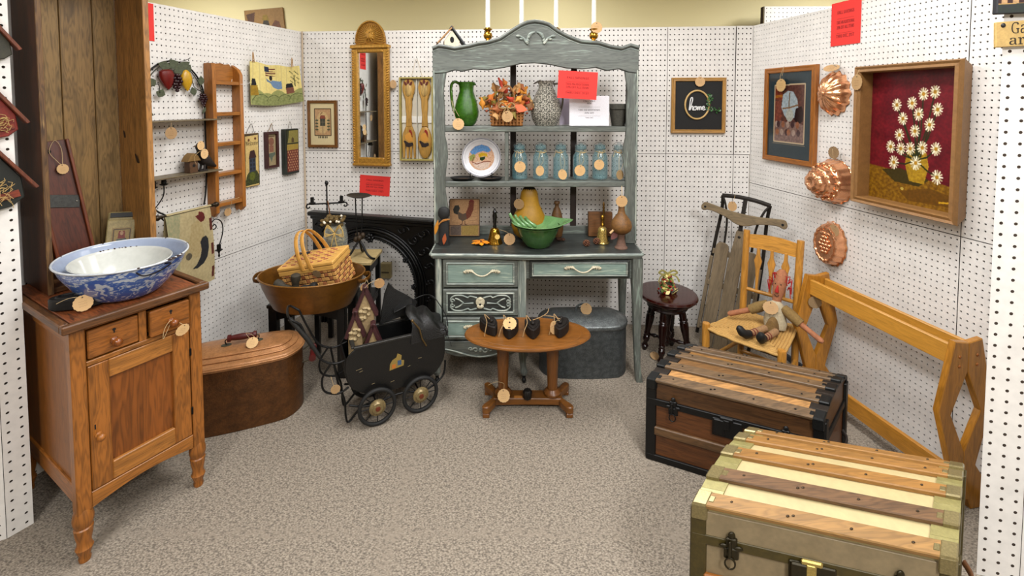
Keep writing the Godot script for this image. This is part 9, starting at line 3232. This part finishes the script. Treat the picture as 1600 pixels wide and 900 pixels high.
	t = thing("copper_mold", "oval copper mold embossed with grapes, the lowest of three on the right wall", "mold", on_right(0.728, 0.87, 0.004), yr, "copper molds on the right wall")
	m = MB.new()
	m.at(Vector3.ZERO, Vector3(90, 0, 0), Vector3(0.72, 1, 1)).lathe([[0.128, 0.0], [0.13, 0.003], [0.12, 0.008], [0.112, 0.05], [0.104, 0.062], [0.092, 0.064], [0.086, 0.058], [0.0, 0.056]], 96, 1, 1, 0.028, 16)
	obj("fluted_wall", m, cop, t)
	m = MB.new()
	var gi := 0
	for row in [2, 3, 4, 3, 2]:
		for i in row:
			m.ball(Vector3((i - (row - 1) * 0.5) * 0.021, 0.04 - gi * 0.021, 0.06), Vector3(0.0115, 0.0115, 0.009), 8, 6)
		gi += 1
	m.ball(Vector3(-0.015, 0.064, 0.059), Vector3(0.022, 0.011, 0.006), 8, 6)
	m.ball(Vector3(0.02, 0.062, 0.059), Vector3(0.018, 0.01, 0.006), 8, 6)
	obj("embossed_grapes", m, cop, t)
	price_tag("tan tag sticking out above the topmost copper mold", on_right(0.725, 1.885, 0.05), 0.04, yr + 0.5, -1.0, -0.3, [], Color(0.60, 0.43, 0.26))
	price_tag("dark tan scalloped tag above the middle copper mold", on_right(0.757, 1.405, 0.05), 0.036, yr, 0.0, 0.3, [on_right(0.757, 1.36, 0.05)], Color(0.40, 0.27, 0.14))
	price_tag("tan tag at the top of the lowest copper mold", on_right(0.782, 0.965, 0.055), 0.034, yr, 0.0, -0.3, [on_right(0.76, 1.0, 0.045)], Color(0.54, 0.38, 0.22))
	# daisies painting
	t = thing("daisy_painting", "oil painting of white daisies on deep red in a deep brown box frame", "painting", on_right(1.163, 1.52, 0.003), yr)
	im = canvas(192, 272, Color(0.46, 0.08, 0.125), Color(0.27, 0.03, 0.07))
	daub(im, [0, 200, 60, 206, 192, 226, 192, 272, 0, 272], Color(0.58, 0.42, 0.08), Color(0.32, 0.19, 0.04))
	daub(im, [30, 208, 70, 200, 130, 216, 110, 232, 60, 230], Color(0.25, 0.2, 0.06))
	daub(im, [70, 248, 130, 232, 188, 244, 170, 262, 90, 264], Color(0.42, 0.27, 0.06))
	daub(im, [84, 164, 122, 162, 128, 190, 120, 226, 90, 224, 80, 190], Color(0.70, 0.56, 0.14), Color(0.5, 0.36, 0.06))
	var fl := [[58, 70], [90, 66], [112, 48], [134, 44], [140, 78], [72, 98], [126, 108], [98, 122], [66, 132], [48, 158], [70, 160], [90, 158], [114, 154], [140, 154], [56, 190], [102, 186], [144, 208], [104, 88]]
	for f in fl:
		stroke(im, [f[0], f[1], (f[0] + 100) / 2 + 4, (f[1] + 190) / 2, 102, 180], 1.0, Color(0.13, 0.15, 0.05))
	for f in fl:
		var r := 11.0 if f[1] < 180 else 12.0
		for i in 13:
			var a: float = TAU * i / 13 + f[0]
			stroke(im, [f[0] + cos(a) * 3, f[1] + sin(a) * 3, f[0] + cos(a) * r * 0.86, f[1] + sin(a) * r * 1.12], 1.4, [Color(0.80, 0.76, 0.62), Color(0.88, 0.86, 0.76), Color(0.66, 0.60, 0.46)][i % 3])
		dot(im, f[0], f[1], 3.4, 3.8, Color(0.72, 0.52, 0.12))
	stroke(im, [150, 256, 180, 252], 1.5, Color(0.74, 0.56, 0.12))
	dot(im, 76, 242, 4, 3, Color(0.8, 0.68, 0.3))
	frame(t, 0.505, 0.715, 0.034, 0.095, mottle(Color(0.56, 0.40, 0.22), Color(0.46, 0.315, 0.16), 5.0, 0.5), picture(im, 0.3), 0.052, 0.0, null, 0.028)
	price_tag("tan oval tag hung on the upper left corner of the daisy painting's frame", on_right(0.935, 1.795, 0.102), 0.042, yr, 0.0, 0.0, [on_right(0.935, 1.84, 0.1), on_right(0.94, 1.88, 0.085)], Color(0.62, 0.43, 0.22), 0.75)
	# plaques at the top right
	t = thing("quilt_plaque", "dark patchwork patterned plaque at the top of the right partition end", "plaque", Vector3(1.727, 2.055, -1.556), -0.27)
	im = canvas(96, 80, Color(0.70, 0.56, 0.32), Color(0.6, 0.46, 0.25))
	daub(im, [0, 0, 50, 0, 46, 60, 0, 60], Color(0.20, 0.06, 0.05))
	for j in 5:
		for i in 3:
			daub(im, [4 + i * 15 + (j % 2) * 7, 4 + j * 12, 12 + i * 15 + (j % 2) * 7, 4 + j * 12, 12 + i * 15 + (j % 2) * 7, 12 + j * 12, 4 + i * 15 + (j % 2) * 7, 12 + j * 12], Color(0.76, 0.60, 0.42))
	for k in 3: stroke(im, [58 + k * 12, 12, 62 + k * 12, 40], 2.0, Color(0.14, 0.13, 0.16))
	daub(im, [0, 62, 96, 60, 96, 80, 0, 80], Color(0.10, 0.11, 0.15), Color(0.10, 0.16, 0.09))
	m = MB.new()
	m.box(Vector3(0, 0, 0.012), Vector3(0.2, 0.13, 0.024), 0.003)
	obj("board", m, pm(Color(0.09, 0.095, 0.12), 0.6), t)
	m = MB.new()
	m.face(Vector3(0, 0, 0.0245), 0.194, 0.126)
	obj("painting", m, picture(im, 0.6), t)
	t = thing("lettered_plaque", "cream board plaque with dark hand lettering below the patchwork plaque", "plaque", Vector3(1.727, 1.925, -1.553), -0.27)
	t.rotation.z = 0.04
	m = MB.new()
	m.box(Vector3(0, 0, 0.006), Vector3(0.19, 0.085, 0.012), 0.002)
	obj("board", m, mottle(Color(0.76, 0.63, 0.38), Color(0.64, 0.51, 0.28), 8.0, 0.7), t)
	var ink := pm(Color(0.14, 0.1, 0.06), 0.8)
	words("Gardens", 0.036, ink, t, Transform3D(Basis(), Vector3(0.012, 0.018, 0.0125)), "Droid Serif", false, "lettering", 0.13)
	words("are in", 0.03, ink, t, Transform3D(Basis(), Vector3(0.0, -0.022, 0.0125)), "Droid Serif", false, "lettering", 0.12)
	m = MB.new()
	m.ball(Vector3(-0.075, 0.03, 0.012), Vector3(0.007, 0.008, 0.004), 12, 6)
	obj("nail_head", m, pm(Color(0.04, 0.035, 0.03), 0.5), t)
	# strip along the foot of the right wall
	m = MB.new()
	m.put(Transform3D(Basis.from_euler(Vector3(0, yr, 0)), on_right(1.3, 0.02, 0.008))).box(Vector3.ZERO, Vector3(2.5, 0.04, 0.014), 0.003)
	structure("baseboard_right", m, pm(Color(0.19, 0.21, 0.24), 0.7), "grey blue strip along the foot of the right wall")
	# beyond the booth
	t = thing("far_picture", "tan wooden picture board with brown motifs high on the yellow wall beyond", "picture", Vector3(-2.535, 2.43, -4.795), 0.0)
	t.rotation.z = 0.09
	im = canvas(96, 96, Color(0.62, 0.47, 0.25), Color(0.53, 0.39, 0.19))
	daub(im, [62, 44, 74, 28, 84, 32, 88, 50, 84, 70, 56, 70], Color(0.44, 0.25, 0.13))
	daub(im, [38, 50, 46, 26, 58, 28, 60, 52], Color(0.22, 0.18, 0.09))
	daub(im, [42, 26, 46, 14, 56, 14, 60, 28], Color(0.62, 0.50, 0.12))
	dot(im, 48, 50, 6, 12, Color(0.56, 0.44, 0.38))
	daub(im, [4, 10, 26, 6, 22, 28, 8, 30], Color(0.36, 0.21, 0.11))
	m = MB.new()
	m.box(Vector3(0, 0, 0.008), Vector3(0.4, 0.42, 0.016), 0.002)
	obj("board", m, pm(Color(0.5, 0.36, 0.18), 0.7), t)
	m = MB.new()
	m.face(Vector3(0, 0, 0.0165), 0.396, 0.416)
	obj("print", m, picture(im, 0.6), t)
	peg_wall("wall_beyond", "white pegboard of the next booth rising beyond the right wall", Vector3(2.44, 0, -4.5), 0.0, [[0.0, 1.6, 0.0, 2.61]])
